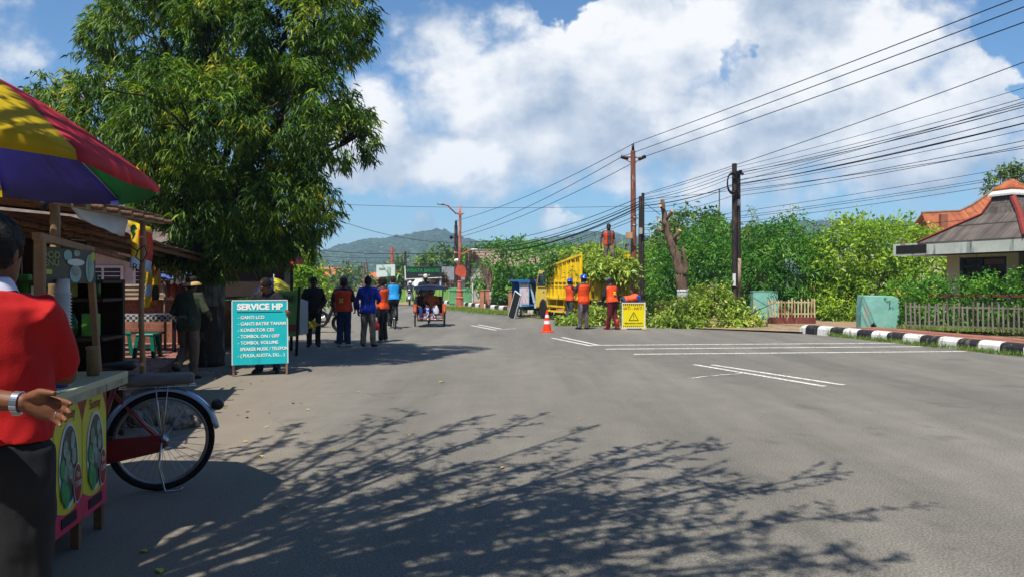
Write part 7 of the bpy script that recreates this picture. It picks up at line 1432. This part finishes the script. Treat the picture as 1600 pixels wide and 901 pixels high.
# ------------------------------------------------------------------ broken kerb pieces behind the bicycle
for lb, px, py, sz in (('lump of broken concrete with white top behind the bicycle wheel',248,662,(.75,.24,.20)),('small broken concrete piece beside the bicycle wheel',288,668,(.28,.2,.13)),('grey kerb rubble behind the cart and bicycle',200,640,(.6,.4,.2))):
    b = MB(); b.mi = 0; b.ell((0,0,sz[2]*.4), (sz[0]/2,sz[1]/2,sz[2]*.6), 9, 6, (0,0,.3)); me = remesh(b, 'concrete_lump', M('lump_concrete', '#857d72', .9, .3, 5, .5, 16, streak='#2c2a28', streak_amt=.5), .02, 1, .05, 6, sz[0]*9); o = part('concrete_lump', me, None); o.location = G(px,py); o.rotation_euler = (0,0,.5); tag(o, lb, 'rubble')
# ------------------------------------------------------------------ the big roadside tree
tq = V((-5.55, 13.75, 0)); bt_ = thing('big_tree', 'large dense mango-like tree with drooping leaves by the stalls', 'tree', tq)
b = MB(); trunk_tube(b, [(0,0,-.05),(.02,0,.6),(-.03,.05,1.5),(.0,.1,2.3)], .31, .24, 14, .02)
LB = [(400,60,130,105,13),(480,50,95,80,12.6),(545,45,45,55,12.8),(250,50,110,75,13.6),(330,-80,170,95,13.2),(500,-60,110,70,13),(455,170,110,85,12.3),(520,215,70,60,12.6),(300,190,130,100,12.1),(190,175,90,70,13.2),(110,155,60,48,13.8),(60,160,34,26,14),(420,310,95,70,12.6),(335,320,100,75,12.5),(270,290,80,70,12.6),(490,320,42,60,12.7),(455,375,45,38,12.9),(380,385,85,32,12.7),(270,375,55,36,12.9),(160,60,36,36,13.8),(225,240,60,60,12.8),(400,200,130,120,14.6),(300,100,150,120,14.8),(420,330,100,70,14.4),(570,205,18,44,12.8),(325,400,70,34,12.9),(290,385,60,34,12.7)]
LB = [(a,b_,c,d_,e+.5) for a,b_,c,d_,e in LB]; br = []
for px, py, a, b2, d in LB:
    c = P(px,py,d)-tq; br.append(c)
    s0 = V((0,.1,2.2)) if c.z < 4.5 else V((0,.1,2.3)); m1 = s0.lerp(c,.5)+V((0,0,.35)); trunk_tube(b, [s0, m1, c], .085, .025, 7, .07)
    for q in range(4):
        e_ = c+V((random.gauss(0,1)*a,random.gauss(0,1)*a,random.gauss(0,1)*b2))*d/F*.5; trunk_tube(b, [c.lerp(m1,.3), c.lerp(e_,.5)+V((0,0,.08)), e_], .024, .008, 5, .04)
part('trunk', b, M('bark_dark', '#352d26', .95, .4, 4, .9, 14, streak='#6a655d', streak_amt=.45, stretch=(1,1,.5)), bt_, True)
b = MB(); trunk_tube(b, [(-.005,0,1.05),(-.03,.05,1.5)], .315, .30, 14, .0); part('painted_band', b, M('old_limewash', '#66655e', .95, .35, 7, .6, 16, streak='#3f3a34', streak_amt=.52), bt_, True)
B = []; D = []; wts = np.array([a*a+a*b2 for _, _, a, b2, _ in LB], float); cnt = (wts/wts.sum()*6300).astype(int)
for (px, py, a, b2, d), k in zip(LB, cnt):
    c = P(px,py,d)-tq; r = np.array((a,(a+b2)/2,b2))*d/F; p, dr = shell_pts(int(k*1.5), tuple(c), r*.97, .6); km = np.array([mnoise.noise(V((q[0]*1.5,q[1]*1.5,q[2]*1.9))) > -.24 for q in p]); p = p[km]; dr = dr[km]
    for q in range(15):
        ang = rng.uniform(0, 2*PI, len(p)); rad = np.stack([np.cos(ang), np.sin(ang), np.zeros_like(ang)], 1)
        v = dr*.35+rad*.75+np.stack([0*ang, 0*ang, rng.normal(-.75, .35, len(p))], 1)
        B.append(p+rng.normal(size=p.shape)*np.array([.05,.05,.045])); D.append(v)
B = np.concatenate(B); D = np.concatenate(D); l = rng.uniform(.08,.20,len(B)); part('crown', leaf_mesh('crown', lfM, B, D, l, l*.18, fold=.2, droop=.22), None, bt_)
print('big tree leaves', len(B))
# ------------------------------------------------------------------ the tree beside the camera whose branches shade the road
fk = V((-3.05,1.45,3.3)); st_ = thing('shade_tree', 'spreading thin-leaved roadside tree overhanging the cart umbrella', 'tree', (-3.1,1.15,0)); so4 = V((-3.1,1.15,0))
b = MB(); trunk_tube(b, [(0,0,-.05),(.0,.1,1.6),fk-so4], .20,.15,11,.02)
tips = [(330,705),(400,688),(470,660),(520,680),(585,655),(650,640),(700,665),(745,648),(800,668),(860,643),(930,665),(1010,690),(1085,690),(1140,690),(980,720),(1120,730),(1330,735),(1250,760),(1180,745),(1370,795),(1260,800),(1150,790),(1425,872),(1330,862),(1240,850),(1130,840),(1030,800),(920,760),(820,730),(720,725),(620,720),(540,745),(470,745),(420,775),(560,800),(650,790),(760,790),(860,820),(960,860),(1060,890),(700,850),(800,880),(600,860),(520,890),(420,880),(1200,930),(900,930),(660,930),(360,830),(300,760)]
BB = []; DD = []; SV = V((SHX,SHY,0))
def sfrom(px, py, z): g = G(px,py); return g-SV*z+V((0,0,z))
tips += [(random.uniform(380,1150),random.uniform(690,900)) for _ in range(24)]
for i, (px, py) in enumerate(tips):
    z = random.uniform(4.6,6.6); tip = sfrom(px,py,z); zmin = CH+.385*max(tip.y,.2)+.35
    if z < zmin: z = zmin+.1; tip = sfrom(px,py,z)
    f0 = fk.lerp(tip, random.uniform(.0,.15)); md = fk.lerp(tip,.5)+V((random.uniform(-.2,.2),random.uniform(-.2,.2),.30)); pts = []
    for k in range(11): t_ = k/10; p = (f0*(1-t_)**2+md*2*t_*(1-t_)+tip*t_*t_)-so4; pts.append(p+V((random.gauss(0,.02),random.gauss(0,.02),random.gauss(0,.02))))
    b.tube(pts, [.028*(1-.85*k/10)+.004 for k in range(11)], 6)
    tw = 13
    for k in range(tw):
        t_ = .5+.5*k/(tw-1); p = pts[min(9,int(t_*10))].lerp(pts[min(10,int(t_*10)+1)], t_*10-int(t_*10)); fd_ = (pts[min(10,int(t_*10)+1)]-pts[max(0,int(t_*10)-1)]).normalized(); sd_ = V((random.gauss(0,1),random.gauss(0,1),random.gauss(0,.6))); e_ = p+(fd_*.75+sd_*.5)*random.uniform(.25,.6)*(1.15-.5*t_); b.tube([p,p.lerp(e_,.5)+V((0,0,.02)),e_], [.009,.006,.003], 4)
        for q in range(19): f_ = random.random()**.8; BB.append(p.lerp(e_,f_)+V((random.gauss(0,.025),)*3)); DD.append(fd_*.6+sd_*.4+V((random.gauss(0,.7),random.gauss(0,.7),random.gauss(-.2,.6))))
part('trunk', b, mBark, st_, True); BB = np.array([tuple(q) for q in BB]); DD = np.array([tuple(q) for q in DD]); part('crown', leaf_mesh('crown', lfO, BB, DD, .085*rng.uniform(.6,1.3,len(BB)), .034), None, st_)
# ------------------------------------------------------------------ grass and litter
lfG = leafmat('grass_blade', '#3a5a1a', '#6a8a2a', '#9aa84a', .3, 2.)
def grass(pts, n, h, wd):
    pp = np.array([tuple(p) for p in pts]); idx = rng.integers(0, len(pp)-1, n); f = rng.random(n)[:,None]; base = pp[idx]*(1-f)+pp[idx+1]*f; base = base+np.stack([rng.normal(0,wd,n),rng.normal(0,wd,n),np.zeros(n)],1); dirs = np.stack([rng.normal(0,.45,n),rng.normal(0,.45,n),np.ones(n)],1); o = part('grass', leaf_mesh('grass', lfG, base, dirs, h*rng.uniform(.4,1.3,n), .012), None); o['kind'] = 'stuff'; return o
grass([k0+kd*t_-kn*(.10+.06*math.sin(t_*3)) for t_ in (1.2,1.6,2.0,3.0,3.4,4.2,4.6,5.4,6.2,6.6,7.4,9,11)], 2600, .13, .06)
grass([G(800,492),G(770,489.5),G(740,486),G(710,483),G(690,482)], 5200, .22, .55)
grass([G(925,500)+V((0,1,0)),G(890,499),G(850,494)], 1600, .2, .5)
grass([fA+V((-.3,-.15,.13)),fA.lerp(fB2,.3)+V((0,-.2,.13)),fB2+V((0,-.2,.13))], 1400, .16, .14)
mLf = M('dry_leaf', '#b7993f', .8, .3, 20); mLf2 = M('green_leaf_fallen', '#a5b03a', .7, .2, 20)
for i, (px, py, s) in enumerate([(690,597,.10),(785,731,.06),(407,713,.07),(250,893,.08),(446,793,.06),(372,648,.05),(481,640,.05),(384,690,.05),(1007,778,.05),(560,612,.05),(745,790,.05),(640,680,.04),(225,862,.07),(905,655,.04),(1190,650,.04),(520,705,.05)]):
    a = random.uniform(0,6.28); b = MB(); pts = [(0,-.5,0),(.22,-.25,.08),(.28,.05,.1),(.15,.35,.06),(0,.55,.02),(-.15,.35,.09),(-.26,.05,.14),(-.2,-.25,.1)]; b.poly([(x*s,y*s,z*s*1.3) for x,y,z in pts]); b.add([(-.01*s,-.5*s,0),(.01*s,-.5*s,0),(.03*s,-.8*s,.03*s),(0,-.8*s,.03*s)],[(0,1,2,3)]); o = part('fallen_leaf', b, mLf if i % 3 else mLf2); o.location = G(px,py)+V((0,0,.006)); o.rotation_euler = (random.uniform(-.15,.15),random.uniform(-.15,.15),a); tag(o, 'dry fallen leaf lying on the asphalt', 'leaf', 'fallen leaves on the road')
b = MB(); b.tube([(0,0,.004),(.05,.03,.006),(.10,.10,.005)], .004, 5); o = part('twig', b, mWhiteP, None, True); o.location = G(743,792); tag(o, 'small pale twig lying in the branch shadow on the road', 'twig')

nl = 380; base = np.stack([rng.normal(-5.6,.8,nl), rng.uniform(6.5,19,nl), np.full(nl,.008)],1); base[:,0] -= (base[:,1]-12)*.22; base[base[:,0] < -5.4-(base[:,1]-12)*.24,2] = .108
lo = part('leaf_litter', leaf_mesh('leaf_litter', leafmat('leaf_litter', '#4a3b1d', '#7d6a33', '#b59a4a', .1, 2.), base, np.stack([rng.normal(size=nl),rng.normal(size=nl),rng.uniform(0,.25,nl)],1), .075*rng.uniform(.5,1.3,nl), .022, fold=.1), None); lo['kind'] = 'stuff'
# ------------------------------------------------------------------ unseen buildings added behind and beside the camera to shut out sky light
mSh = M('sky_blocker_wall', '#8d8272', .85, .2, 1, .1, 8); mBlockerR = M('sky_blocker_roof', '#6b4636', .85, .25, 2)
def add_sky_blocker(label, x0, x1, y0, y1, h):
    t = thing('sky_blocker', label, 'added building', ((x0+x1)/2,(y0+y1)/2,0)); w, d = x1-x0, y1-y0; b = MB(); b.box((0,0,h/2), (w,d,h)); part('wall', b, mSh, t); b = MB(); b.prism([(-w/2-.4,-d/2-.4,h),(w/2+.4,-d/2-.4,h),(w/2+.4,0,h+1.2),(-w/2-.4,0,h+1.2)], (0,0,.12)); b.prism([(-w/2-.4,d/2+.4,h),(w/2+.4,d/2+.4,h),(w/2+.4,0,h+1.2),(-w/2-.4,0,h+1.2)], (0,0,.12)); part('roof', b, mBlockerR, t)
    n = max(2, int(max(w,d)/3))
    for i in range(n):
        for z in (1.4, 4.4, 7.4):
            if z > h-1: continue
            b = MB()
            if w > d: b.box((-w/2+w*(i+.5)/n, d/2+.02, z), (1.5,.08,1.7))
            else: b.box(((w/2+.02)*(1 if x0 < 0 else -1), -d/2+d*(i+.5)/n, z), (.08,1.5,1.7))
            part('window', b, mWin, t)
add_sky_blocker('long added building block behind the viewpoint that shuts out sky light', -24, 14, -16, -9, 9.5)
add_sky_blocker('added building block left of the food stalls, out of view, that shuts out sky light', -19, -13.2, -8, 13, 6.2)
add_sky_blocker('added building block on the far right, out of view, that shuts out sky light', 19, 26, -9, 8, 8.0)
